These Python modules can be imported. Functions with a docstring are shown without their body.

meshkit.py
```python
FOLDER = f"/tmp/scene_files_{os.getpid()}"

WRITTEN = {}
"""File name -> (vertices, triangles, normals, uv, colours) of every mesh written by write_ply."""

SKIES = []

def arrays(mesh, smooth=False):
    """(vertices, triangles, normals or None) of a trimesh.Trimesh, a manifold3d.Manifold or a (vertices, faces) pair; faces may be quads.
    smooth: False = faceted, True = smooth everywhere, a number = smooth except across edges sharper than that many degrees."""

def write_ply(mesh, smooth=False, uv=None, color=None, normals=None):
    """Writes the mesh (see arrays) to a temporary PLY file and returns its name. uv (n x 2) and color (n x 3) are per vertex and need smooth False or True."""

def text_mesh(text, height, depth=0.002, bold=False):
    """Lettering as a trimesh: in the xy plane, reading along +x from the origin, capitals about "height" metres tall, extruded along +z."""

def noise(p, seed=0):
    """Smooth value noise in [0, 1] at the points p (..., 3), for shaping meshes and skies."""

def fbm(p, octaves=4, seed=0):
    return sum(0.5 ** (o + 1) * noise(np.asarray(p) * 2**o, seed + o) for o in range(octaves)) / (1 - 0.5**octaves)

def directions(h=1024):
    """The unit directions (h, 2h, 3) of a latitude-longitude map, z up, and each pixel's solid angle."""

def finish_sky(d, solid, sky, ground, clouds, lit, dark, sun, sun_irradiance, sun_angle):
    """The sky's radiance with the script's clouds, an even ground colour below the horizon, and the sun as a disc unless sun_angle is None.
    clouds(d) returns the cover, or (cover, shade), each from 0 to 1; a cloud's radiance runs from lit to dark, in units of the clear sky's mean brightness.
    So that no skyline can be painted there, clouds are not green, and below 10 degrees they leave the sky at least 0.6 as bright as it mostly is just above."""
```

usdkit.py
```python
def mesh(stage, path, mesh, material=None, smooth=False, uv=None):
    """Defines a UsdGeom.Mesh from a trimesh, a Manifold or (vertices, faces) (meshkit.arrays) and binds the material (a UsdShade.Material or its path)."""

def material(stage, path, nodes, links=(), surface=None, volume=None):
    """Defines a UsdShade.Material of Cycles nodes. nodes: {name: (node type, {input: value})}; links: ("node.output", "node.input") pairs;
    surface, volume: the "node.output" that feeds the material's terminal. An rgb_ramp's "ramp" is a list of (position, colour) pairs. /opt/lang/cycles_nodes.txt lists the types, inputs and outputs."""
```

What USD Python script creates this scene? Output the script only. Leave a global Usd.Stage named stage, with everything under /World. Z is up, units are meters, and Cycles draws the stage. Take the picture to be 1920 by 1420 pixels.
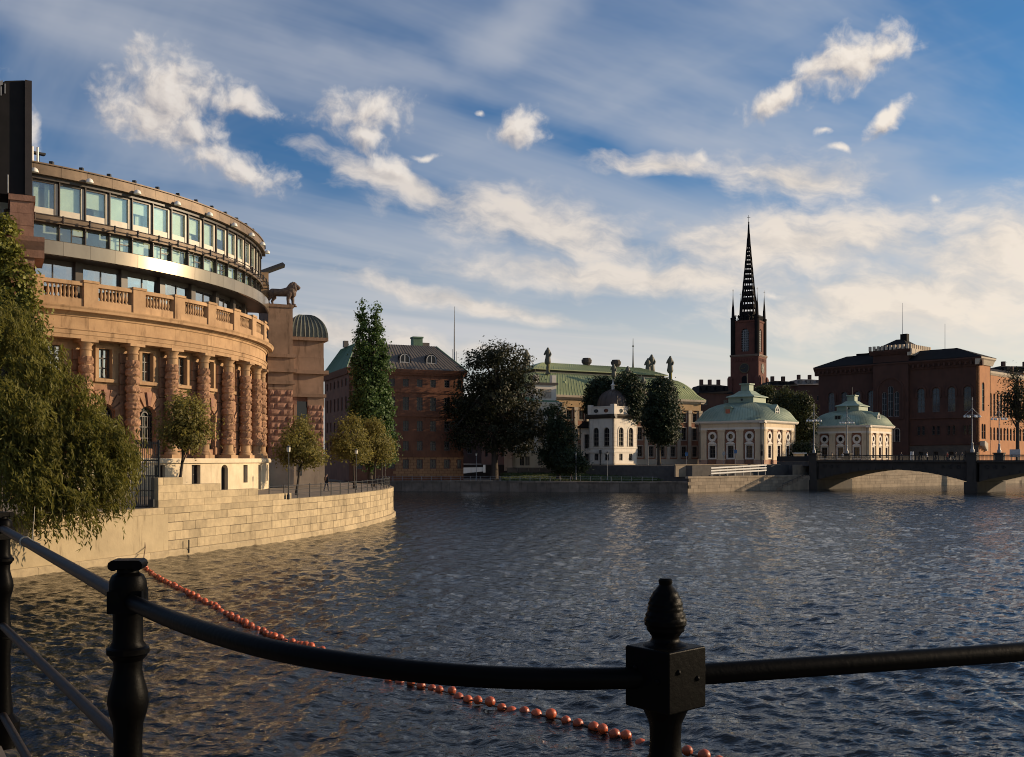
import math, random
import numpy as np, trimesh, usdkit, meshkit
import manifold3d as m3
from pxr import Usd, UsdGeom, UsdLux, UsdShade, Gf, Sdf, Vt
from shapely.geometry import Polygon, Point, box as sbox
from shapely import affinity
from shapely.ops import unary_union

stage = Usd.Stage.CreateInMemory()
UsdGeom.SetStageUpAxis(stage, 'Z'); UsdGeom.SetStageMetersPerUnit(stage, 1.0)
W = UsdGeom.Xform.Define(stage, '/World')
UsdGeom.Scope.Define(stage, '/World/Looks')

# ------------------------------------------------------------------ camera, sky, sun, exposure
FPX, HOR, EYE = 1900.0, 862.0, 6.5          # focal length and horizon of the 1920 px wide photograph, eye height above the water
cam = UsdGeom.Camera.Define(stage, '/World/camera')
cam.CreateHorizontalApertureAttr(36.0); cam.CreateVerticalApertureAttr(36.0 * 757 / 1024)
cam.CreateFocalLengthAttr(36.0 * FPX / 1920)
cam.CreateVerticalApertureOffsetAttr((HOR - 710) / 1920 * 36.0)
cam.CreateClippingRangeAttr(Gf.Vec2f(0.1, 20000))
cam.AddTranslateOp().Set(Gf.Vec3d(0, 0, EYE)); cam.AddRotateXOp().Set(90.0)
cam.CreateExposureAttr(0.38)

SUN_AZ, SUN_EL = math.radians(76), math.radians(15)
SUN = np.array([math.sin(SUN_AZ) * math.cos(SUN_EL), math.cos(SUN_AZ) * math.cos(SUN_EL), math.sin(SUN_EL)])
sun = UsdLux.DistantLight.Define(stage, '/World/sun')
sun.CreateNormalizeAttr(True); sun.CreateIntensityAttr(1.25); sun.CreateAngleAttr(0.53)
sun.CreateColorAttr(Gf.Vec3f(1.0, 0.76, 0.50))
sun.AddRotateZOp().Set(-math.degrees(SUN_AZ)); sun.AddRotateXOp().Set(90 - math.degrees(SUN_EL) + 0.0)
# the light shines along its own -z: tip +z from the zenith towards the sun
sun.ClearXformOpOrder()
zax = Gf.Vec3d(*map(float, SUN)); rot = Gf.Rotation(Gf.Vec3d(0, 0, 1), zax)
sun.AddTransformOp().Set(Gf.Matrix4d().SetRotate(rot))

def az_el(px, py):
    az = math.atan((px - 960) / FPX)
    return az, math.atan((HOR - py) / FPX * math.cos(az))

def sky_material():
    N, L = {}, []
    def n(name, kind, ins=None, **links):
        N[name] = (kind, ins or {})
        for k, v in links.items(): L.append((v, f'{name}.{k}'))
        return name
    n('tc', 'texture_coordinate'); n('xyz', 'separate_xyz', vector='tc.generated')
    n('az', 'math', {'math_type': 'arctan2'}, value1='xyz.x', value2='xyz.y')
    n('el', 'math', {'math_type': 'arcsine'}, value1='xyz.z')
    n('ae', 'combine_xyz', {'z': 0.0}, x='az.value', y='el.value')
    n('sky', 'sky_texture', {'sky_type': 'single_scattering', 'sun_disc': False, 'sun_elevation': SUN_EL, 'sun_rotation': SUN_AZ, 'altitude': 0.0, 'air_density': 1.0, 'aerosol_density': 0.55, 'ozone_density': 2.5})
    # warped coordinates for billowing edges
    n('warp', 'noise_texture', {'scale': 20.0, 'detail': 3.0, 'roughness': 0.5}, vector='ae.vector')
    n('w0', 'vector_math', {'math_type': 'subtract', 'vector2': (0.5, 0.5, 0.5)}, vector1='warp.color')
    n('w1', 'vector_math', {'math_type': 'scale', 'scale': 0.030}, vector1='w0.vector')
    n('aw', 'vector_math', {'math_type': 'add'}, vector1='ae.vector', vector2='w1.vector')
    # --- heaped clouds: one ellipse each, their edges eaten by noise
    puffs = [(322, 178, 92, 66, -28), (275, 222, 88, 44, -14), (360, 240, 60, 34, -20), (462, 200, 62, 24, -6), (445, 312, 84, 30, -16), (395, 300, 50, 26, 0), (690, 215, 72, 36, 6), (745, 235, 30, 34, 0),
             (690, 262, 44, 20, -10), (735, 318, 38, 20, -20), (797, 297, 36, 9, 0), (980, 245, 40, 32, -10), (1600, 115, 84, 40, 20), (1650, 95, 62, 22, 8), (1470, 180, 66, 20, 26), (1545, 130, 60, 26, 20), (1665, 232, 50, 16, 28),
             (1450, 563, 32, 11, -8), (1752, 366, 26, 13, 0), (1565, 280, 28, 10, -14), (62, 245, 26, 66, 0), (-20, 180, 40, 40, 0), (908, 210, 14, 7, 0), (1545, 245, 22, 9, 0), (1325, 296, 30, 12, -28)]
    def field(vec, k, det):
        """Density of the heaped clouds at a direction: nearest ellipse, eaten by noise."""
        prev = None
        for i, (px, py, rx, ry, a) in enumerate(puffs):
            az, el = az_el(px, py)
            n(f'm{k}{i}', 'mapping', {'mapping_type': 'texture', 'location': (az, el, 0), 'rotation': (0, 0, math.radians(a)), 'scale': (1.25 * rx / FPX * math.cos(az) ** 2, 1.25 * ry / FPX * math.cos(az), 1)}, vector=vec)
            n(f'l{k}{i}', 'vector_math', {'math_type': 'length'}, vector1=f'm{k}{i}.vector')
            if rx < 37:                                        # shreds: thinner than the big heaps
                n(f't{k}{i}', 'math', {'math_type': 'add', 'value2': 0.38}, value1=f'l{k}{i}.value')
            if prev is None: prev = f'l{k}{i}.value'
            else:
                n(f's{k}{i}', 'math', {'math_type': 'smoothmin', 'value3': 0.25}, value1=prev, value2=f't{k}{i}.value' if rx < 37 else f'l{k}{i}.value'); prev = f's{k}{i}.value'
        n('pn' + k, 'noise_texture', {'scale': 30.0, 'detail': det, 'roughness': 0.58}, vector=vec)
        n('pd' + k, 'math', {'math_type': 'multiply_add', 'value2': 1.9, 'value3': -1.18}, value1=f'pn{k}.fac')
        n('pm' + k, 'noise_texture', {'scale': 95.0, 'detail': 4.0, 'roughness': 0.55}, vector=vec)
        n('pq' + k, 'math', {'math_type': 'multiply_add', 'value2': 0.75}, value1=f'pm{k}.fac', value3=f'pd{k}.value')
        n('pe' + k, 'math', {'math_type': 'subtract', 'value1': 1.0}, value2=prev)
        return n('pf' + k, 'math', {'math_type': 'add'}, value1=f'pe{k}.value', value2=f'pq{k}.value') + '.value'
    d1 = field('aw.vector', 'a', 8.0)
    n('off', 'vector_math', {'math_type': 'add', 'vector2': (0.0075, 0.0085, 0)}, vector1='aw.vector')
    d2 = field('off.vector', 'b', 4.0)
    n('puff', 'map_range', {'range_type': 'smoothstep', 'from_min': 0.0, 'from_max': 0.95, 'to_min': 0.0, 'to_max': 0.95, 'clamp': True}, value=d1)
    n('sh0', 'math', {'math_type': 'subtract'}, value1=d1, value2=d2)
    n('sh1', 'math', {'math_type': 'multiply_add', 'value2': 0.85, 'value3': 0.62, 'use_clamp': True}, value1='sh0.value')
    n('pcol', 'rgb_ramp', {'ramp': [(0.0, (3.3, 3.15, 3.25)), (0.4, (5.0, 4.6, 4.4)), (0.75, (6.4, 5.85, 5.35)), (1.0, (7.1, 6.55, 6.0))]}, fac='sh1.value')
    # --- high veil: noise on a flat layer seen in perspective, drawn out along the wind
    n('zz', 'math', {'math_type': 'maximum', 'value2': 0.02}, value1='xyz.z')
    n('zc', 'math', {'math_type': 'add', 'value2': 0.09}, value1='zz.value')
    n('qx', 'math', {'math_type': 'divide'}, value1='xyz.x', value2='zc.value')
    n('qy', 'math', {'math_type': 'divide'}, value1='xyz.y', value2='zc.value')
    n('q', 'combine_xyz', {'z': 0.0}, x='qx.value', y='qy.value')
    n('qm', 'mapping', {'mapping_type': 'texture', 'rotation': (0, 0, math.radians(33)), 'scale': (2.6, 0.62, 1), 'location': (3.1, 1.7, 0)}, vector='q.vector')
    n('cn', 'noise_texture', {'scale': 1.0, 'detail': 7.0, 'roughness': 0.52, 'distortion': 0.5}, vector='qm.vector')
    n('cir', 'map_range', {'range_type': 'smoothstep', 'from_min': 0.40, 'from_max': 0.76, 'to_min': 0.0, 'to_max': 0.60, 'clamp': True}, value='cn.fac')
    n('qm2', 'mapping', {'mapping_type': 'texture', 'rotation': (0, 0, math.radians(128)), 'scale': (3.0, 0.7, 1), 'location': (7.7, 4.2, 0)}, vector='q.vector')
    n('cn2', 'noise_texture', {'scale': 1.0, 'detail': 8.0, 'roughness': 0.5, 'distortion': 0.4}, vector='qm2.vector')
    n('cir2', 'map_range', {'range_type': 'smoothstep', 'from_min': 0.46, 'from_max': 0.78, 'to_min': 0.0, 'to_max': 0.55, 'clamp': True}, value='cn2.fac')
    # --- broken sheet across the middle of the sky
    def sheet(i, px, py, rx, ry, a):
        az, el = az_el(px, py)
        n(f'bm{i}', 'mapping', {'mapping_type': 'texture', 'location': (az, el, 0), 'rotation': (0, 0, math.radians(a)), 'scale': (rx / FPX, ry / FPX, 1)}, vector='aw.vector')
        n(f'bl{i}', 'vector_math', {'math_type': 'length'}, vector1=f'bm{i}.vector')
        return f'bl{i}.value'
    sh = [sheet(0, 1010, 425, 360, 75, -13), sheet(1, 1500, 455, 460, 85, 0), sheet(2, 760, 350, 230, 34, -16), sheet(3, 1500, 335, 190, 48, -6), sheet(4, 1950, 470, 420, 120, 0), sheet(5, 860, 560, 330, 26, -11), sheet(6, 650, 625, 420, 40, -8), sheet(7, 1180, 520, 500, 50, -3), sheet(8, 1700, 560, 420, 90, 0), sheet(9, 1250, 310, 160, 26, -6)]
    prev = sh[0]
    for i, s in enumerate(sh[1:]):
        n(f'bs{i}', 'math', {'math_type': 'smoothmin', 'value3': 0.25}, value1=prev, value2=s); prev = f'bs{i}.value'
    n('bmap', 'mapping', {'mapping_type': 'texture', 'scale': (0.078, 0.036, 1), 'rotation': (0, 0, math.radians(-9))}, vector='aw.vector')
    n('bn', 'noise_texture', {'scale': 1.0, 'detail': 8.0, 'roughness': 0.60}, vector='bmap.vector')
    n('bd', 'math', {'math_type': 'multiply_add', 'value2': 2.1, 'value3': -1.05}, value1='bn.fac')
    n('be', 'math', {'math_type': 'subtract', 'value1': 1.05}, value2=prev)
    n('bf', 'math', {'math_type': 'add'}, value1='be.value', value2='bd.value')
    n('band', 'map_range', {'range_type': 'smoothstep', 'from_min': 0.0, 'from_max': 1.0, 'to_min': 0.0, 'to_max': 0.88, 'clamp': True}, value='bf.value')
    # --- broad soft veils
    vs = [sheet(20 + i, *q) for i, q in enumerate([(180, 60, 420, 70, -10), (960, 60, 260, 70, 36), (700, 130, 420, 60, -8), (1300, 270, 420, 60, -14), (1700, 330, 300, 90, -18), (350, 300, 260, 60, -14), (1000, 640, 700, 50, -9)])]
    prev = vs[0]
    for i, s in enumerate(vs[1:]):
        n(f'vs{i}', 'math', {'math_type': 'smoothmin', 'value3': 0.3}, value1=prev, value2=s); prev = f'vs{i}.value'
    n('vmap', 'mapping', {'mapping_type': 'texture', 'scale': (0.22, 0.055, 1), 'rotation': (0, 0, math.radians(-11))}, vector='aw.vector')
    n('vn', 'noise_texture', {'scale': 1.0, 'detail': 5.0, 'roughness': 0.5}, vector='vmap.vector')
    n('vd', 'math', {'math_type': 'multiply_add', 'value2': 1.3, 'value3': -0.65}, value1='vn.fac')
    n('ve', 'math', {'math_type': 'subtract', 'value1': 1.0}, value2=prev); n('vf', 'math', {'math_type': 'add'}, value1='ve.value', value2='vd.value')
    n('veil', 'map_range', {'range_type': 'smoothstep', 'from_min': -0.1, 'from_max': 1.1, 'to_min': 0.0, 'to_max': 0.46, 'clamp': True}, value='vf.value')
    # --- haze towards the horizon
    n('hz0', 'math', {'math_type': 'absolute'}, value1='xyz.z')
    n('hz', 'map_range', {'range_type': 'smoothstep', 'from_min': 0.03, 'from_max': 0.30, 'to_min': 0.95, 'to_max': 0.0, 'clamp': True}, value='hz0.value')
    n('hzn', 'math', {'math_type': 'multiply_add', 'value2': 0.75, 'value3': 0.62, 'use_clamp': True}, value1='cir.result')
    n('hz2', 'math', {'math_type': 'multiply'}, value1='hz.result', value2='hzn.value')
    n('hcol', 'rgb_ramp', {'ramp': [(0.0, (1.4, 1.55, 1.85)), (0.30, (4.2, 4.05, 3.9)), (0.45, (6.4, 5.85, 5.25)), (0.62, (7.6, 6.75, 5.6)), (0.82, (8.6, 7.1, 5.3)), (1.0, (11.0, 8.5, 5.4))]})
    # brightness follows the angle from the sun, all round the sky
    n('sd', 'vector_math', {'math_type': 'dot_product', 'vector2': (math.sin(SUN_AZ), math.cos(SUN_AZ), 0.12)}, vector1='tc.generated')
    n('azr', 'map_range', {'from_min': -1.0, 'from_max': 1.0, 'clamp': True}, value='sd.value'); L.append(('azr.result', 'hcol.fac'))
    n('dimr', 'rgb_ramp', {'ramp': [(0.0, (0.45, 0.45, 0.47)), (0.36, (0.92, 0.92, 0.93)), (0.6, (1.0, 1.0, 1.0)), (1.0, (1.25, 1.2, 1.1))]}, fac='azr.result')
    n('tint', 'mix', {'mix_type': 'multiply', 'fac': 1.0, 'color2': (0.36, 0.66, 0.92)}, color1='sky.color')
    n('x0', 'mix', {'mix_type': 'mix'}, fac='hz2.value', color1='tint.color', color2='hcol.color')
    n('x1', 'mix', {'mix_type': 'mix', 'color2': (4.9, 5.0, 5.3)}, fac='cir.result', color1='x0.color')
    n('x2', 'mix', {'mix_type': 'mix', 'color2': (4.2, 4.5, 5.0)}, fac='cir2.result', color1='x1.color')
    n('x25', 'mix', {'mix_type': 'mix', 'color2': (4.3, 4.5, 5.0)}, fac='veil.result', color1='x2.color')
    n('bcol', 'rgb_ramp', {'ramp': [(0.28, (4.2, 3.95, 3.8)), (0.58, (6.9, 6.2, 5.5))]}, fac='bn.fac')
    n('x3', 'mix', {'mix_type': 'mix'}, fac='band.result', color1='x25.color', color2='bcol.color')
    n('x4', 'mix', {'mix_type': 'mix'}, fac='puff.result', color1='x3.color', color2='pcol.color')
    n('x5', 'mix', {'mix_type': 'multiply', 'fac': 1.0}, color1='x4.color', color2='dimr.color')
    n('bg', 'background_shader', {'strength': 0.09}, color='x5.color')
    return usdkit.material(stage, '/World/Looks/sky', N, L, surface='bg.background')
dome = UsdLux.DomeLight.Define(stage, '/World/sky')
UsdShade.MaterialBindingAPI.Apply(dome.GetPrim()).Bind(sky_material())
dome.GetPrim().SetCustomDataByKey('kind', 'structure')

# ------------------------------------------------------------------ helpers
def PX(px, Y): return (px - 960) / FPX * Y
def PZ(py, Y): return EYE - (py - HOR) / FPX * Y
def at(px, py, Y): return np.array([PX(px, Y), Y, PZ(py, Y)])

USED, LOC = {}, {}
def numbered(parent, name):
    k = USED.get((parent, name), 0); USED[(parent, name)] = k + 1
    return f'{parent}/{name}' if k == 0 else f'{parent}/{name}_{k:03d}'
def tag(prim, label=None, cat=None, group=None, kind=None):
    for k, v in (('label', label), ('category', cat), ('group', group), ('kind', kind)):
        if v: prim.SetCustomDataByKey(k, v)
    return prim
def thing(name, label, cat, loc=(0, 0, 0), group=None, local=False, rz=0):
    path = numbered('/World', name)
    x = UsdGeom.Xform.Define(stage, path)
    x.AddTranslateOp().Set(Gf.Vec3d(*map(float, loc))); x.AddRotateZOp().Set(float(rz))
    LOC[path] = np.zeros(3) if local else np.array(loc, float)
    return tag(x.GetPrim(), label, cat, group, 'thing')
def dup(root, loc, rz=0, label=None, group=None, scale=None):
    was = root.GetCustomData()
    path = numbered('/World', root.GetName())
    x = UsdGeom.Xform.Define(stage, path)
    x.AddTranslateOp().Set(Gf.Vec3d(*map(float, loc))); x.AddRotateZOp().Set(float(rz))
    if scale: x.AddScaleOp().Set(Gf.Vec3f(scale, scale, scale))
    x.GetPrim().GetReferences().AddInternalReference(root.GetPath()); x.GetPrim().SetInstanceable(True)
    return tag(x.GetPrim(), label or was['label'], was['category'], group or was.get('group'))
def offset_of(path):
    while path not in LOC and path.count('/') > 2: path = path.rsplit('/', 1)[0]
    return LOC.get(path, np.zeros(3))
def obj(name, mesh, mat, parent=None, smooth=False, label=None, cat=None, group=None, kind=None):
    pp = '/World' if parent is None else str(parent.GetPath())
    path = numbered(pp, name)
    v, f = mesh.arrays() if isinstance(mesh, MB) else (np.asarray(mesh[0], float), np.asarray(mesh[1]))
    if parent is not None: v = v - offset_of(pp)
    m = usdkit.mesh(stage, path, trimesh.Trimesh(v, f, process=False), mat, smooth=smooth)
    return tag(m.GetPrim(), label, cat, group, kind)

class Flat:
    """A facade: u runs left to right as seen from outside, d outwards, z up."""
    def __init__(s, o, ang):
        s.o = np.array(o[:2], float); s.u = np.array([math.cos(ang), math.sin(ang)]); s.n = np.array([s.u[1], -s.u[0]]); s.ang = ang
    def __call__(s, u, d, z):
        u, d, z = np.broadcast_arrays(np.asarray(u, float), np.asarray(d, float), np.asarray(z, float))
        xy = s.o + u[..., None] * s.u + d[..., None] * s.n
        return np.concatenate([xy, z[..., None]], -1)
    def u_at(s, px, d=0):
        k = (px - 960) / FPX; p = s.o + d * s.n
        return (k * p[1] - p[0]) / (s.u[0] - k * s.u[1])
    def side(s, u, d=0, turn=-1):
        """The facade that starts at (u, d), turned by 90 degrees: -1 the right-hand return, +1 the left-hand one."""
        p = s(u, d, 0)[:2]
        return Flat(p, s.ang + math.pi / 2) if turn < 0 else Flat(p, s.ang - math.pi / 2)
class Arc:
    def __init__(s, c, R): s.c, s.R = np.array(c, float), R
    def __call__(s, u, d, z):
        u, d, z = np.broadcast_arrays(np.asarray(u, float), np.asarray(d, float), np.asarray(z, float))
        t = np.radians(u)
        return np.stack([s.c[0] + (s.R + d) * np.cos(t), s.c[1] + (s.R + d) * np.sin(t), z], -1)
class Path:
    def __init__(s, pts, step=0.5):
        from scipy.interpolate import CubicSpline
        p = np.array(pts, float); t = np.concatenate([[0], np.cumsum(np.linalg.norm(np.diff(p, axis=0), axis=1))])
        cs = CubicSpline(t, p); tt = np.linspace(0, t[-1], int(t[-1] / step) + 2); s.p = cs(tt)
        s.s = np.concatenate([[0], np.cumsum(np.linalg.norm(np.diff(s.p, axis=0), axis=1))]); s.len = s.s[-1]
        g = np.gradient(s.p, axis=0); g /= np.linalg.norm(g, axis=1, keepdims=True); s.nn = np.stack([g[:, 1], -g[:, 0]], 1)
    def __call__(s, u, d, z):
        u, d, z = np.broadcast_arrays(np.asarray(u, float), np.asarray(d, float), np.asarray(z, float))
        f = lambda a: np.interp(u, s.s, a)
        n = np.stack([f(s.nn[:, 0]), f(s.nn[:, 1])], -1)
        xy = np.stack([f(s.p[:, 0]), f(s.p[:, 1])], -1) + d[..., None] * n
        return np.concatenate([xy, z[..., None]], -1)
    def s_at(s, px):
        k = s.p[:, 0] / s.p[:, 1] * FPX + 960
        i = np.argmax(k >= px); return s.s[i]
    def s_y(s, Y): return float(np.interp(Y, s.p[:, 1], s.s))

BOXF = np.array([[0, 2, 1], [0, 3, 2], [4, 5, 6], [4, 6, 7], [0, 1, 5], [0, 5, 4], [1, 2, 6], [1, 6, 5], [2, 3, 7], [2, 7, 6], [3, 0, 4], [3, 4, 7]])
def tri_poly(poly):
    return trimesh.creation.triangulate_polygon(poly, engine='earcut')
class MB:
    def __init__(s): s.v, s.f, s.n = [], [], 0
    def add(s, v, f):
        v = np.asarray(v, float).reshape(-1, 3); s.v.append(v); s.f.append(np.asarray(f, int).reshape(-1, 3) + s.n); s.n += len(v); return s
    def arrays(s): return np.vstack(s.v), np.vstack(s.f)
    def tm(s, m): return s.add(m.vertices, m.faces)
    def man(s, m):
        q = m.to_mesh(); return s.add(np.array(q.vert_properties)[:, :3], np.array(q.tri_verts))
    def box(s, c, size, rz=0, tilt=None):
        x, y, z = np.array(size, float) / 2
        p = np.array([[-x, -y, -z], [x, -y, -z], [x, y, -z], [-x, y, -z], [-x, -y, z], [x, -y, z], [x, y, z], [-x, y, z]])
        if tilt is not None: p = p @ np.asarray(tilt).T
        if rz: cc, ss = math.cos(rz), math.sin(rz); p = p @ np.array([[cc, ss, 0], [-ss, cc, 0], [0, 0, 1]])
        return s.add(p + np.asarray(c, float), BOXF)
    def fbox(s, F, u0, u1, d0, d1, z0, z1, seg=1):
        return s.sweep(F, u0, u1, [(d1, z0), (d1, z1), (d0, z1), (d0, z0)], seg)
    def sweep(s, F, u0, u1, prof, seg=1):
        """Closed profile of (d, z) swept along u."""
        k = len(prof); us = np.linspace(u0, u1, seg + 1); pd = np.array(prof, float)
        v = F(us[:, None], pd[None, :, 0], pd[None, :, 1]).reshape(-1, 3)
        i, j = np.meshgrid(np.arange(seg), np.arange(k), indexing='ij'); i, j = i.ravel(), j.ravel(); j2 = (j + 1) % k
        a, b, c, d = i * k + j, (i + 1) * k + j, (i + 1) * k + j2, i * k + j2
        f = np.vstack([np.stack([a, b, c], 1), np.stack([a, c, d], 1)])
        s.add(v, f)
        if k == 4: cap = np.array([[0, 1, 2], [0, 2, 3]])
        else:
            vv, cap = tri_poly(Polygon(pd)); cap = np.array([[int(np.argmin(((pd - vv[q]) ** 2).sum(1))) for q in t] for t in cap])
        return s.add(np.vstack([v[:k], v[-k:]]), np.vstack([cap, cap[:, ::-1] + k]))
    def poly(s, F, poly, d0, d1, maxu=None):
        """A shape in the (u, z) plane of a facade, d0 to d1 thick."""
        for g in getattr(poly, 'geoms', [poly]):
            if g.is_empty or g.area < 1e-6: continue
            if maxu:
                x0, y0, x1, y1 = g.bounds; k = max(1, math.ceil((x1 - x0) / maxu))
                if k > 1:
                    for q in range(k):
                        s.poly(F, g.intersection(sbox(x0 + (x1 - x0) * q / k, y0 - 1, x0 + (x1 - x0) * (q + 1) / k, y1 + 1)), d0, d1)
                    continue
            if g.geom_type != 'Polygon': continue
            m = trimesh.creation.extrude_polygon(g, 1.0, engine='earcut'); v = m.vertices
            s.add(F(v[:, 0], d0 + (d1 - d0) * v[:, 2], v[:, 1]), m.faces)
        return s
    def tube(s, pts, r, sides=8, cap=True):
        p = np.asarray(pts, float); r = np.broadcast_to(np.asarray(r, float), (len(p),))
        t = np.gradient(p, axis=0); t /= np.linalg.norm(t, axis=1, keepdims=True) + 1e-12
        ref = np.array([0, 0, 1.0]) if abs(t[:, 2]).mean() < 0.8 else np.array([1.0, 0, 0])
        a = np.cross(t, ref); a /= np.linalg.norm(a, axis=1, keepdims=True) + 1e-12; b = np.cross(t, a)
        an = np.arange(sides) * 2 * math.pi / sides
        v = p[:, None] + r[:, None, None] * (np.cos(an)[None, :, None] * a[:, None] + np.sin(an)[None, :, None] * b[:, None])
        i, j = np.meshgrid(np.arange(len(p) - 1), np.arange(sides), indexing='ij'); i, j = i.ravel(), j.ravel(); j2 = (j + 1) % sides
        A, B, C, D = i * sides + j, (i + 1) * sides + j, (i + 1) * sides + j2, i * sides + j2
        f = [np.stack([A, C, B], 1), np.stack([A, D, C], 1)]
        if cap:
            k = np.arange(1, sides - 1); z = np.zeros_like(k); e = (len(p) - 1) * sides
            f += [np.stack([z, k, k + 1], 1), np.stack([z + e, k + 1 + e, k + e], 1)]
        return s.add(v.reshape(-1, 3), np.vstack(f))
    def rod(s, a, b, r, sides=6): return s.tube([a, b], r, sides)
    def lathe(s, c, prof, seg=12, rz=0, sx=1, sy=1):
        pr = np.array(prof, float); an = np.arange(seg) * 2 * math.pi / seg + rz; k = len(pr)
        v = np.stack([pr[:, None, 0] * np.cos(an) * sx, pr[:, None, 0] * np.sin(an) * sy, np.repeat(pr[:, None, 1], seg, 1)], -1) + np.asarray(c, float)
        i, j = np.meshgrid(np.arange(k - 1), np.arange(seg), indexing='ij'); i, j = i.ravel(), j.ravel(); j2 = (j + 1) % seg
        A, B, C, D = i * seg + j, i * seg + j2, (i + 1) * seg + j2, (i + 1) * seg + j
        q = np.arange(1, seg - 1); z = np.zeros_like(q); e = (k - 1) * seg
        f = np.vstack([np.stack([A, B, C], 1), np.stack([A, C, D], 1), np.stack([z, q + 1, q], 1), np.stack([z + e, q + e, q + 1 + e], 1)])
        return s.add(v.reshape(-1, 3), f)
    def loft(s, F, cu, cd, prof, cap=True):
        """Rectangular rings (half width along u, half depth along d, z) round (cu, cd) of a facade frame: roofs, caps, plinths."""
        k = len(prof); v = []
        for hu, hd, z in prof:
            v.append(F(np.array([cu - hu, cu + hu, cu + hu, cu - hu]), np.array([cd + hd, cd + hd, cd - hd, cd - hd]), z))
        v = np.array(v).reshape(-1, 3); f = []
        for i in range(k - 1):
            for j in range(4):
                a, b, c, d = i * 4 + j, i * 4 + (j + 1) % 4, (i + 1) * 4 + (j + 1) % 4, (i + 1) * 4 + j
                f += [(a, b, c), (a, c, d)]
        if cap: e = (k - 1) * 4; f += [(0, 2, 1), (0, 3, 2), (e, e + 1, e + 2), (e, e + 2, e + 3)]
        return s.add(v, f)
    def build(s, name, mat, parent=None, **k): return obj(name, s, mat, parent, **k)

def hulls(bones, refine=0.0, smooth=0):
    """One continuous body: hulls of the spheres at both ends of each bone ((p, r), (q, s)), united."""
    out = []
    for (p, r), (q, t) in bones:
        a = m3.Manifold.sphere(r, 10).translate(tuple(map(float, p))); b = m3.Manifold.sphere(t, 10).translate(tuple(map(float, q)))
        out.append(m3.Manifold.batch_hull([a, b]))
    m = m3.Manifold.batch_boolean(out, m3.OpType.Add)
    if refine: m = m.refine_to_length(refine)
    q = m.to_mesh(); t = trimesh.Trimesh(np.array(q.vert_properties)[:, :3], np.array(q.tri_verts), process=True)
    if smooth: trimesh.smoothing.filter_taubin(t, iterations=smooth)
    return t

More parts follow.
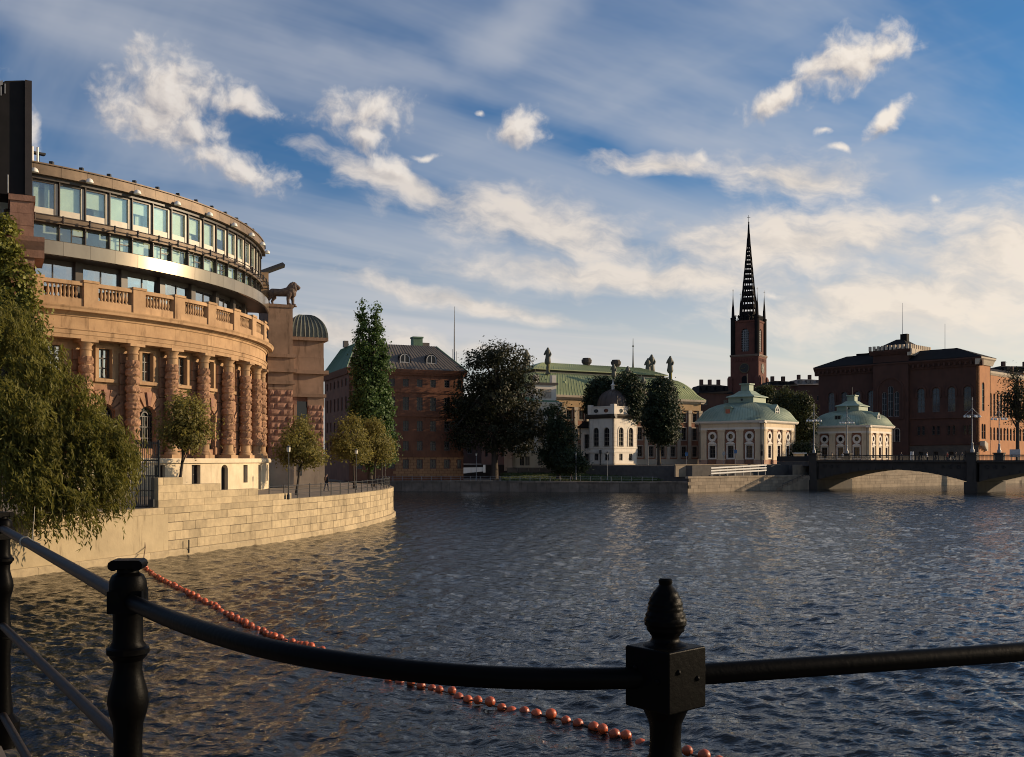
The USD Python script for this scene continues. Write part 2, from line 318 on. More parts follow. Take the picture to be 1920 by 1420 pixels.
# ------------------------------------------------------------------ materials
LIB = {}
def mat(name, col, col2=None, scale=1.0, rough=0.8, bump=0.0, bscale=None, rnd=0.0, metal=0.0, spec=0.35, stretch=(1, 1, 1), stain=0.0, stain_col=(0.25, 0.22, 0.18), island=None, transl=0.0, detail=6.0, coat=0.0):
    if name in LIB: return LIB[name]
    N = {'g': ('geometry', {}), 'p': ('principled_bsdf', {'roughness': rough, 'metallic': metal, 'specular_ior_level': spec, 'coat_weight': coat, 'coat_roughness': 0.2})}
    L = []
    col2 = col2 or tuple(c * 0.72 for c in col)
    N['mp'] = ('mapping', {'scale': tuple(scale * x for x in stretch)}); L.append(('g.position', 'mp.vector'))
    if island:
        N['ra'] = ('rgb_ramp', {'ramp': island}); L.append(('g.random_per_island', 'ra.fac'))
        N['nz'] = ('noise_texture', {'scale': scale, 'detail': 2.0}); L.append(('g.position', 'nz.vector'))
        N['mr'] = ('map_range', {'from_min': 0.3, 'from_max': 0.7, 'to_min': 0.65, 'to_max': 1.25, 'clamp': True}); L.append(('nz.fac', 'mr.result' if False else 'mr.value'))
        N['cc'] = ('combine_color', {}); L += [('mr.result', 'cc.r'), ('mr.result', 'cc.g'), ('mr.result', 'cc.b')]
        N['c0'] = ('mix', {'mix_type': 'multiply', 'fac': 1.0}); L += [('ra.color', 'c0.color1'), ('cc.color', 'c0.color2')]
        last = 'c0.color'
    else:
        N['nz'] = ('noise_texture', {'scale': 1.0, 'detail': detail, 'roughness': 0.62}); L.append(('mp.vector', 'nz.vector'))
        N['ra'] = ('rgb_ramp', {'ramp': [(0.3, col2), (0.68, col)]}); L.append(('nz.fac', 'ra.fac'))
        last = 'ra.color'
    if stain:
        N['sm'] = ('mapping', {'scale': (1.1, 1.1, 0.16)}); L.append(('g.position', 'sm.vector'))
        N['sn'] = ('noise_texture', {'scale': 1.0, 'detail': 5.0, 'roughness': 0.7}); L.append(('sm.vector', 'sn.vector'))
        N['sr'] = ('map_range', {'range_type': 'smoothstep', 'from_min': 0.52, 'from_max': 0.74, 'to_min': 0.0, 'to_max': stain, 'clamp': True}); L.append(('sn.fac', 'sr.value'))
        N['sx'] = ('mix', {'mix_type': 'multiply', 'color2': stain_col}); L += [('sr.result', 'sx.fac'), (last, 'sx.color1')]
        last = 'sx.color'
    if rnd:
        N['oi'] = ('object_info', {})
        N['or'] = ('map_range', {'to_min': 1 - rnd, 'to_max': 1 + rnd * 0.7}); L.append(('oi.random', 'or.value'))
        N['oc'] = ('combine_color', {}); L += [('or.result', 'oc.r'), ('or.result', 'oc.g'), ('or.result', 'oc.b')]
        N['ox'] = ('mix', {'mix_type': 'multiply', 'fac': 1.0}); L += [(last, 'ox.color1'), ('oc.color', 'ox.color2')]
        last = 'ox.color'
    L.append((last, 'p.base_color'))
    if bump:
        N['bn'] = ('noise_texture', {'scale': bscale or scale * 4, 'detail': 6.0, 'roughness': 0.65}); L.append(('g.position', 'bn.vector'))
        N['bu'] = ('bump', {'strength': 0.8, 'distance': bump}); L += [('bn.fac', 'bu.height'), ('bu.normal', 'p.normal')]
    surf = 'p.BSDF'
    if transl:
        N['tr'] = ('translucent_bsdf', {}); L.append((last, 'tr.color'))
        N['mx'] = ('mix_closure', {'fac': transl}); L += [('p.BSDF', 'mx.closure1'), ('tr.BSDF', 'mx.closure2')]
        surf = 'mx.closure'
    LIB[name] = usdkit.material(stage, '/World/Looks/' + name, N, L, surface=surf)
    return LIB[name]
def glass(name, refl=0.25, tint=(0.5, 0.55, 0.55), rough=0.02, wob=0.0):
    """Window pane: see-through mixed with a mirror by the view angle."""
    if name in LIB: return LIB[name]
    N = {'t': ('transparent_bsdf', {'color': tint}), 'g': ('glossy_bsdf', {'color': (0.95, 0.95, 0.95), 'roughness': rough}), 'f': ('layer_weight', {'blend': 0.5}), 'k': ('math', {'math_type': 'power', 'value2': 4.0}),
         'a': ('math', {'math_type': 'multiply_add', 'value2': 0.8, 'value3': refl, 'use_clamp': True}), 'm': ('mix_closure', {})}
    L = [('f.facing', 'k.value1'), ('k.value', 'a.value1'), ('a.value', 'm.fac'), ('t.BSDF', 'm.closure1'), ('g.BSDF', 'm.closure2')]
    if wob:
        N['geo'] = ('geometry', {}); N['wn'] = ('noise_texture', {'scale': 0.7, 'detail': 1.0}); N['bu'] = ('bump', {'strength': 1.0, 'distance': wob})
        L += [('geo.position', 'wn.vector'), ('wn.fac', 'bu.height'), ('bu.normal', 'g.normal')]
    LIB[name] = usdkit.material(stage, '/World/Looks/' + name, N, L, surface='m.closure')
    return LIB[name]

BLACK_IRON = mat('black_iron', (0.0016, 0.0014, 0.0014), (0.0008, 0.0008, 0.0008), scale=30, rough=0.42, bump=0.0014, bscale=60, spec=0.04)
WORN_IRON = mat('worn_iron', (0.020, 0.012, 0.008), (0.003, 0.003, 0.003), scale=11, rough=0.5, bump=0.001, bscale=70, spec=0.16)
IRON = mat('dark_iron', (0.03, 0.03, 0.03), scale=3, rough=0.5)
GREYMETAL = mat('grey_metal', (0.25, 0.25, 0.25), (0.16, 0.16, 0.16), scale=2, rough=0.45)
WHITEPAINT = mat('white_paint', (0.72, 0.70, 0.65), (0.6, 0.58, 0.54), scale=2, rough=0.5)
DARKGLASS = mat('dark_glass', (0.02, 0.022, 0.025), (0.012, 0.012, 0.014), scale=0.4, rough=0.06, spec=0.6)
FARGLASS = mat('far_window_glass', (0.018, 0.019, 0.021), (0.008, 0.008, 0.009), scale=0.5, rough=0.12, spec=0.3, rnd=0.4)
SKYGLASS = mat('sky_window_glass', (0.05, 0.05, 0.058), (0.02, 0.02, 0.025), scale=0.8, rough=0.08, spec=0.9, rnd=0.3)
# ------------------------------------------------------------------ water
def water():
    rng = np.random.default_rng(5)
    ys = np.concatenate([np.linspace(-6, 17.4, 24), np.geomspace(18, 262, 800), np.geomspace(270, 1500, 20)])
    ts = np.linspace(-1, 1, 840)
    Yg, Tg = np.meshgrid(ys, ts, indexing='ij'); Xg = Tg * (0.60 * Yg + 4 + 26 * np.clip((18 - Yg) / 18, 0, 1))
    far = np.linspace(0, 1, 1)
    Z = np.zeros_like(Xg)
    step = np.where(Yg < 18, 1.2, Yg * 0.0034 * 1.2)
    for k in range(72):
        lam = 0.28 * (9.5 ** (rng.random() ** 1.3)); th = math.radians(215) + rng.normal(0, 0.65)
        kx, ky = 2 * math.pi / lam * math.cos(th), 2 * math.pi / lam * math.sin(th)
        amp = 0.0061 * lam ** 0.76 * rng.uniform(0.6, 1.2)
        ph = kx * Xg + ky * Yg + rng.uniform(0, 6.28) + 1.1 * (meshkit.noise(np.stack([Xg / (3 * lam + 3), Yg / (3 * lam + 3), np.full_like(Xg, k * 3.7)], -1)) - 0.5) * 6
        fade = np.clip((lam - 2.0 * step) / (1.5 * step), 0, 1)
        s = np.sin(ph); Z += fade * amp * (s + 0.35 * (s * s - 0.5) * 1.4)
    gust = 0.75 + 0.5 * meshkit.fbm(np.stack([Xg / 14, Yg / 30, 0 * Xg], -1), 3)
    Z *= gust
    v = np.stack([Xg, Yg, Z], -1).reshape(-1, 3)
    n = len(ts); i, j = np.meshgrid(np.arange(len(ys) - 1), np.arange(n - 1), indexing='ij'); a = (i * n + j).ravel()
    f = np.vstack([np.stack([a, a + 1, a + n + 1], 1), np.stack([a, a + n + 1, a + n], 1)])
    N = {'g': ('geometry', {}), 'p': ('principled_bsdf', {'base_color': (0.006, 0.007, 0.007), 'roughness': 0.03, 'ior': 1.333, 'specular_ior_level': 0.5}),
         'm1': ('mapping', {'scale': (3.6, 5.2, 1), 'rotation': (0, 0, 0.35)}), 'n1': ('noise_texture', {'scale': 1.0, 'detail': 5.0, 'roughness': 0.6, 'distortion': 0.3}),
         'm2': ('mapping', {'scale': (0.9, 1.5, 1), 'rotation': (0, 0, 0.2)}), 'n2': ('noise_texture', {'scale': 1.0, 'detail': 4.0, 'roughness': 0.55, 'distortion': 0.2}),
         'b2': ('bump', {'strength': 1.0, 'distance': 0.16}), 'b1': ('bump', {'strength': 1.0, 'distance': 0.035})}
    L = [('g.position', 'm1.vector'), ('m1.vector', 'n1.vector'), ('g.position', 'm2.vector'), ('m2.vector', 'n2.vector'), ('n2.fac', 'b2.height'), ('n1.fac', 'b1.height'), ('b2.normal', 'b1.normal'), ('b1.normal', 'p.normal')]
    m = usdkit.material(stage, '/World/Looks/river_water', N, L, surface='p.BSDF')
    obj('water', (v, f), m, smooth=True, kind='structure')
water()

# ------------------------------------------------------------------ banks
ASPHALT = mat('asphalt', (0.085, 0.078, 0.072), (0.055, 0.05, 0.047), scale=1.2, rough=0.9, bump=0.004, bscale=30)
GRAVEL = mat('gravel_path', (0.26, 0.22, 0.17), (0.18, 0.15, 0.11), scale=1.0, rough=0.95)
PAVE = mat('pavement_stone', (0.22, 0.185, 0.145), (0.15, 0.125, 0.1), scale=1.2, rough=0.9)
GRANITE = mat('granite_block', (0.40, 0.315, 0.19), (0.28, 0.22, 0.135), scale=2.2, rough=0.85, bump=0.03, bscale=5, rnd=0.2, stain=0.7)
GRANITE_DARK = mat('granite_joint', (0.10, 0.08, 0.06), scale=2, rough=0.95)
RENDER_WALL = mat('smooth_quay_stone', (0.37, 0.295, 0.18), (0.24, 0.19, 0.115), scale=0.35, rough=0.9, bump=0.025, bscale=2.5, stain=0.95)
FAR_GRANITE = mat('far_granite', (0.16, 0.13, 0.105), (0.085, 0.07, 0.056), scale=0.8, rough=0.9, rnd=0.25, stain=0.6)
EARTH = mat('river_bank_earth', (0.14, 0.12, 0.09), scale=0.4, rough=0.95)
GRASSMAT = mat('lawn_green', (0.075, 0.10, 0.025), (0.05, 0.065, 0.02), scale=0.8, rough=0.95)

IWALL = Path([(-34, 34), (-31, 46), (-27.6, 56), (-24.6, 64), (-21.6, 72), (-18.8, 80), (-16.5, 88), (-14.9, 96), (-14.0, 104), (-13.6, 111), (-13.9, 118.5), (-15.5, 126), (-19, 134), (-25, 142), (-34, 148), (-60, 156)])
FQ0, FQ1, FQ2 = np.array([-70, 217.0]), np.array([34.7, 200.0]), np.array([63.7, 222.0])
FQD = (FQ2 - FQ1) / np.linalg.norm(FQ2 - FQ1)
FQ3 = FQ2 + FQD * 260

def slab(name, pts, z0, z1, m, kind='structure', parent=None, **k):
    t = trimesh.creation.extrude_polygon(Polygon(pts), z1 - z0, engine='earcut'); t.apply_translation([0, 0, z0])
    return obj(name, (t.vertices, t.faces), m, parent, kind=kind if parent is None else None, **k)
inner = IWALL(np.linspace(0, IWALL.len, 120), -0.35, 0)[:, :2]
slab('pavement', list(map(tuple, inner)) + [(-160, 160), (-160, 34)], -1.5, 3.28, PAVE)
slab('river_bank', [(-900, 240), tuple(FQ0 + (0, 0.4)), tuple(FQ1 + (-0.1, 0.5)), tuple(FQ2 + (-.25, 0.3)), tuple(FQ3), (900, 1500), (-900, 1500)], -1.5, 2.08, GRAVEL)
# street level behind the promenade
STREET_Z = 5.3
st = [(-200, 240), (-60, 224), (-8, 226), (16, 217), (29.8, 208.6), (36.5, 205.2), tuple(FQ2 + (-2.2, 1.4)), tuple(FQ2 + FQD * 5), tuple(FQ2 + FQD * 230), (600, 1200), (-600, 1200)]
slab('street', [(16, 219.0), (29.8, 208.6), (36.5, 205.2), tuple(FQ2 + (-2.6, 1.6)), tuple(FQ2 + FQD * 3 + (-.5, .6)), tuple(FQ2 + FQD * 250 + (-.5, .6)), (700, 1400), (-700, 1400), (-200, 300), (-60, 262), (4, 232)], 2.082, STREET_Z, ASPHALT)
slab('promenade', [(-70, 220), (-70, 226), (-18, 219.0), (6, 214), (30, 207.5), (30, 204.5), tuple(FQ1 + (-2, 3.2)), tuple(FQ1 + (-6, 1.8))], 2.084, 2.10, GRAVEL)

# the quay wall round the curved building
def near_quay():
    t = thing('quay_wall', 'pale granite quay wall below the curved stone building, with stepped parapet', 'quay wall', IWALL(30, 0, 0))
    rng = random.Random(3)
    s0, s1 = IWALL.s_y(68.0), IWALL.s_y(138)
    MB().sweep(IWALL, 0, IWALL.len, [(-0.04, -1.5), (-0.04, 3.26), (-0.6, 3.26), (-0.6, -1.5)], 160).build('core', GRANITE_DARK, t)
    MB().sweep(IWALL, 0.5, s0 - 0.01, [(0.02, 0.42), (0.02, 2.86), (-0.05, 2.86), (-0.05, 0.42)], 60).build('rendered_face', RENDER_WALL, t)
    # ledge at the waterline
    s = 0.5
    while s < IWALL.len - 3:
        l = rng.uniform(2.6, 3.4); MB().sweep(IWALL, s, s + l - 0.015, [(0.30, -1.0), (0.30, 0.30 + rng.uniform(-.03, .03)), (0.22, 0.42), (-0.03, 0.42), (-0.03, -1.0)], 3).build('ledge_stone', GRANITE, t); s += l
    zs = [0.42, 1.06, 1.68, 2.28, 2.86]
    for r in range(4):
        s = s0 + (0.7 if r % 2 else 0)
        if r % 2: MB().fbox(IWALL, s0, s0 + 0.685, -0.03, 0.02, zs[r] + .012, zs[r + 1] - .012).build('stone', GRANITE, t)
        while s < s1:
            l = rng.uniform(1.25, 1.75); p = rng.uniform(0, 0.035); g = 0.014 + (0.02 if rng.random() < .12 else 0)
            MB().fbox(IWALL, s, s + l - g, -0.03, p, zs[r] + .013, zs[r + 1] - rng.choice([.012, .012, .03])).build('stone', GRANITE, t); s += l
    s = 0.5
    while s < IWALL.len - 6:
        l = rng.uniform(1.9, 2.5); MB().fbox(IWALL, s, s + l - 0.014, -0.62, 0.05 + rng.uniform(0, .02), 2.872, 3.30).build('coping_stone', GRANITE, t); s += l
    # stepped parapet set back on the coping
    a0, a1, a2, a3, a4 = (IWALL.s_at(p) for p in (300, 345, 420, 486, 546))
    ends = [a4, a3, a2, a1]
    zz = [3.302, 3.78, 4.28, 4.79, 5.30]
    for r in range(4):
        s = a0 + (0.5 if r % 2 else 0)
        if r % 2: MB().fbox(IWALL, a0, s - .012, -0.75, -0.16, zz[r] + .004, zz[r + 1] - .008).build('parapet_stone', GRANITE, t)
        while s < ends[r] - .3:
            l = min(rng.uniform(1.3, 1.9), ends[r] - s); MB().fbox(IWALL, s, s + l - 0.012, -0.75, -0.16 + rng.uniform(0, .02), zz[r] + .004, zz[r + 1] - .008).build('parapet_stone', GRANITE, t); s += l
    for px in (345, 395):
        p = IWALL(IWALL.s_at(px), 0.08, 0.75)
    MB().tube([IWALL(IWALL.s_at(345), 0.33, .1), IWALL(IWALL.s_at(345), 0.33, 1.0)], 0.05, 6).build('mooring_pin', IRON, t)
near_quay()

def far_quay():
    t = thing('quay_wall', 'dark far quay wall of tall granite slabs under the promenade', 'quay wall', (*FQ0, 0))
    F1 = Flat(FQ0, math.atan2(*(FQ1 - FQ0)[::-1])); n1 = float(np.linalg.norm(FQ1 - FQ0))
    rng = random.Random(8); u = 8.0
    MB().fbox(F1, 0, n1 - .3, -0.6, -0.03, -1.5, 2.0).build('core', GRANITE_DARK, t)
    while u < n1 - 0.5:
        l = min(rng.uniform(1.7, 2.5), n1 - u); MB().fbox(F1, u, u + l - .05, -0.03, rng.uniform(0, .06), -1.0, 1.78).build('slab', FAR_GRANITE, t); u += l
    u = 8.0
    while u < n1 - 0.5:
        l = min(rng.uniform(3.6, 4.4), n1 - u); MB().fbox(F1, u, u + l - .03, -0.7, 0.12, 1.80, 2.14).build('coping_stone', FAR_GRANITE, t); u += l
    F2 = Flat(FQ1, math.atan2(*FQD[::-1]))
    t2 = thing('quay_wall', 'taller granite quay wall beside the bridge, sunlit at the stairs', 'quay wall', (*FQ1, 0))
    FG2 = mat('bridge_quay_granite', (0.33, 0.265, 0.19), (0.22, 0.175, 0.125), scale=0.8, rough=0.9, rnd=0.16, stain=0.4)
    MB().fbox(F2, 0.3, 134, -0.6, -0.02, -1.5, 3.0).build('core', GRANITE_DARK, t2)
    zs = [-1.0, 0.75, 1.4, 2.05, 2.75]
    for r in range(4):
        u = 0.0 + (0.8 if r % 2 else 0); lim = 132
        while u < lim:
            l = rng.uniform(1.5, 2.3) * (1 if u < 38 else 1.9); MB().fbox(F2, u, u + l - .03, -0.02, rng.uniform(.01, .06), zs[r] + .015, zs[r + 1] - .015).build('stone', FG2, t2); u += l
    u = 0
    while u < 132: MB().fbox(F2, u, u + 2.97, -0.7, 0.12, 2.765, 3.16).build('coping_stone', FG2, t2); u += 3
    # retaining wall of the street behind
    MB().fbox(F2, 1.0, 33.5, -4.6, -4.2, 3.0, 5.36).build('retaining_wall', FG2, t2)
    MB().fbox(F2, 34, 134, -.9, -0.72, 3.0, 5.36).build('retaining_wall', FG2, t2)
    MB().poly(Flat(F2(1.0, -4.4, 0)[:2], F2.ang), sbox(-.3, 5.36, 33, 5.5), -.3, .3).build('retaining_coping', FG2, t2)
    # stairs down to the water, built against the wall
    us, ue, k = 27.5, 38.0, 16
    for i in range(k):
        ua = us + (ue - us) * i / k
        MB().fbox(F2, ua, ua + (ue - us) / k, 0.1, 1.5, -1.0, 0.35 + 2.75 * (i + 1) / k).build('step', FG2, t2)
    r = MB()
    for d in (1.45,):
        r.rod(F2(us, d, 1.3), F2(ue, d, 4.0), .05)
        for i in range(7): u = us + (ue - us) * i / 6; z = .3 + 2.75 * i / 6; r.rod(F2(u, d, z), F2(u, d, z + 1.0), .035)
    r.build('stair_rail', IRON, t2)
    return F1, F2
FQF1, FQF2 = far_quay()

# sloping lawn between promenade and street
def lawn():
    us = np.linspace(-2, 30, 30); ws = np.linspace(0, 1, 10); v = []
    for u in us:
        for w in ws:
            y0 = 211.2 - (u + 2) * 0.165; y1 = min(219.5, 231 - (u + 2) * 0.62) if u > 16 else 219.5
            y1 = max(y1, y0 + .6); z = 2.11 + (1.4 if u < 16 else 1.2) * w ** 1.3 + 0.12 * meshkit.noise(np.array([u * .5, w * 3, 0]))
            v.append((u, y0 + (y1 - y0) * w, z))
    n = len(ws); f = []
    for i in range(len(us) - 1):
        for j in range(n - 1): a = i * n + j; f += [(a, a + n, a + n + 1), (a, a + n + 1, a + 1)]
    obj('lawn', (np.array(v), np.array(f)), GRASSMAT, smooth=True, kind='structure')
    rng = np.random.default_rng(4); V = np.array(v); k = rng.integers(0, len(V), 5000); c = V[k] + rng.normal(0, .35, (5000, 3)) * (1, .6, 0)
    h = rng.uniform(.10, .28, 5000)[:, None] * np.array([0, 0, 1.0]); a = rng.uniform(0, 6.28, 5000); d = np.stack([np.cos(a), np.sin(a), 0 * a], 1) * .07
    vv = np.stack([c - d, c + d, c + h + d * rng.normal(0, 1, (5000, 1))], 1).reshape(-1, 3)
    obj('grass', (vv, np.arange(15000).reshape(-1, 3)), mat('grass_blade', (.09, .13, .03), island=[(0, (.05, .07, .018)), (1, (.12, .14, .04))], rough=.9), kind='stuff', label='short grass on the sloping lawn beside the far promenade', cat='grass')
    t = thing('garden_wall', 'low grey stone wall at the top of the lawn below the domed pavilion', 'wall', (14, 219.5, 2))
    for i in range(8): MB().box((-1 + i * 2.35 + 1.1, 220.2, 3.6), (2.3, .5, 2.0)).build('wall_block', FAR_GRANITE, t)
    MB().box((8.2, 220.2, 4.68), (19.2, .6, .14)).build('coping', FAR_GRANITE, t)
lawn()
# ------------------------------------------------------------------ the curved stone building on the island
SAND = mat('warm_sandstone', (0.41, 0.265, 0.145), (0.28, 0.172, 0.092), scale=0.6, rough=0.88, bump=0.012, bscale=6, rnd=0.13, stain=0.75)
RUST = mat('rough_red_sandstone', (0.335, 0.19, 0.112), (0.20, 0.108, 0.064), scale=1.6, rough=0.92, bump=0.05, bscale=7, rnd=0.16)
RUSTD = mat('dark_red_sandstone', (0.30, 0.165, 0.115), (0.19, 0.10, 0.07), scale=1.1, rough=0.92, bump=0.03, bscale=6, rnd=0.14, stain=0.5)
PLINTH = mat('pale_plinth_stone', (0.58, 0.48, 0.33), (0.45, 0.37, 0.25), scale=0.8, rough=0.85, bump=0.006, bscale=8, rnd=0.06, stain=0.35)
BRONZE = mat('bronze_sheet', (0.36, 0.295, 0.215), (0.29, 0.235, 0.17), scale=0.7, rough=0.19, metal=0.75, rnd=0.07, stretch=(1, 1, .3))
FASCIA = mat('weathered_fascia', (0.18, 0.128, 0.085), (0.10, 0.072, 0.048), scale=0.9, rough=0.55, metal=0.35, rnd=0.22, stain=0.6)
BROWNMETAL = mat('brown_metal', (0.055, 0.042, 0.034), (0.03, 0.025, 0.02), scale=2, rough=0.45)
CREAMMETAL = mat('cream_metal', (0.56, 0.50, 0.40), (0.46, 0.41, 0.33), scale=2, rough=0.5, rnd=.06)
BLIND = mat('pale_blind', (0.66, 0.66, 0.55), (0.52, 0.53, 0.45), scale=1, rough=0.8, rnd=.08)
INNER = mat('office_interior', (0.58, 0.54, 0.44), (0.42, 0.39, 0.32), scale=.5, rough=.9)
DARKINNER = mat('dim_interior', (0.045, 0.04, 0.036), scale=.5, rough=.9)
PANE = glass('office_pane', refl=0.13, tint=(0.90, 0.97, 0.94), wob=0.0)
PANE2 = glass('terrace_pane', refl=0.40, tint=(0.6, 0.63, 0.6), wob=0.02)
COPPERG = mat('dull_copper_roof', (0.14, 0.15, 0.115), (0.08, 0.085, 0.07), scale=1.2, rough=0.6, stain=.5)
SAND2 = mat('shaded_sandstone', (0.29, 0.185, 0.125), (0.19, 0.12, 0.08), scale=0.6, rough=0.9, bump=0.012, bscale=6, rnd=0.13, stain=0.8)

CA = Arc((-61.7, 108.0), 34.0)
TH0, DTH = -41.0, 7.4
COLS = [TH0 + DTH * k for k in range(-1, 8)]
A0, A1 = -52.0, 14.0
GROUND = 3.28
cb = thing('curved_stone_building', 'large curved sandstone building with rough columns and a glazed bronze top storey', 'building', (-36, 86, GROUND))

def curved_building():
    t = cb; rng = np.random.default_rng(11)
    NS = 44
    # white plinth with its openings
    holes = []; F = CA; deg = math.degrees(1 / 34.9)
    ops = [(-22.5, 0.60, 4.0, 6.0, 0), (-15.1, 0.62, 3.3, 6.0, 1), (-7.7, 0.55, 4.15, 5.95, 0), (-0.3, 0.55, 3.3, 5.95, 0), (7.1, 0.5, 4.15, 5.95, 0), (-29.9, .6, 4, 6, 0), (-37.3, .6, 4, 6, 0)]
    for u, hw, z0, z1, arch in ops:
        if arch: holes.append(unary_union([sbox(u - hw * deg, z0, u + hw * deg, z1 - .45), affinity.scale(Point(u, z1 - .5).buffer(1, 12), hw * deg, .5)]))
        else: holes.append(sbox(u - hw * deg, z0, u + hw * deg, z1))
    edges = [A0] + [COLS[k] for k in range(1, 9)] + [A1]
    for a, b in zip(edges[:-1], edges[1:]):
        MB().poly(F, sbox(a + .01, GROUND, b - .01, 6.18).difference(unary_union(holes)), 0.3, 0.85, maxu=1.9).build('plinth_panel', PLINTH, t)
        MB().sweep(F, a + .02, b - .02, [(.95, 3.29), (.95, 3.95), (.85, 4.02), (.80, 4.02), (.80, 3.29)], 6).build('plinth_foot', PLINTH, t) if b not in (COLS[5],) and a < -20 else None
        MB().sweep(F, a, b, [(1.08, 6.18), (1.08, 6.45), (.98, 6.62), (-.95, 6.62), (-.95, 6.18)], 7).build('plinth_cornice', PLINTH, t)
    for u, hw, z0, z1, arch in ops:
        w = hw * deg
        fr = MB().fbox(F, u - w, u - w + .12, .33, .5, z0, z1).fbox(F, u + w - .12, u + w, .33, .5, z0, z1).fbox(F, u - .06, u + .06, .33, .48, z0, z1).fbox(F, u - w, u + w, .33, .48, z1 - .12, z1)
        o = fr.build('door' if z0 < 3.5 else 'window', BROWNMETAL, t)
        MB().fbox(F, u - w, u + w, .3, .36, z0, z1).build('panel' if z0 < 3.5 else 'pane', DARKGLASS, o)
    # wall between the columns, with tall windows above arched ones
    bays = [(COLS[k] + COLS[k + 1]) / 2 for k in range(8)]
    dg = math.degrees(1 / 33.1); wd = -0.9
    wallm = MB(); hl = []
    for u in bays:
        hl.append(sbox(u - .62 * dg, 13.55, u + .62 * dg, 16.1))
        hl.append(unary_union([sbox(u - .85 * dg, 7.5, u + .85 * dg, 10.4), affinity.scale(Point(u, 10.4).buffer(1, 10), .85 * dg, .85)]))
    hl = unary_union(hl)
    for a, b in zip([A0] + COLS[:-1], COLS[:-1] + [A1]):
        if a == A0: continue
        MB().poly(F, sbox(a, 12.98, b, 16.64).difference(hl), wd - .5, wd, maxu=1.9).build('wall', SAND, t)
        MB().poly(F, sbox(a, 6.62, b, 12.97).difference(hl), wd - .5, wd - .02, maxu=1.9).build('wall', RUST, t)
    for u in bays:
        # surround, sill, casement
        s = MB(); w = .62 * dg
        for a, b in ((u - w - .30 * dg, u - w), (u + w, u + w + .30 * dg)): s.fbox(F, a, b, wd, wd + .20, 13.35, 16.35)
        s.fbox(F, u - w, u + w, wd, wd + .20, 16.1, 16.35)
        wn = s.build('window', SAND, t, label='tall upper window in a plain stone frame')
        MB().sweep(F, u - w - .42 * dg, u + w + .42 * dg, [(wd, 13.2), (wd + .34, 13.2), (wd + .34, 13.5), (wd, 13.5)], 2).build('sill', SAND, wn)
        c = MB()
        for k in np.linspace(-w + .02, w - .02, 3): c.fbox(F, u + k - .045 * dg, u + k + .045 * dg, wd - .34, wd - .24, 13.55, 16.1)
        for z in (13.55, 14.4, 15.25, 16.0): c.fbox(F, u - w, u + w, wd - .34, wd - .25, z, z + .09)
        c.build('casement', BROWNMETAL, wn)
        MB().fbox(F, u - w, u + w, wd - .42, wd - .37, 13.55, 16.1).build('pane', PANE2, wn)
        MB().fbox(F, u - w * 1.3, u + w * 1.3, wd - 1.0, wd - .9, 13.3, 16.3).build('curtain', INNER, wn)
        # arched window below
        w = .85 * dg
        c = MB()
        ring = affinity.scale(Point(u, 10.4).buffer(1, 12), w, .85).difference(affinity.scale(Point(u, 10.4).buffer(1, 12), w * .88, .75)).intersection(sbox(u - 9, 10.4, u + 9, 12))
        ring2 = affinity.scale(Point(u, 10.4).buffer(1, 12), w * .5, .45).difference(affinity.scale(Point(u, 10.4).buffer(1, 12), w * .40, .36)).intersection(sbox(u - 9, 10.4, u + 9, 12))
        c.poly(F, ring, wd - .35, wd - .2).poly(F, ring2, wd - .35, wd - .22)
        for k in np.linspace(-w, w, 7): c.fbox(F, u + k - .03 * dg, u + k + .03 * dg, wd - .34, wd - .22, 7.5, 10.4)
        for a in (35, 65, 90, 115, 145):
            e = (math.cos(math.radians(a)), math.sin(math.radians(a))); c.rod(F(u + e[0] * .45 * w, wd - .28, 10.4 + e[1] * .40), F(u + e[0] * .95 * w, wd - .28, 10.4 + e[1] * .8), .035, 4)
        for z in (8.4, 9.4, 10.35): c.fbox(F, u - w, u + w, wd - .34, wd - .23, z, z + .08)
        aw = c.build('arched_window', BROWNMETAL, t)
        MB().poly(F, unary_union([sbox(u - w, 7.5, u + w, 10.4), affinity.scale(Point(u, 10.4).buffer(1, 10), w, .85)]), wd - .46, wd - .40).build('pane', DARKGLASS, aw)
        # fan of rough voussoirs and a dark keystone
        for i, a in enumerate(np.linspace(8, 172, 9)):
            ra, rb = math.radians(a - 8.2), math.radians(a + 8.2); r1 = 0.90; r2 = 1.75 + .55 * math.sin(math.radians(a))
            if i == 4: r2 = 2.2
            q = [(u + math.cos(x) * r * dg, 10.4 + math.sin(x) * r) for x, r in ((ra, r1), (ra, r2), (rb, r2), (rb, r1))]
            q = Polygon(q).buffer(-.03)
            if not q.is_empty:
                MB().poly(F, q, wd - .1, wd + (.42 if i == 4 else .2 + .08 * (i % 2))).build('keystone' if i == 4 else 'voussoir', RUSTD if i == 4 else RUST, t)
        for s_ in (-1, 1):
            for z in np.arange(7.0, 10.3, .8):
                MB().fbox(F, u + s_ * (1.28 * dg) - .36 * dg, u + s_ * (1.28 * dg) + .36 * dg, wd - .1, wd + .14 + rng.uniform(0, .08), z, z + .72).build('jamb_stone', RUST, t)
    # columns with rough drums
    def drum(c, r, z0, z1, seed):
        seg, k = 26, 6; an = np.arange(seg) * 2 * math.pi / seg; zz = np.linspace(z0, z1, k); v = []
        for i, z in enumerate(zz):
            e = 1.0 if 0 < i < k - 1 else 0.86
            nz = meshkit.fbm(np.stack([np.cos(an) * 4.2 + seed * 7, np.sin(an) * 4.2, np.full(seg, z * 4.6)], 1), 3, seed)
            nz = np.where(nz > .5, nz, nz * .8)
            rr = r * e * (0.88 + .42 * (nz - .25)); v.append(np.stack([c[0] + rr * np.cos(an), c[1] + rr * np.sin(an), np.full(seg, z)], 1))
        v = np.vstack(v); f = []
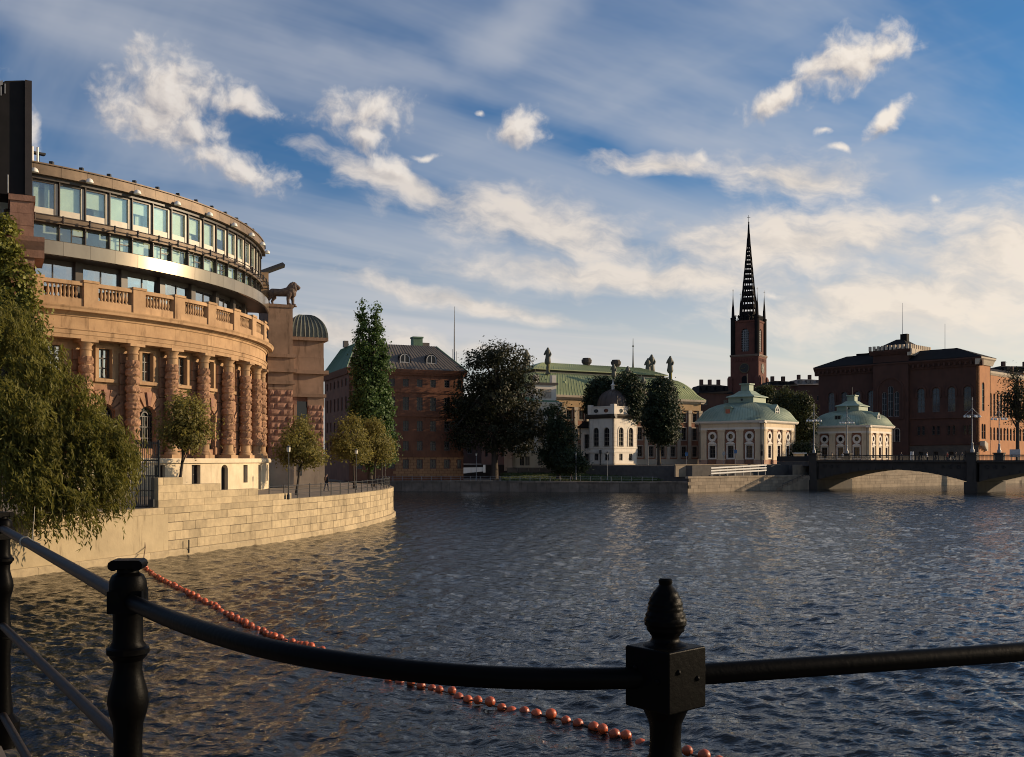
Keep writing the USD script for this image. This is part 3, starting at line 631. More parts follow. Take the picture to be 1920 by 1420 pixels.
        for i in range(k - 1):
            for j in range(seg):
                a, b = i * seg + j, i * seg + (j + 1) % seg; f += [(a, b, b + seg), (a, b + seg, a + seg)]
        e = (k - 1) * seg
        for j in range(1, seg - 1): f += [(0, j + 1, j), (e, e + j, e + j + 1)]
        return v, np.array(f)
    for k, u in enumerate(COLS):
        p = F(u, 0, 0); c = (p[0], p[1], 0)
        col = MB().lathe(c, [(.50, 6.62), (.50, 8.1), (.48, 12), (.45, 16.1)], 24).build('column', SAND, t, smooth=35)
        dgc = math.degrees(1 / 34)
        MB().fbox(F, u - .72 * dgc, u + .72 * dgc, -.72, .72, 6.62, 6.95).lathe(c, [(.70, 6.95), (.72, 7.05), (.66, 7.16), (.56, 7.2), (.58, 7.3), (.51, 7.4)], 24).build('base', SAND, col, smooth=35)
        MB().lathe(c, [(.46, 15.72), (.52, 15.76), (.52, 15.86), (.46, 15.9), (.47, 16.1), (.64, 16.34), (.66, 16.40)], 24).fbox(F, u - .74 * dgc, u + .74 * dgc, -.74, .74, 16.40, 16.638).build('capital', SAND, col, smooth=35)
        z = 7.95
        for i in range(10):
            h = .70 if i % 2 == 0 else .74
            v, f = drum(p, .66 - .004 * i if i % 2 == 0 else .585, z + .02, z + h - .02, 100 * k + i); obj('drum', (v, f), RUST, col, smooth=25); z += h + .01
        # pilaster strip of rough stones on the wall behind
        for z in np.arange(6.7, 15.6, .92):
            MB().fbox(F, u - .80 * dgc, u + .80 * dgc, -1.0, -.66 + rng.uniform(-.05, .05), z, z + .86).build('pier_stone', RUST, t)
    # entablature, cut bay by bay
    for a, b in zip(edges[:-1], edges[1:]):
        seg = 7
        MB().sweep(F, a, b, [(-1.4, 16.64), (.52, 16.64), (.52, 16.95), (.58, 16.97), (.58, 17.30), (.66, 17.34), (.66, 17.42), (-1.4, 17.42)], seg).build('architrave', SAND, t)
        MB().sweep(F, a + .015, b - .015, [(-1.4, 17.42), (.46, 17.42), (.46, 18.44), (-1.4, 18.44)], seg).build('frieze', SAND, t)
        MB().sweep(F, a, b, [(-1.4, 18.44), (.55, 18.44), (.60, 18.62), (.74, 18.66), (.80, 18.78), (1.22, 18.82), (1.26, 19.0), (1.34, 19.14), (1.36, 19.22), (.9, 19.26), (-1.4, 19.26)], seg).build('cornice', SAND, t)
    # balustrade
    d0, d1 = .30, .86
    for k, (a, b) in enumerate(zip(COLS[:-1], COLS[1:])):
        dgb = math.degrees(1 / 34.6); pa, pb = a + .62 * dgb, b - .62 * dgb
        MB().fbox(F, a - .62 * dgb, a + .62 * dgb, d0 - .12, d1 + .12, 19.26, 21.30, 2).sweep(F, a - .68 * dgb, a + .68 * dgb, [(d0 - .2, 21.30), (d1 + .2, 21.30), (d1 + .2, 21.5), (d0 - .2, 21.5)], 2).build('balustrade_pier', SAND, t)
        MB().fbox(F, pa, pb, d0, d1, 19.26, 19.92, 5).build('balustrade_base', SAND, t)
        MB().fbox(F, pa, pb, d0 - .02, d1 + .04, 21.02, 21.34, 5).build('balustrade_rail', SAND, t)
        ha, hb = pa + .12 * dgb, pb - .12 * dgb
        
        for u in np.linspace(ha, hb, 10)[1:-1]:
            p = F(u, .58, 0); MB().lathe(p, [(.15, 19.92), (.15, 20.0), (.08, 20.06), (.09, 20.14), (.135, 20.30), (.13, 20.42), (.07, 20.72), (.07, 20.82), (.13, 20.90), (.13, 21.02)], 8).build('baluster', SAND, t, smooth=40)
    # set-back dark storey behind the balustrade
    MB().sweep(F, A0, A1, [(-2.2, 19.26), (-1.4, 19.26), (-1.4, 19.9), (-2.2, 19.9)], NS).build('parapet_wall', BROWNMETAL, t)
    for a, b in zip(COLS[:-1], COLS[1:]):
        dgb = math.degrees(1 / 32.4); MB().fbox(F, a - .32 * dgb, a + .32 * dgb, -1.9, -1.15, 19.9, 23.3).build('dark_post', BROWNMETAL, t)
        m = (a + b) / 2
        for q0, q1 in ((a + .32 * dgb, m), (m, b - .32 * dgb)):
            o = MB().fbox(F, q0, q0 + .08, -1.62, -1.46, 19.9, 23.0).fbox(F, q1 - .08, q1, -1.62, -1.46, 19.9, 23.0).fbox(F, q0, q1, -1.62, -1.46, 22.9, 23.3, 3).build('terrace_window', BROWNMETAL, t)
            MB().fbox(F, q0 + .08, q1 - .08, -1.56, -1.53, 19.9, 22.9, 3).build('pane', PANE2, o)
    MB().sweep(F, A0, A1, [(-4.2, 19.3), (-4.0, 19.3), (-4.0, 23.3), (-4.2, 23.3)], NS).build('inner_wall', DARKINNER, t)
    # bronze band with its seams, soffit under it
    MB().sweep(F, A0, A1, [(-4.2, 23.30), (.60, 23.30), (.60, 23.40), (-4.2, 23.40)], NS).build('soffit', BROWNMETAL, t)
    fine = list(np.linspace(A0, A1, 19))
    for a, b in zip(fine[:-1], fine[1:]):
        MB().sweep(F, a + .018, b - .018, [(.62, 23.26), (.78, 23.30), (.80, 24.42), (.72, 24.48), (.55, 24.48), (.55, 23.26)], 6).build('bronze_panel', BRONZE, t, smooth=30)
    # upper glazed rows
    MB().sweep(F, A0, A1, [(-14, 24.30), (.5, 24.30), (.5, 24.40), (-14, 24.40)], NS).build('floor_slab', BROWNMETAL, t)
    MB().sweep(F, A0, A1, [(-3.6, 24.4), (-3.4, 24.4), (-3.4, 29.6), (-3.6, 29.6)], NS).build('inner_wall', INNER, t)
    gd = -.30
    ms = [COLS[0] + DTH / 2 * k for k in range(0, 18)]
    for k, (a, b) in enumerate(zip(ms[:-1], ms[1:])):
        bar = MB().fbox(F, a - .07, a + .07, gd - .1, gd + .30, 24.5, 29.6).build('mullion', BROWNMETAL, t)
        MB().fbox(F, a + .08, a + .16, gd - .08, gd + .12, 26.75, 29.35).build('light_strip', CREAMMETAL, bar)
        MB().fbox(F, a - .55, a - .12, gd - .08, gd + .14, 26.75, 29.35).build('light_strip', CREAMMETAL, bar)
        # lower row
        o = MB().fbox(F, a + .11, b - .11, gd - .05, gd + .06, 25.86, 26.02, 3).fbox(F, a + .11, b - .11, gd - .05, gd + .06, 24.48, 24.60, 3).fbox(F, a + .07, a + .14, gd - .05, gd + .05, 24.48, 26.02).build('lower_window', BROWNMETAL, t)
        if k % 2: MB().fbox(F, (a + b) / 2 - .05, (a + b) / 2 + .05, gd - .05, gd + .05, 24.6, 25.86).fbox(F, (a + b) / 2, b - .11, gd - .05, gd + .05, 25.25, 25.33).build('glazing_bar', BROWNMETAL, o)
        MB().fbox(F, a + .11, b - .11, gd - .02, gd, 24.60, 25.86, 3).build('pane', PANE, o)
        if k > 2: MB().fbox(F, a + .2, a + .2 + (b - a - .4) * rng.uniform(.7, 1.0), gd - .25, gd - .22, 24.5 + rng.uniform(0, .3), 25.9, 3).build('blind', BLIND, o)
        # upper row
        o = MB().fbox(F, a + .11, b - .11, gd - .05, gd + .10, 29.30, 29.50, 3).fbox(F, a + .11, b - .11, gd - .05, gd + .10, 26.55, 26.75, 3).fbox(F, b - .14, b - .07, gd - .05, gd + .08, 26.55, 29.50).build('upper_window', BROWNMETAL, t)
        MB().fbox(F, a + .16, b - .55, gd - .03, gd + .08, 26.75, 27.25, 3).build('sill_panel', CREAMMETAL, o)
        MB().fbox(F, a + .16, b - .55, gd - .01, gd + .01, 27.25, 29.30, 3).build('pane', PANE, o)
        if k != 0: MB().fbox(F, a + .18, b - .57, gd - .22, gd - .20, (27.3, 27.3, 27.9, 27.3, 28.3)[k % 5], 29.3, 3).build('blind', BLIND, o)
        if k % 2 == 1 or rng.random() < .6:
            for q in rng.uniform(.05, .75, 3): MB().fbox(F, a + .42 + (b - a - .9) * q, a + .42 + (b - a - .9) * q + rng.uniform(.25, .7), gd - .55, gd - .5, 26.8, 29.3).build('curtain', BLIND, o)
    MB().sweep(F, A0, A1, [(-.5, 26.02), (.16, 26.02), (.16, 26.55), (-.5, 26.55)], NS).build('spandrel', FASCIA, t)
    g = MB()
    for z, d in ((26.45, .72), (26.05, .72)): g.tube(F(np.linspace(A0, A1, 90), d, z), .05, 5)
    for u in ms: g.rod(F(u, .1, 26.2), F(u, .85, 26.2), .06, 5); g.box(F(u, .75, 26.25), (.14, .14, .6))
    g.build('maintenance_rail', BROWNMETAL, t)
    MB().sweep(F, A0, A1, [(-.5, 29.5), (.05, 29.5), (.05, 29.78), (-.5, 29.78)], NS).build('shadow_gap', BROWNMETAL, t)
    for a, b in zip(fine[:-1], fine[1:]):
        MB().sweep(F, a + .02, b - .02, [(-.2, 29.78), (.42, 29.80), (.42, 30.0), (.34, 30.02), (.34, 30.62), (.46, 30.66), (.46, 30.76), (-.2, 30.8)], 4).build('fascia_panel', FASCIA, t)
    for u in COLS:
        p = F(u, .66, 29.84); o = MB().lathe((0, 0, 0), [(.02, -.09), (.30, -.06), (.32, .02), (.25, .20), (.1, .30), (.02, .32)], 12); v, f = o.arrays(); obj('wall_lamp', (v + p, f), WHITEPAINT, t, smooth=40)
    r = MB()
    r.sweep(F, A0, A1, [(-33.9, 30.55), (-.2, 30.55), (-.2, 30.70), (-6, 30.85), (-33.9, 30.9)], NS); r.build('roof', BROWNMETAL, t)
    for u in np.linspace(-50, 8, 15): MB().box(F(u, .1, 30.92), (.3, .3, .28)).build('roof_vent', IRON, t)
    MB().box(F(-48.6, -.6, 31.7), (2.6, .5, .16), rz=.7).rod(F(-49.3, -.5, 30.8), F(-49.3, -.5, 31.8), .05).rod(F(-47.2, -.5, 30.8), F(-47.2, -.5, 31.7), .05).build('roof_gantry', IRON, t)
    for u in (-48.4, -47.7): MB().rod(F(u, .1, 30.8), F(u, .1, 32.0), .10, 8).build('roof_pipe', WHITEPAINT, t)
    # solid body behind
    bp = [tuple(F(u, -4.3, 0)[:2]) for u in np.linspace(A0, A1, 20)] + [(-34, 150), (-110, 150), (-110, 80), (-46, 80)]
    m = trimesh.creation.extrude_polygon(Polygon(bp), 18.0, engine='earcut'); m.apply_translation([0, 0, 3.3]); obj('rear_block', (m.vertices, m.faces), RUSTD, t)
    # ---- left flanking pylon
    b = math.radians(27); P0 = Flat((-.4953 * 78.75, 78.75), b); Wd = 1.66
    def courses(F, u0, u1, dd, z0, z1, h, nm, m, proud=.12):
        z = z0; i = 0
        while z < z1 - .05:
            hh = min(h, z1 - z); MB().fbox(F, u0 - (proud if i % 2 else 0), u1 + (proud if i % 2 else 0), dd, 0 + (proud if i % 2 else 0), z + .01, z + hh - .01).build(nm, m, t); z += hh; i += 1
    courses(P0, 0, Wd, -4, 3.3, 22.3, .8, 'pylon_course', RUSTD, .06)
    MB().sweep(P0, -.5, Wd + .75, [(-4.4, 22.3), (.25, 22.3), (.3, 22.9), (.55, 23.2), (.75, 23.5), (.8, 23.85), (-4.4, 23.85)], 1).build('pylon_cornice', RUSTD, t)
    courses(P0, 0, Wd, -3.6, 23.85, 26.7, .95, 'pylon_course', RUSTD, .02)
    MB().fbox(P0, -.12, Wd + .12, -3.8, .14, 26.7, 27.15).build('pylon_cap', RUSTD, t)
    dk = mat('black_sheet_metal', (0.014, 0.012, 0.012), (0.009, 0.008, 0.008), scale=1, rough=.75, spec=.2)
    z = lambda py: PZ(py, 78.5)
    tower = MB().poly(P0, Polygon([(-3.0, 27.15), (Wd - .16, 27.15), (Wd - .16, z(143)), (Wd - .75, z(143.5)), (-.35, z(150)), (-2.4, z(190))]), -3.2, -.15).build('dark_roof_box', dk, t)
    MB().fbox(P0, Wd - .62, Wd - .13, -.15, .10, 27.2, z(144)).build('edge_panel', mat('dark_brown_sheet', (.035, .027, .024), scale=1, rough=.6), tower)
    MB().poly(P0, Polygon([(-2.6, z(172)), (-.5, z(150)), (-.5, z(158)), (-2.3, z(182))]), -.14, -.06).build('pale_flashing', GREYMETAL, tower)
    for k in range(3): MB().fbox(P0, -.95 + .28 * k, -.85 + .28 * k, -.14, -.05, z(184 - 5 * k), z(168 - 6 * k)).build('louvre', GREYMETAL, tower)
    MB().rod(P0(-.15, .05, 27.2), P0(-.15, .05, 28.6), .06).build('pipe', GREYMETAL, tower)
    # ---- right-hand pylon under the lion
    Y1 = 116.5; P1 = Flat((PX(503, Y1), Y1), math.radians(24)); w1 = P1.u_at(549)
    def wall_stack(F, w, dd, spec):
        for (z0, z1, pr, m, nm) in spec: MB().fbox(F, 0 - min(pr, .1), w + pr, -dd, pr, z0, z1).build(nm, m, t)
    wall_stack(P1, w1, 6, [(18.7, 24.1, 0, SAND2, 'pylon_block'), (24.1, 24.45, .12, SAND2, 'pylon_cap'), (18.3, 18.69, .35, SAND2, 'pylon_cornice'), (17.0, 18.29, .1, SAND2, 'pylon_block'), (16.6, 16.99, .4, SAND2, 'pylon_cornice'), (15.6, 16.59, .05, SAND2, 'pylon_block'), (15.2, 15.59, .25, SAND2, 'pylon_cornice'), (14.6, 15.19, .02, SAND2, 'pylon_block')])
    def rustic(F, u0, u1, dd, z0, z1, h, bl):
        z = z0; i = 0
        while z < z1 - .1:
            u = u0 - (bl * .5 if i % 2 else 0)
            while u < u1 - .05:
                a, e = max(u, u0), min(u + bl, u1)
                if e - a > .1:
                    mm = MB(); us = np.linspace(a + .02, e - .02, 5); zz = np.linspace(z + .02, z + h - .02, 4)
                    U, Z = np.meshgrid(us, zz, indexing='ij'); D = .04 + .26 * meshkit.fbm(np.stack([U * 3 + 50, Z * 3, 0 * U], -1), 3, 5); D[0] = D[-1] = 0; D[:, 0] = D[:, -1] = 0
                    v = F(U, D - dd * 0, Z).reshape(-1, 3); f = []
                    for x in range(4):
                        for y in range(3): q = x * 4 + y; f += [(q, q + 4, q + 5), (q, q + 5, q + 1)]
                    mm.add(v, f).build('rustic_stone', RUSTD, t)
                u += bl
            z += h; i += 1
    MB().fbox(P1, 0, w1, -6, -.02, 6.6, 14.6).build('pylon_core', RUSTD, t)
    rustic(P1, 0, w1, 0, 7.0, 14.6, .76, 1.4)
    greyst = mat('grey_plinth_stone', (0.36, 0.30, 0.24), (0.26, 0.21, 0.17), scale=.7, rough=.9, stain=.4)
    MB().fbox(P1, -.05, w1 + .1, -6, .12, 3.3, 6.6).build('pylon_foot', greyst, t)
    # gable block with the rounded copper roof
    Y2 = 119.5; P2 = Flat((PX(549, Y2), Y2), math.radians(24)); w2 = P2.u_at(607)
    dd = 9
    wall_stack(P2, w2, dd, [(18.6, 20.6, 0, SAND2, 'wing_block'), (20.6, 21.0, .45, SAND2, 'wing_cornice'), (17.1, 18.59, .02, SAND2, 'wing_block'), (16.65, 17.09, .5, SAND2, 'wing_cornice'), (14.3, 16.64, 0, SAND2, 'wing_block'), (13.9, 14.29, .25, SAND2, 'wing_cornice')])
    MB().fbox(P2, 0, w2, -dd, -.35, 3.3, 13.9).build('wing_core', RUSTD, t)
    MB().fbox(P2, w2 - 1.9, w2, -dd, -.02, 6.6, 13.9).fbox(P2, 0, .5, -dd, -.02, 6.6, 13.9).build('wing_pier', RUSTD, t)
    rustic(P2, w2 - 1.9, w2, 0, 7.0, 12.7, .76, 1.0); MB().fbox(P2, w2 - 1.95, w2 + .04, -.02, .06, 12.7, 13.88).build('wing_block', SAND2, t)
    MB().fbox(P2, .1, .42, -.3, .12, 8.3, 13.0).build('window_jamb', SAND2, t)
    MB().fbox(P2, .5, w2 - 1.9, -.6, -.33, 8.6, 13.4).build('niche', DARKGLASS, t)
    MB().fbox(P2, -.1, w2 + .1, -dd, .1, 3.3, 6.6).build('wing_foot', greyst, t)
    MB().fbox(P2, w2 * .15, w2 * .15 + .5, .1, .13, 4.6, 6.2).build('window', DARKGLASS, t)
    rp = [(w2 / 2 + .45 - (w2 * .42 + .3) * (1 - math.cos(a)), dd / 2 + .45 - (dd * .30) * (1 - math.cos(a)), 21.0 + 2.9 * math.sin(a)) for a in np.linspace(0, math.pi / 2, 9)]
    R = MB().loft(P2, w2 / 2, -dd / 2, rp).build('curved_roof', COPPERG, t)
    for k in range(9):
        for s_ in (0, 1):
            pts = []
            for hu, hd, z_ in rp:
                q = -1 + 2 * (k + .5) / 9
                pts.append(P2(w2 / 2 + q * hu, -dd / 2 + hd + .03, z_ + .03) if s_ == 0 else P2(w2 / 2 + hu + .03, -dd / 2 + q * hd, z_ + .03))
            MB().tube(pts, .05, 4).build('roof_rib', COPPERG, R)
    # beam of the maintenance cradle, and the small block it stands on
    p = P1(.2, -2.5, 0)
    MB().fbox(P1, -.6, .45, -3.2, -2.2, 24.4, 28.4).build('roof_block', SAND, t)
    MB().tube([at(488, 513, 119), at(532, 497, 121)], [.34, .34], 4).build('cradle_beam', IRON, t)
    return P1, P2
LP, WP = curved_building()

# ------------------------------------------------------------------ lion on the pylon
def lion():
    base = LP(LP.u_at(536), -1.6, 24.45)
    t = thing('lion_statue', 'weathered stone lion standing on the pylon at the end of the curved building', 'statue', base)
    LM = mat('weathered_bronze_stone', (0.12, 0.075, 0.055), (0.06, 0.04, 0.032), scale=1.6, rough=.7, bump=.03, bscale=6)
    MB().box(base + (-.0, 0, .06), (3.0, 1.2, .12), rz=LP.ang * 0).build('plinth', LM, t)
    V = lambda x, y, z: base + np.array([x, y, z + .1])
    B = [((V(-1.25, 0, 1.55), .46), (V(-.3, 0, 1.50), .45)), ((V(-.3, 0, 1.5), .45), (V(.75, 0, 1.62), .60)), ((V(.75, 0, 1.62), .58), (V(1.1, 0, 2.05), .52))]
    for s in (-.30, .30):
        B += [((V(-1.35, s, 1.45), .40), (V(-1.22 + s * .5, s, .98), .24)), ((V(-1.22 + s * .5, s, .98), .22), (V(-1.52 + s * .5, s, .58), .15)), ((V(-1.52 + s * .5, s, .58), .14), (V(-1.42 + s * .5, s, .12), .12)), ((V(-1.42 + s * .5, s, .10), .13), (V(-1.2 + s * .5, s, .08), .12))]
        B += [((V(.85, s, 1.4), .34), (V(.85 + s * .7, s, .75), .21)), ((V(.85 + s * .7, s, .75), .2), (V(.88 + s * .7, s, .15), .16)), ((V(.88 + s * .7, s, .12), .16), (V(1.12 + s * .7, s, .1), .14))]
    B += [((V(1.25, 0, 2.28), .36), (V(1.62, 0, 2.2), .27)), ((V(1.62, 0, 2.16), .25), (V(1.86, 0, 2.08), .19)), ((V(1.6, 0, 2.02), .15), (V(1.82, 0, 1.90), .11))]
    for s in (-.24, .24): B.append(((V(1.22, s, 2.6), .10), (V(1.2, s * 1.1, 2.7), .06)))
    B += [((V(-1.65, 0, 1.6), .10), (V(-1.95, 0, 1.2), .08)), ((V(-1.95, 0, 1.2), .08), (V(-1.98, 0, .7), .07)), ((V(-1.98, 0, .7), .12), (V(-2.0, 0, .45), .06))]
    m = hulls(B, .14, 6); obj('body', (m.vertices, m.faces), LM, t, smooth=True)
    mn = hulls([((V(1.1, 0, 2.25), .50), (V(.92, 0, 1.75), .62)), ((V(1.0, 0, 1.75), .55), (V(1.15, 0, 1.25), .34)), ((V(1.2, 0, 2.35), .42), (V(1.28, 0, 2.0), .46))], .10, 2)
    nn = trimesh.Trimesh(mn.vertices, mn.faces).vertex_normals; mn.vertices += nn * (.16 * (meshkit.fbm(mn.vertices * 4.5, 3) - .4))[:, None]
    obj('mane', (mn.vertices, mn.faces), LM, t, smooth=True)
lion()
# ------------------------------------------------------------------ far buildings
BRICK = mat('old_red_brick', (0.23, 0.098, 0.053), (0.145, 0.062, 0.035), scale=.5, rough=.92, bump=.03, bscale=1.6, stain=.45)
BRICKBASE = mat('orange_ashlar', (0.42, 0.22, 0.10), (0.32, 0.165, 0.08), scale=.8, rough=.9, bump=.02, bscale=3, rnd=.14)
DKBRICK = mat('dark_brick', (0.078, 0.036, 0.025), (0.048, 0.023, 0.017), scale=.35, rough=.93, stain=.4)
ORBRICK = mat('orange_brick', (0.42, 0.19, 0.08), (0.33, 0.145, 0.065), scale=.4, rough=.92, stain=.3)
CHBRICK = mat('church_brick', (0.125, 0.046, 0.032), (0.08, 0.031, 0.022), scale=.3, rough=.93, stain=.4)
GREENCU = mat('green_copper', (0.13, 0.215, 0.13), (0.085, 0.15, 0.09), scale=.35, rough=.6, stain=.5, stretch=(1, 1, .3))
OLIVECU = mat('olive_copper', (0.27, 0.31, 0.15), (0.19, 0.23, 0.115), scale=.25, rough=.6, stain=.35)
PALECU = mat('pale_copper', (0.27, 0.32, 0.225), (0.165, 0.225, 0.18), scale=.3, rough=.65, stain=.35, stain_col=(.35, .4, .42))
ZINC = mat('brown_zinc', (0.16, 0.135, 0.11), (0.11, 0.09, 0.075), scale=.4, rough=.5, stain=.4, stretch=(1, 1, .2))
BLACKROOF = mat('black_roof', (0.014, 0.012, 0.012), (0.008, 0.007, 0.007), scale=.5, rough=.8, spec=.1)
CREAM = mat('cream_plaster', (0.62, 0.50, 0.34), (0.52, 0.41, 0.28), scale=.5, rough=.85, stain=.3)
PINKW = mat('pinkish_white_plaster', (0.68, 0.62, 0.53), (0.60, 0.54, 0.46), scale=.5, rough=.85, stain=.25)
OCHRE = mat('ochre_plaster', (0.46, 0.31, 0.16), (0.36, 0.24, 0.13), scale=.5, rough=.88, stain=.35)
PAVBRICK = mat('pavilion_brick', (0.27, 0.13, 0.08), (0.2, 0.095, 0.06), scale=.8, rough=.9)
PALEST = mat('pale_dressed_stone', (0.50, 0.42, 0.32), (0.40, 0.34, 0.26), scale=.5, rough=.88, stain=.35)
DOMECU = mat('brown_copper', (0.075, 0.052, 0.04), (0.045, 0.033, 0.027), scale=.8, rough=.5, stain=.4)
GOLD = mat('gilding', (0.75, 0.55, 0.16), (0.6, 0.42, 0.1), scale=2, rough=.35, metal=.8)
STATUEM = mat('statue_bronze', (0.085, 0.085, 0.06), (0.05, 0.05, 0.04), scale=2, rough=.6)
FARFRAME = mat('window_woodwork', (0.13, 0.11, 0.095), (0.09, 0.08, 0.07), scale=2, rough=.7)
WSTONE = mat('window_surround_stone', (0.44, 0.36, 0.28), (0.36, 0.29, 0.22), scale=1, rough=.85)

def arch_shape(u, hw, z0, z1): return unary_union([sbox(u - hw, z0, u + hw, z1 - hw), Point(u, z1 - hw).buffer(hw, 8)])
def window(t, F, u, hw, z0, z1, arch=False, d=0.0, deep=.3, nx=1, nz=2, frame=None, surround=None, sur_w=.22, name='window', gl=None):
    """A window in its reveal: frame with bars, a pane behind, an optional stone surround proud of the wall."""
    S = arch_shape(u, hw, z0, z1) if arch else sbox(u - hw, z0, u + hw, z1)
    b = min(.13, hw * .22); fr = MB().poly(F, S.difference(S.buffer(-b)), d - deep, d - deep + .12)
    for i in range(1, nx + 1): k = u - hw + 2 * hw * i / (nx + 1); fr.fbox(F, k - .05, k + .05, d - deep + .01, d - deep + .11, z0 + .02, z1 - .06)
    for i in range(1, nz + 1): k = z0 + (z1 - z0) * i / (nz + 1); fr.fbox(F, u - hw + .03, u + hw - .03, d - deep + .015, d - deep + .105, k - .045, k + .045)
    o = fr.build(name, frame or FARFRAME, t)
    MB().poly(F, S.buffer(-.02), d - deep - .06, d - deep + .02).build('pane', gl or FARGLASS, o)
    if surround:
        O = S.buffer(sur_w, join_style=2).difference(S); MB().poly(F, O.intersection(sbox(u - 9, z0 - .001 if arch else z0 - sur_w, u + 9, 99)), d - .1, d + .10).build('surround', surround, o)
    return S
def wall(t, F, u0, u1, z0, z1, holes, m, d=0, th=.5, name='wall'):
    P = sbox(u0, z0, u1, z1)
    if holes: P = P.difference(unary_union(holes))
    for g in getattr(P, 'geoms', [P]): o = MB().poly(F, g, d - th, d).build(name, m, t)
    return o
def dormer(t, F, u, d0, d1, z0, z1, hw, m, name='dormer', pane=True, arch=True):
    S = arch_shape(u, hw, z0, z1 + hw * .3) if arch else Polygon([(u - hw, z0), (u + hw, z0), (u + hw, z1 - hw * .6), (u, z1 + hw * .3), (u - hw, z1 - hw * .6)])
    S2 = S.buffer(.12, join_style=2).intersection(sbox(u - 9, z0, u + 9, 99))
    o = MB().poly(F, S, d0, d1).build(name, m, t)
    MB().poly(F, S2.difference(S.buffer(-.18)), d1 - .02, d1 + .10).build('dormer_frame', WHITEPAINT, o)
    MB().poly(F, S2.difference(S.buffer(-.05)), d0, d1 + .12).build('dormer_roof', m, o)
    if pane:
        MB().poly(F, S.buffer(-.19), d1, d1 + .03).build('pane', FARGLASS, o)
        MB().fbox(F, u - .06, u + .06, d1 + .03, d1 + .08, z0 + .2, z1).fbox(F, u - hw + .2, u + hw - .2, d1 + .03, d1 + .075, (z0 + z1) / 2 - .05, (z0 + z1) / 2 + .05).build('glazing_bar', WHITEPAINT, o)
    return o
def seams(R, F, rings, n, side, m, r=.05):
    """Standing seams that run up the given side of a lofted roof: rings of (centre u, centre d, half u, half d, z)."""
    s = MB()
    for k in range(1, n):
        q = -1 + 2 * k / n
        pts = [F(cu + q * hu, cd + hd + .02, z + .02) if side == 'front' else F(cu + hu + .02, cd + q * hd, z + .02) if side == 'right' else F(cu - hu - .02, cd + q * hd, z + .02) for cu, cd, hu, hd, z in rings]
        s.tube(pts, r, 4)
    s.build('roof_seam', m, R, kind='stuff')

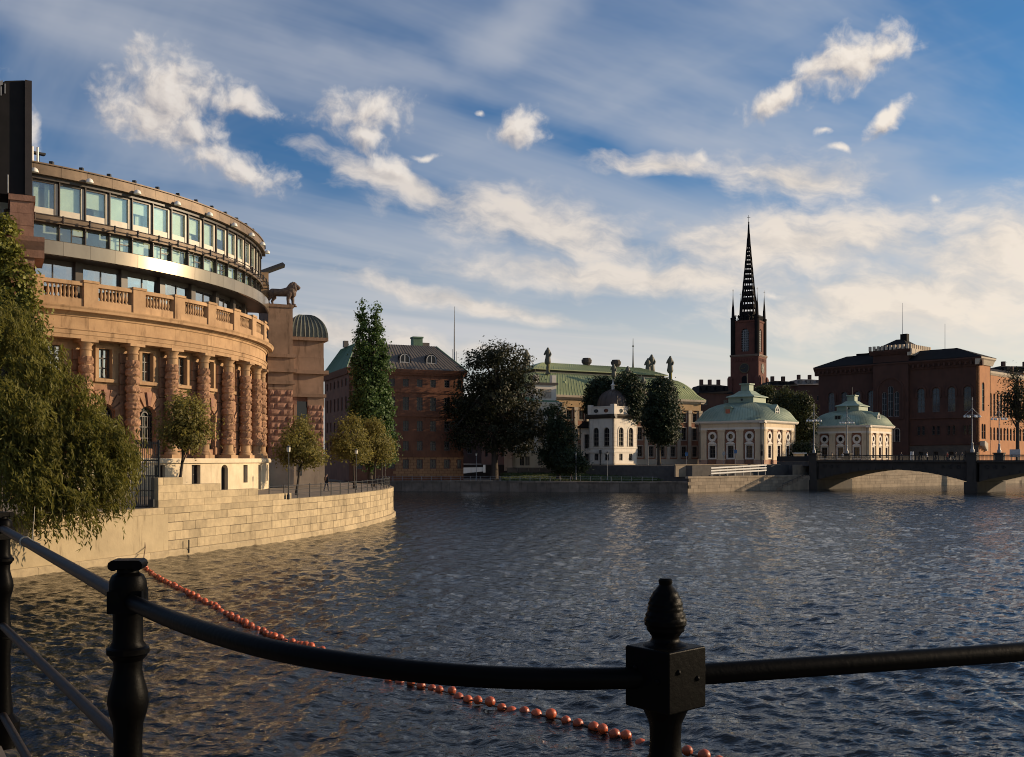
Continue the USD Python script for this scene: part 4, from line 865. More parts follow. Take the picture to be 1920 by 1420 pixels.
def red_house():
    F = Flat((PX(655, 209), 209), math.radians(22.6)); L = F.u_at(869); D = 24; z0, ze = 2.1, 25.4
    t = thing('red_brick_house', 'tall red brick building with green copper roof ends behind the poplar', 'building', F(0, 0, z0))
    cols = [F.u_at(px) for px in (674, 699, 735, 761, 787, 812, 838)]; cols.append(cols[-1] + 3.0)
    rows = [(21.9, 23.5, .62), (16.9, 19.7, .66), (12.5, 14.7, .62), (8.4, 10.4, .62)]
    holes = []
    for z_0, z_1, hw in rows:
        for u in cols: holes.append(window(t, F, u, hw, z_0, z_1, nx=1, nz=2, deep=.25))
    wall(t, F, 0, L, 7.0, ze, holes, BRICK)
    # ashlar base, stone by stone where the sun shows it
    h2 = [window(t, F, u, .62, 4.6, 6.5, nx=1, nz=1, deep=.25) for u in cols]
    wall(t, F, 0, L, z0, 7.0, h2, BRICK, d=-.06, th=.44, name='base_wall')
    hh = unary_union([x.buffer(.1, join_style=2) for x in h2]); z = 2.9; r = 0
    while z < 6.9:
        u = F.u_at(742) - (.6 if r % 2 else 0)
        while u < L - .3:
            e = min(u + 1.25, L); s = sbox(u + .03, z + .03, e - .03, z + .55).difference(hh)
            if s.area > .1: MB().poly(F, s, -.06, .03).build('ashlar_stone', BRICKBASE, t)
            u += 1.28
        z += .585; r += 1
    MB().sweep(F, -.1, L + .1, [(-.1, 15.55), (.22, 15.55), (.25, 15.95), (-.1, 15.95)]).build('string_course', BRICK, t)
    MB().sweep(F, -.1, L + .1, [(-.1, 20.6), (.14, 20.6), (.16, 20.85), (-.1, 20.85)]).build('string_course', BRICK, t)
    MB().sweep(F, -.1, L + .1, [(-.1, 7.0), (.16, 7.0), (.16, 7.35), (-.1, 7.35)]).build('string_course', BRICK, t)
    MB().sweep(F, -.6, L + .6, [(-.3, 24.3), (.25, 24.3), (.3, 24.6), (.6, 24.8), (.75, 25.3), (.8, 25.5), (-.3, 25.5)]).build('cornice', BRICK, t)
    for f2, a, b in ((F.side(0, 0, 1), -D, 0), (F.side(L, 0, -1), 0, D)):
        hs = [window(t, f2, u, .62, zz0, zz1, nz=1) for u in np.linspace(a + 3, b - 3, 6) for zz0, zz1, _ in rows]
        wall(t, f2, a, b, z0, ze, hs, BRICK); MB().sweep(f2, a - .5, b + .5, [(-.3, 24.3), (.25, 24.3), (.75, 25.3), (.8, 25.5), (-.3, 25.5)]).build('cornice', BRICK, t)
    # mansard roof: green ends, brown front
    cu, cd = L / 2, -D / 2; iu, idp, z1 = 4.6, 4.8, 31.2
    def quad(pts): return (np.array(pts), np.array([[0, 1, 2], [0, 2, 3]]))
    e = .7
    A, B, C, E = F(-e, e, 25.5), F(L + e, e, 25.5), F(L + e, -D - e, 25.5), F(-e, -D - e, 25.5)
    a, b, c, d = F(iu * .55, -idp, z1), F(L - iu, -idp, z1), F(L - iu, -D + idp, z1), F(iu * .55, -D + idp, z1)
    R = obj('roof', quad([A, B, b, a]), ZINC, t, label='brown sheet metal roof slope'); obj('roof', quad([B, C, c, b]), OLIVECU, t); obj('roof', quad([E, A, a, d]), GREENCU, t, label='green copper roof slope'); obj('roof', quad([a, b, c, d]), ZINC, t); obj('roof', quad([C, E, d, c]), ZINC, t)
    s = MB()
    for k in range(1, 34): q = k / 34; s.tube([A + (B - A) * q + (0, 0, .04), a + (b - a) * q + (0, 0, .04)], .045, 4)
    s.build('roof_seam', ZINC, R, kind='stuff'); s = MB()
    for k in range(1, 22): q = k / 22; s.tube([E + (A - E) * q + (0, 0, .04), d + (a - d) * q + (0, 0, .04)], .05, 4); s.tube([B + (C - B) * q + (0, 0, .04), b + (c - b) * q + (0, 0, .04)], .05, 4)
    s.build('roof_seam', GREENCU, t, kind='stuff')
    for p, q in ((A, a), (B, b)): MB().tube([p, q], .12, 5).build('hip_cap', GREENCU, t)
    for px in (761, 811): dormer(t, F, F.u_at(px), -4.6, -.8, 25.6, 28.6, 1.15, BLACKROOF)
    u = F.u_at(784, -6); MB().fbox(F, u - 1.05, u + 1.05, -8, -6, 31.0, 33.0).fbox(F, u - 1.2, u + 1.2, -8.15, -5.85, 33.0, 33.3).build('chimney', GREENCU, t)
    u = F.u_at(797, -6); MB().fbox(F, u - 1.2, u + 1.2, -8, -6.5, 31, 32.1).build('chimney', ZINC, t)
    u = F.u_at(649, -12); MB().fbox(F, u - .5, u + .5, -13, -12, 31, 32.4).build('chimney', ZINC, t)
red_house()

def statue(name, label, p, h, gold=True, raise_=0.0):
    """A draped figure on a tall pedestal."""
    t = thing(name, label, 'statue', p, 'statues along the green roof'); b = np.array(p); ph = h * .42
    MB().box(b + (0, 0, .15), (1.1, 1.1, .3)).lathe(b, [(.52, .3), (.46, .5), (.36, ph - .2), (.45, ph - .1), (.45, ph)], 4, rz=.6).build('pedestal', STATUEM, t)
    if gold: MB().box(b + (.33, -.12, ph * .55), (.22, .5, ph * .8)).build('gilded_trophy', GOLD, t)
    s = (h - ph) / 2.0; V = lambda x, y, z: b + np.array([x * s, y * s, ph + z * s])
    B = [((V(0, 0, .08), .42 * s), (V(.02, 0, .9), .30 * s)), ((V(.02, 0, .9), .3 * s), (V(0, 0, 1.45), .33 * s)), ((V(0, 0, 1.5), .16 * s), (V(.02, -.02, 1.8), .17 * s)),
         ((V(-.25, 0, 1.45), .1 * s), (V(-.42, -.1, 1.05), .12 * s)), ((V(.25, 0, 1.45), .1 * s), (V(.40, -.1, 1.05), .12 * s)), ((V(.40, -.1, 1.05), .1 * s), (V(.3, -.3, .8), .09 * s))]
    m = hulls(B, .3, 1); obj('figure', (m.vertices, m.faces), STATUEM, t, smooth=True)

def green_palace():
    F = Flat((3.0, 230.8), math.radians(30)); L = F.u_at(1312); D = 21; z0, ze = 4.8, 21.3
    t = thing('green_roofed_palace', 'long ochre palace with a high double green copper roof behind the trees', 'building', F(0, 0, z0))
    n = 15; bw = L / n; holes = []
    for i in range(n):
        u = bw * (i + .5)
        for a, b in ((7.2, 9.8), (11.4, 14.4), (15.9, 18.0)): holes.append(window(t, F, u, .72, a, b, nx=1, nz=2, surround=WSTONE))
    wall(t, F, 0, L, z0, 18.8, holes, PAVBRICK)
    for i in range(n + 1): MB().fbox(F, bw * i - .42, bw * i + .42, 0, .35, 6.6, 18.8).fbox(F, bw * i - .55, bw * i + .55, 0, .45, 18.1, 18.8).build('pilaster', PALEST, t)
    for i in range(n):
        g = MB(); u = bw * (i + .5)
        for q in np.linspace(-1, 1, 9): g.tm(trimesh.creation.icosphere(1, .24).apply_translation(F(u + q * 1.0, .08, 18.62 - .42 * (1 - q * q))))
        g.build('garland', OCHRE, t, kind='stuff')
    MB().fbox(F, -.1, L + .1, -.5, .2, z0, 6.6).build('base', PALEST, t)
    MB().fbox(F, -.05, L + .05, -.5, .42, 18.8, 20.5).build('frieze', OCHRE, t)
    MB().sweep(F, -1, L + 1, [(-.4, 20.5), (.5, 20.5), (.9, 20.9), (1.2, 21.0), (1.25, 21.5), (-.4, 21.5)]).build('cornice', PALEST, t)
    for f2, a, b in ((F.side(0, 0, 1), -D, 0), (F.side(L, 0, -1), 0, D)):
        hs = [window(t, f2, u, .72, x, y, nz=1) for u in np.linspace(a + 2.5, b - 2.5, 5) for x, y in ((7.2, 9.8), (11.4, 14.4))]
        wall(t, f2, a, b, z0, 18.8, hs, PAVBRICK); MB().fbox(f2, a, b, -.5, .3, 18.8, 20.5).build('frieze', OCHRE, t); MB().sweep(f2, a - 1, b + 1, [(-.4, 20.5), (.5, 20.5), (1.2, 21.0), (1.25, 21.5), (-.4, 21.5)]).build('cornice', PALEST, t)
    MB().fbox(F, .5, L - .5, -D, -D + .5, z0, 21).build('wall', PAVBRICK, t)
    cu, cd = L / 2, -D / 2; hu, hd = L / 2 + 1.2, D / 2 + 1.2
    low = []
    for q in np.linspace(0, 1, 10):
        s = q; inset = 6.6 * (1 - math.sqrt(max(0, 1 - (s) ** 2))) * .55 + 1.0 * min(1, s * 6) + 2.4 * s
        low.append((hu - inset, hd - inset, 21.5 + 5.6 * (s ** .92)))
    R = MB().loft(F, cu, cd, low).build('lower_roof', OLIVECU, t, smooth=50)
    seams(R, F, [(cu, cd, a, b, z) for a, b, z in low], 64, 'front', OLIVECU, .045); seams(R, F, [(cu, cd, a, b, z) for a, b, z in low], 28, 'right', OLIVECU, .045)
    a, b, z = low[-1]
    MB().loft(F, cu, cd, [(a - .5, b - .5, z), (a - .5, b - .5, z + .75)]).build('clerestory', mat('dark_clerestory', (.06, .05, .04), scale=1, rough=.7), t)
    MB().fbox(F, cu - a + .5, cu + a - .5, cd + b - .5, cd + b - .42, z + .08, z + .3).build('pale_strip', PALEST, t)
    up = [(a + .25, b + .25, z + .75), (a + .2, b + .2, z + .95), (a - 1.5, b * .62, z + 1.75), (a - 5.0, .4, z + 2.9)]
    R2 = MB().loft(F, cu, cd, up).build('upper_roof', OLIVECU, t)
    seams(R2, F, [(cu, cd, *x) for x in up[1:]], 56, 'front', OLIVECU, .045)
    for px in (1066, 1108, 1268, 1292):
        u = F.u_at(px); MB().lathe(F(u, -1.8, 24.3), [(.35, 0), (.40, .35), (.3, .6), (.05, .7)], 10).build('roof_vent', OLIVECU, t)
    for px in (1100, 1155):
        u = F.u_at(px, cd); MB().lathe(F(u, cd, z + 2.3), [(.75, 0), (.85, .7), (1.25, 1.2), (1.3, 1.9), (1.05, 2.0), (1.0, 2.3)], 10).build('chimney', mat('dark_chimney', (.05, .04, .035), scale=1, rough=.8), t)
    # curved gable in the middle of the front
    uc = F.u_at(1165); w = 9.5
    S = Polygon([(uc + q * w, 21.5 + 2.9 * math.cos(q * math.pi / 2) ** .9) for q in np.linspace(-1, 1, 21)] + [(uc + w, 21.4), (uc - w, 21.4)])
    MB().poly(F, S, -3.6, .4).build('curved_gable', OCHRE, t)
    MB().poly(F, S.buffer(.25).difference(S.buffer(-.3)).intersection(sbox(-99, 21.5, 999, 99)), -4, .9).build('gable_cornice', PALEST, t)
    u = F.u_at(1187, cd); MB().tube([F(u, cd, 29), F(u, cd, 33.5), F(u, cd, 37.5)], [.3, .14, .04], 5).lathe(F(u, cd, 35.2), [(.05, 0), (.3, .3), (.05, .6)], 8).build('spirelet', STATUEM, t)
    H = z + .75; P = lambda px, d, zz: F(F.u_at(px, d), d, zz)
    hh = lambda px, py_top, d, zz: EYE + (HOR - py_top) / FPX * F(F.u_at(px, d), d, 0)[1] - zz
    for i, (px, top, d, zz, g, lb) in enumerate([(1027, 651, -3.6, 26.6, 1, 'gilded roof statue at the near left corner of the green palace roof'), (987, 655, -17, 26.6, 1, 'small roof statue partly behind the big dark tree'),
            (1150.5, 682, -.2, 24.4, 0, 'grey statue crowning the curved gable above the dome'), (1177, 686, -.2, 23.6, 0, 'slim statue on the gable right of the domed pavilion finial'), (1206, 706, .2, 21.6, 0, 'dark statue low on the right end of the curved gable'),
            (1214.7, 671, -17, 26.8, 0, 'left of two close statues on the rear roof edge'), (1221.5, 664, -17, 26.8, 0, 'taller right one of two close statues on the rear roof edge'), (1256.4, 667, -3.8, 26.0, 1, 'gilded roof statue at the right end of the green palace roof')]):
        p = P(px, d, zz); statue('roof_statue', lb, p, hh(px, top, d, zz), bool(g))
    return F
GP = green_palace()

def corner_house():
    F = Flat((PX(962, 223), 223), math.radians(24)); L = F.u_at(1045); z0 = 4.0; D = 5
    t = thing('cream_corner_house', 'cream plastered corner house with an attic block beside the big dark tree', 'building', F(0, 0, z0))
    holes = []; us = [F.u_at(p) for p in (979, 989, 1013, 1026)]
    for a, b in ((5.2, 7.2), (10.4, 13.2), (14.6, 16.6)):
        for u in us: holes.append(window(t, F, u, .55, a, b, nx=1, nz=1, surround=WSTONE if a > 6 else None))
    wall(t, F, 0, L, z0, 17.4, holes, CREAM)
    for u in np.linspace(.5, L - .5, 5): MB().fbox(F, u - .45, u + .45, 0, .3, 8.6, 17.4).build('pilaster', PINKW, t)
    MB().fbox(F, -.1, L + .1, -.4, .15, 8.0, 8.6).build('string_course', PINKW, t)
    MB().sweep(F, -.5, L + .5, [(-.4, 17.4), (.4, 17.4), (.5, 18.4), (1.0, 18.8), (1.1, 19.3), (-.4, 19.3)]).build('cornice', PINKW, t)
    for f2, a, b in ((F.side(0, 0, 1), -D, 0), (F.side(L, 0, -1), 0, D)): wall(t, f2, a, b, z0, 17.4, [], CREAM); MB().sweep(f2, a - .5, b + .5, [(-.4, 17.4), (.4, 17.4), (1.0, 18.8), (1.1, 19.3), (-.4, 19.3)]).build('cornice', PINKW, t)
    a = F.u_at(1003); MB().fbox(F, a, L - .2, -4.5, -.1, 19.3, 23.2).build('attic_block', PINKW, t)
    MB().fbox(F, a - .3, L + .1, -5.3, .2, 23.2, 23.7).build('attic_cornice', BROWNMETAL, t)
    for u in (a + .5, L - .8): MB().fbox(F, u - .5, u + .5, -1.1, 0, 23.7, 25.4).build('attic_pier', PINKW, t)
    MB().fbox(F, a + 1.3, L - 1.5, -.1, .02, 20.2, 22.3).build('attic_panel', mat('weathered_relief', (.25, .2, .15), (.5, .42, .34), scale=2.5, rough=.9), t)
    MB().loft(F, L / 2, -D / 2, [(L / 2 + .6, D / 2 + .6, 19.3), (L / 2 - 1, D / 2 - 1, 20.4)]).build('roof', GREENCU, t)
corner_house()

def domed_pavilion():
    Yc = 222; F = Flat((PX(1151, Yc), Yc), 0); a = math.radians(45)
    # front-left and front-right faces meet at the corner
    FL = Flat((PX(1151, Yc) - 7.2 * math.cos(a), Yc + 7.2 * math.sin(a)), -a); FR = Flat((PX(1151, Yc), Yc), a); w1, w2 = 7.2, 8.2
    t = thing('domed_white_pavilion', 'white two-storey pavilion with arched windows and a brown copper dome', 'building', (PX(1151, Yc), Yc, 4.4))
    z0 = 4.3; zc = 16.1
    for Fc, w in ((FL, w1), (FR, w2)):
        hs = []
        for u in (w * .30, w * .72):
            hs.append(window(t, Fc, u, .80, 9.4, 13.6, arch=True, nx=1, nz=2, surround=PINKW, sur_w=.3)); hs.append(window(t, Fc, u, .6, 6.3, 7.8, nx=1, nz=1))
        wall(t, Fc, 0, w, 5.6, zc, hs, PINKW); MB().fbox(Fc, -.05, w + .05, -.5, .2, z0, 5.6).build('base', PALEST, t)
        MB().fbox(Fc, -.05, w + .05, -.4, .12, 8.0, 8.5).build('string_course', PINKW, t); MB().fbox(Fc, -.05, w + .05, -.4, .1, 9.0, 9.2).build('string_course', PINKW, t)
        for z in np.arange(9.5, 12.6, .9): MB().fbox(Fc, 0, w, -.1, .03, z, z + .04).build('render_joint', PALEST, t)
        MB().sweep(Fc, -.6, w + .6, [(-.4, zc - .5), (.15, zc - .5), (.5, zc), (.6, zc + .4), (-.4, zc + .4)]).build('cornice', BROWNMETAL, t)
        MB().sweep(Fc, 0, w, [(-.5, zc + .4), (.05, zc + .4), (.05, zc + 2.0), (-.5, zc + 2.0)]).build('attic', PINKW, t)
        MB().fbox(Fc, -.1, w + .1, -.55, .15, zc + 2.0, zc + 2.2).build('attic_coping', PINKW, t)
        for u in (.35, w - .35): MB().fbox(Fc, u - .5, u + .5, -.6, .2, zc + .4, zc + 2.6).build('attic_pier', PINKW, t)
        for u in (w * .3, w * .7): MB().poly(Fc, affinity.scale(Point(u, zc + 1.2).buffer(1, 10), .62, .42), .03, .09).build('oval_opening', DARKGLASS, t)
    bx = FL(0, -.01, 0)[:2]
    # back walls
    MB().fbox(FL, 0, w1, -w2, -w2 + .4, z0, zc + 2.0).fbox(FR, 0, w2, -w1, -w1 + .4, z0, zc + 2.0).build('rear_wall', PINKW, t)
    c = FL(w1 / 2, -w2 / 2, 0)
    prof = [(3.5, 0), (3.45, .9), (3.3, 1.8), (2.95, 2.7), (2.4, 3.4), (1.6, 3.95), (.85, 4.25), (.6, 4.4)]
    zb = zc + 1.7
    Dm = MB().lathe((c[0], c[1], zb), [(r * 1.05, z) for r, z in prof], 16, rz=math.pi / 16).build('dome', DOMECU, t, smooth=25)
    for k in range(16):
        an = math.pi / 16 + k * math.pi / 8; MB().tube([(c[0] + (r * 1.05 + .02) * math.cos(an), c[1] + (r * 1.05 + .02) * math.sin(an), zb + z) for r, z in prof], .06, 4).build('dome_rib', DOMECU, Dm)
    MB().lathe((c[0], c[1], zb + 4.2), [(.7, 0), (.7, .2), (.45, .3), (.42, 1.0), (.6, 1.15), (.25, 1.5), (.1, 2.0), (.04, 2.6)], 10).build('lantern', PINKW, t, smooth=35)
    # low wing on the left
    FW = Flat(FL(-3.4, -1.2, 0)[:2], -a); h = [window(t, FW, 1.7, .7, 9.0, 12.2, nx=1, nz=2), window(t, FW, 1.7, .6, 6.3, 7.8, nx=1, nz=1)]
    wall(t, FW, 0, 3.4, z0, 13.6, h, PINKW); MB().fbox(FW, -.2, 3.4, -5, -.5, z0, 13.6).build('wing_body', PINKW, t); MB().loft(FW, 1.5, -2.5, [(2.2, 3.0, 13.6), (2.1, 2.9, 14.0), (1.2, 1.8, 15.2)]).build('wing_roof', BLACKROOF, t)
    MB().rod(FL(w1 * .5, .3, 8), FL(w1 * .5, .3, 5.2), .12).box(FL(w1 * .5, .3, 8.2), (.5, .5, .8)).build('drainpipe', IRON, t)
domed_pavilion()

def pavilion(px, Y, pxl, pxr, label, crest):
    a = math.radians(40); X = PX(px, Y); s = FPX
    kl, kr = (pxl - 960) / s, (pxr - 960) / s
    w1 = (X - kl * Y) / (math.cos(a) + kl * math.sin(a)); w2 = (kr * Y - X) / (math.sin(a) - kr * math.cos(a)); w2 = min(w2, w1 * 1.1)
    FL = Flat((X - w1 * math.cos(a), Y + w1 * math.sin(a)), -a); FR = Flat((X, Y), math.pi / 2 - a)
    z0 = 5.3; k = Y / 235.0; H = 10.6 * (k if k < 1.05 else 1.0)
    t = thing('green_roofed_pavilion', label, 'pavilion', (X, Y, z0))
    zp, zt, zen, ze = z0 + 1.1, z0 + 8.3, z0 + 8.3, z0 + 10.3
    for Fc, w in ((FL, w1), (FR, w2)):
        hs = []; nb = 3; pw = .055 * w
        for i in range(nb):
            u = pw + (w - 2 * pw) * (i + .5) / nb
            hs.append(window(t, Fc, u, .78, zp + .5, zp + 3.4, nx=1, nz=2, surround=PINKW, sur_w=.34)); oc = Point(u, zp + 5.6).buffer(.62, 10); hs.append(oc)
            o = MB().poly(Fc, Point(u, zp + 5.6).buffer(1.15, 12).difference(oc), -.08, .16).build('round_window', PINKW, t); MB().poly(Fc, oc.buffer(.02), -.3, -.22).build('pane', FARGLASS, o)
            MB().poly(Fc, Polygon([(u - 1.25, zp + 3.75), (u + 1.25, zp + 3.75), (u + .7, zp + 4.25), (u, zp + 4.5), (u - .7, zp + 4.25)]), -.05, .28).build('window_pediment', PINKW, t)
            MB().poly(Fc, Polygon([(u - .9, zp + 4.5), (u + .9, zp + 4.5), (u + .4, zp + 4.9), (u - .4, zp + 4.9)]), -.05, .18).build('scroll_ornament', PINKW, t)
        wall(t, Fc, 0, w, z0, zen, hs, PAVBRICK)
        for i in range(nb + 1):
            u = pw + (w - 2 * pw) * i / nb; q = .055 * w
            MB().fbox(Fc, u - q, u + q, 0, .32, zp, zt).fbox(Fc, u - q * 1.25, u + q * 1.25, 0, .42, zp, zp + .3).fbox(Fc, u - q * 1.2, u + q * 1.2, 0, .42, zt - .4, zt).build('pilaster', CREAM, t)
            MB().fbox(Fc, u - q * 1.3, u + q * 1.3, 0, .48, z0, zp).build('pedestal', mat('pink_plinth', (.45, .28, .2), scale=1, rough=.9), t)
        MB().fbox(Fc, -.1, w + .1, -.4, .36, zen, zen + .5).build('architrave', PINKW, t); MB().fbox(Fc, -.1, w + .1, -.4, .32, zen + .5, zen + 1.4).build('frieze', CREAM, t)
        MB().sweep(Fc, -.9, w + .9, [(-.4, zen + 1.4), (.5, zen + 1.4), (.9, zen + 1.7), (1.0, zen + 2.05), (-.4, zen + 2.05)]).build('cornice', PINKW, t)
        for u in (.2, w - .2): MB().tube([Fc(u, .95, ze), Fc(u, .5, ze - .8), Fc(u, .45, z0 + .5)], .09, 5).build('drainpipe', IRON, t)
    MB().fbox(FL, 0, w1, -w2, -w2 + .4, z0, ze).fbox(FR, 0, w2, -w1, -w1 + .4, z0, ze).build('rear_wall', CREAM, t)
    F = FL; cu, cd = w1 / 2, -w2 / 2; sc = w1 / 16.4
    hu, hd = w1 / 2 + 1.0, w2 / 2 + 1.0
    rp = [(1.0, 0), (.965, .28), (.925, .75), (.88, 1.5), (.82, 2.4), (.72, 3.25), (.58, 3.95), (.44, 4.4), (.385, 4.55)]
    ring = [(hu * f, hd * f, ze + .06 + z * sc) for f, z in rp]
    R = MB().loft(F, cu, cd, ring).build('curved_roof', PALECU, t, smooth=40)
    seams(R, F, [(cu, cd, *r) for r in ring], 22, 'front', PALECU, .04); seams(R, F, [(cu, cd, *r) for r in ring], 22, 'right', PALECU, .04)
    zl = ring[-1][2]
    MB().loft(F, cu, cd, [(hu * .36, hd * .36, zl), (hu * .36, hd * .36, zl + 1.35 * sc)]).build('roof_drum', PALECU, t)
    MB().loft(F, cu, cd, [(hu * .41, hd * .41, zl + 1.35 * sc), (hu * .40, hd * .40, zl + 1.55 * sc), (hu * .26, hd * .26, zl + 2.1 * sc), (hu * .15, hd * .15, zl + 3.0 * sc)]).build('upper_roof', PALECU, t)
    MB().loft(F, cu, cd, [(hu * .12, hd * .12, zl + 2.9 * sc), (hu * .12, hd * .12, zl + 4.5 * sc), (hu * .15, hd * .15, zl + 4.5 * sc), (hu * .15, hd * .15, zl + 4.8 * sc)]).build('chimney', PALECU, t)
    MB().rod(F(cu, cd, zl + 4.8 * sc), F(cu, cd, zl + 7.2 * sc), .08).build('finial', IRON, t)
    MB().poly(F, Point(cu + w1 * .02, zl + .7 * sc).buffer(.28, 8), cd + hd * .36, cd + hd * .36 + .06).build('oculus', IRON, t)
    # dormers on the two visible slopes
    for Fc, w, dpt in ((FR, w2, w1), (FL, w1, w2)):
        u = w * (.5 if Fc is FR else .44); dfront = -(1 - .90) * (dpt / 2 + 1) + .55
        if Fc is FR:
            dormer(t, Fc, u, dfront - 3.2, dfront, ze + 1.0 * sc, ze + 3.6 * sc, 1.05 * sc, PALECU, arch=False)
        elif crest:
            o = MB().fbox(Fc, u - .95, u + .95, dfront - 2.4, dfront, ze + .9, ze + 3.2).poly(Fc, Polygon([(u - 1.2, ze + 3.2), (u + 1.2, ze + 3.2), (u + .6, ze + 3.75), (u - .6, ze + 3.75)]), dfront - 2.4, dfront + .1).build('dormer', PALECU, t)
            MB().fbox(Fc, u - .55, u + .55, dfront, dfront + .08, ze + 1.1, ze + 2.9).build('red_shutter', mat('faded_red_shutter', (.42, .13, .07), scale=3, rough=.8), o)
        else:
            o = MB().fbox(Fc, u - .9, u + .9, dfront - 2.4, dfront, ze + .9, ze + 2.9).build('dormer', PALECU, t)
            for q in (-.4, .4): MB().fbox(Fc, u + q - .34, u + q + .34, dfront, dfront + .05, ze + 1.1, ze + 2.7).build('pane', DARKGLASS, o)
    return FL, FR, w1, w2
PV1 = pavilion(1430, 235, 1313, 1488, 'larger near pavilion with pale green curved roof and a red shuttered dormer', True)
PV2 = pavilion(1628, 268, 1526, 1684, 'smaller pavilion with pale green curved roof in front of the dark brick palace', False)

def church():
    Y = 400; X = PX(1407, Y); a = math.radians(60); s = 9.6
    FR = Flat((X + 1.0, Y - 6.9), a); FL = Flat(FR.o - np.array([math.cos(math.pi / 2 - a), -math.sin(math.pi / 2 - a)]) * s * 1.0, -(math.pi / 2 - a))
    t = thing('brick_church', 'dark brick church tower with an openwork black iron spire', 'church', (X, Y, 5))
    c = FL(s / 2, -s / 2, 0); zl = PZ(669, Y); zt = PZ(604, Y)
    hw = s / 2
    for Fc in (FL, FR):
        lo = 1.15
        wall(t, Fc, -.8, s + .8, 5, zl, [], CHBRICK, d=.7, th=1.2, name='lower_wall')
        MB().poly(Fc, arch_shape(s / 2, 1.1, zl - 14, zl - 8), .6, .74).build('belfry_hatch', BLACKROOF, t)
        o = MB().poly(Fc, Point(s / 2, zl - 5.0).buffer(2.0, 16), .6, .85).build('clock_face', mat('dark_clock_face', (.03, .028, .025), scale=1, rough=.6), t)
        MB().poly(Fc, Point(s / 2, zl - 5.0).buffer(1.95, 16).difference(Point(s / 2, zl - 5.0).buffer(1.7, 16)), .85, .92).build('clock_ring', mat('dull_gold', (.11, .08, .035), scale=1, rough=.5), o)
        for an, ln in ((60, 1.1), (190, 1.5)):
            r = math.radians(an); MB().rod(Fc(s / 2, .9, zl - 5), Fc(s / 2 + ln * math.cos(r), .9, zl - 5 + ln * math.sin(r)), .10, 4).build('clock_hand', LIB['dull_gold'], o)
        for u in (-.9, s + .9): MB().fbox(Fc, u - 1.0, u + 1.0, -.5, 1.35, 5, zl - 9).loft(Fc, u, .4, [(1.0, .95, zl - 9), (.6, .5, zl - 8)]).build('buttress', CHBRICK, t)
        MB().sweep(Fc, -1.0, s + 1.0, [(-.5, zl - .5), (.8, zl - .5), (1.1, zl), (1.1, zl + .3), (-.5, zl + .4)]).build('string_course', mat('church_sandstone', (.17, .12, .09), scale=1), t)
        for u in np.linspace(1, s - 1, 8): MB().fbox(Fc, u - .25, u + .25, .7, .9, zl - 2.3, zl - 1.2).build('corbel', CHBRICK, t)
        hs = []
        for u in (s / 2,):
            S = arch_shape(u, 1.5, zl + 1.6, zl + 10.5); hs.append(S)
            o = MB()
            for q in (-.75, 0, .75): o.fbox(Fc, u + q - .12, u + q + .12, -.5, -.2, zl + 1.6, zl + 10)
            for z in np.arange(zl + 2.4, zl + 9.6, .9): o.fbox(Fc, u - 1.5, u + 1.5, -.6, -.25, z, z + .16)
            w_ = o.build('belfry_window', GREYMETAL, t); MB().poly(Fc, S, -.9, -.7).build('pane', DARKGLASS, w_)
        wall(t, Fc, 0, s, zl, zt, hs, CHBRICK, th=.9, name='belfry_wall')
        MB().sweep(Fc, -.2, s + .2, [(-.4, zt - .6), (.25, zt - .6), (.4, zt), (-.4, zt)]).build('cornice', CHBRICK, t)
        # iron parapet of pointed gables
        for u in np.linspace(.8, s - .8, 7): MB().poly(Fc, Polygon([(u - .55, zt), (u + .55, zt), (u + .12, zt + 2.3), (u - .12, zt + 2.3)]).difference(Point(u, zt + .7).buffer(.25, 6)), -.35, -.1).build('parapet_gable', BLACKROOF, t)
    MB().fbox(FL, 0, s, -s, -s + .5, 5, zt).fbox(FR, 0, s, -s, -s + .5, 5, zt).build('rear_wall', CHBRICK, t)
    MB().fbox(FL, .1, s - .1, -s + .1, -.1, zt - 1.2, zt).build('tower_roof', BLACKROOF, t)
    corners = [FL(0, 0, 0), FL(s, 0, 0), FR(s, 0, 0), FL(0, -s, 0)]
    for k, p in enumerate(corners):
        x, y = p[0], p[1]
        MB().lathe((x, y, 0), [(.95, zl), (.95, zt + .6), (1.05, zt + .8), (1.05, zt + 1.2), (.62, zt + 1.4), (.5, zt + 4), (.12, zt + 9.5), (.05, zt + 10.6)], 8).build('corner_pinnacle', BLACKROOF, t)
        MB().rod((x, y, zt + 10.4), (x, y, zt + 12.6), .06, 4).box((x, y, zt + 11.9), (.7, .08, .1)).build('pinnacle_cross', IRON, t)
    # openwork spire: ribs, rings and pierced panels that leave the sky showing
    zs = np.array([0, 2.5, 5.5, 8.5, 11, 13.5, 16, 18.2, 20.2, 22.2, 24, 25.8, 27.5, 29.1, 30.6, 32, 33.4, 34.7, 36, 37.2, 38.4]); top = PZ(405, Y) - zt - 2.6
    zs = zs / 38.4 * (top - 2)
    def rad(z): q = z / top; return 3.55 * (1 - q) ** 1.18 + .10 + .35 * math.exp(-q * 22)
    R = MB()
    for k in range(8):
        an = k * math.pi / 4 + .39; R.tube([(c[0] + rad(z) * math.cos(an), c[1] + rad(z) * math.sin(an), zt + z) for z in np.append(zs, top)], [.26 - .16 * z / top for z in np.append(zs, top)], 5)
    sp = R.build('spire_ribs', BLACKROOF, t, kind='stuff')
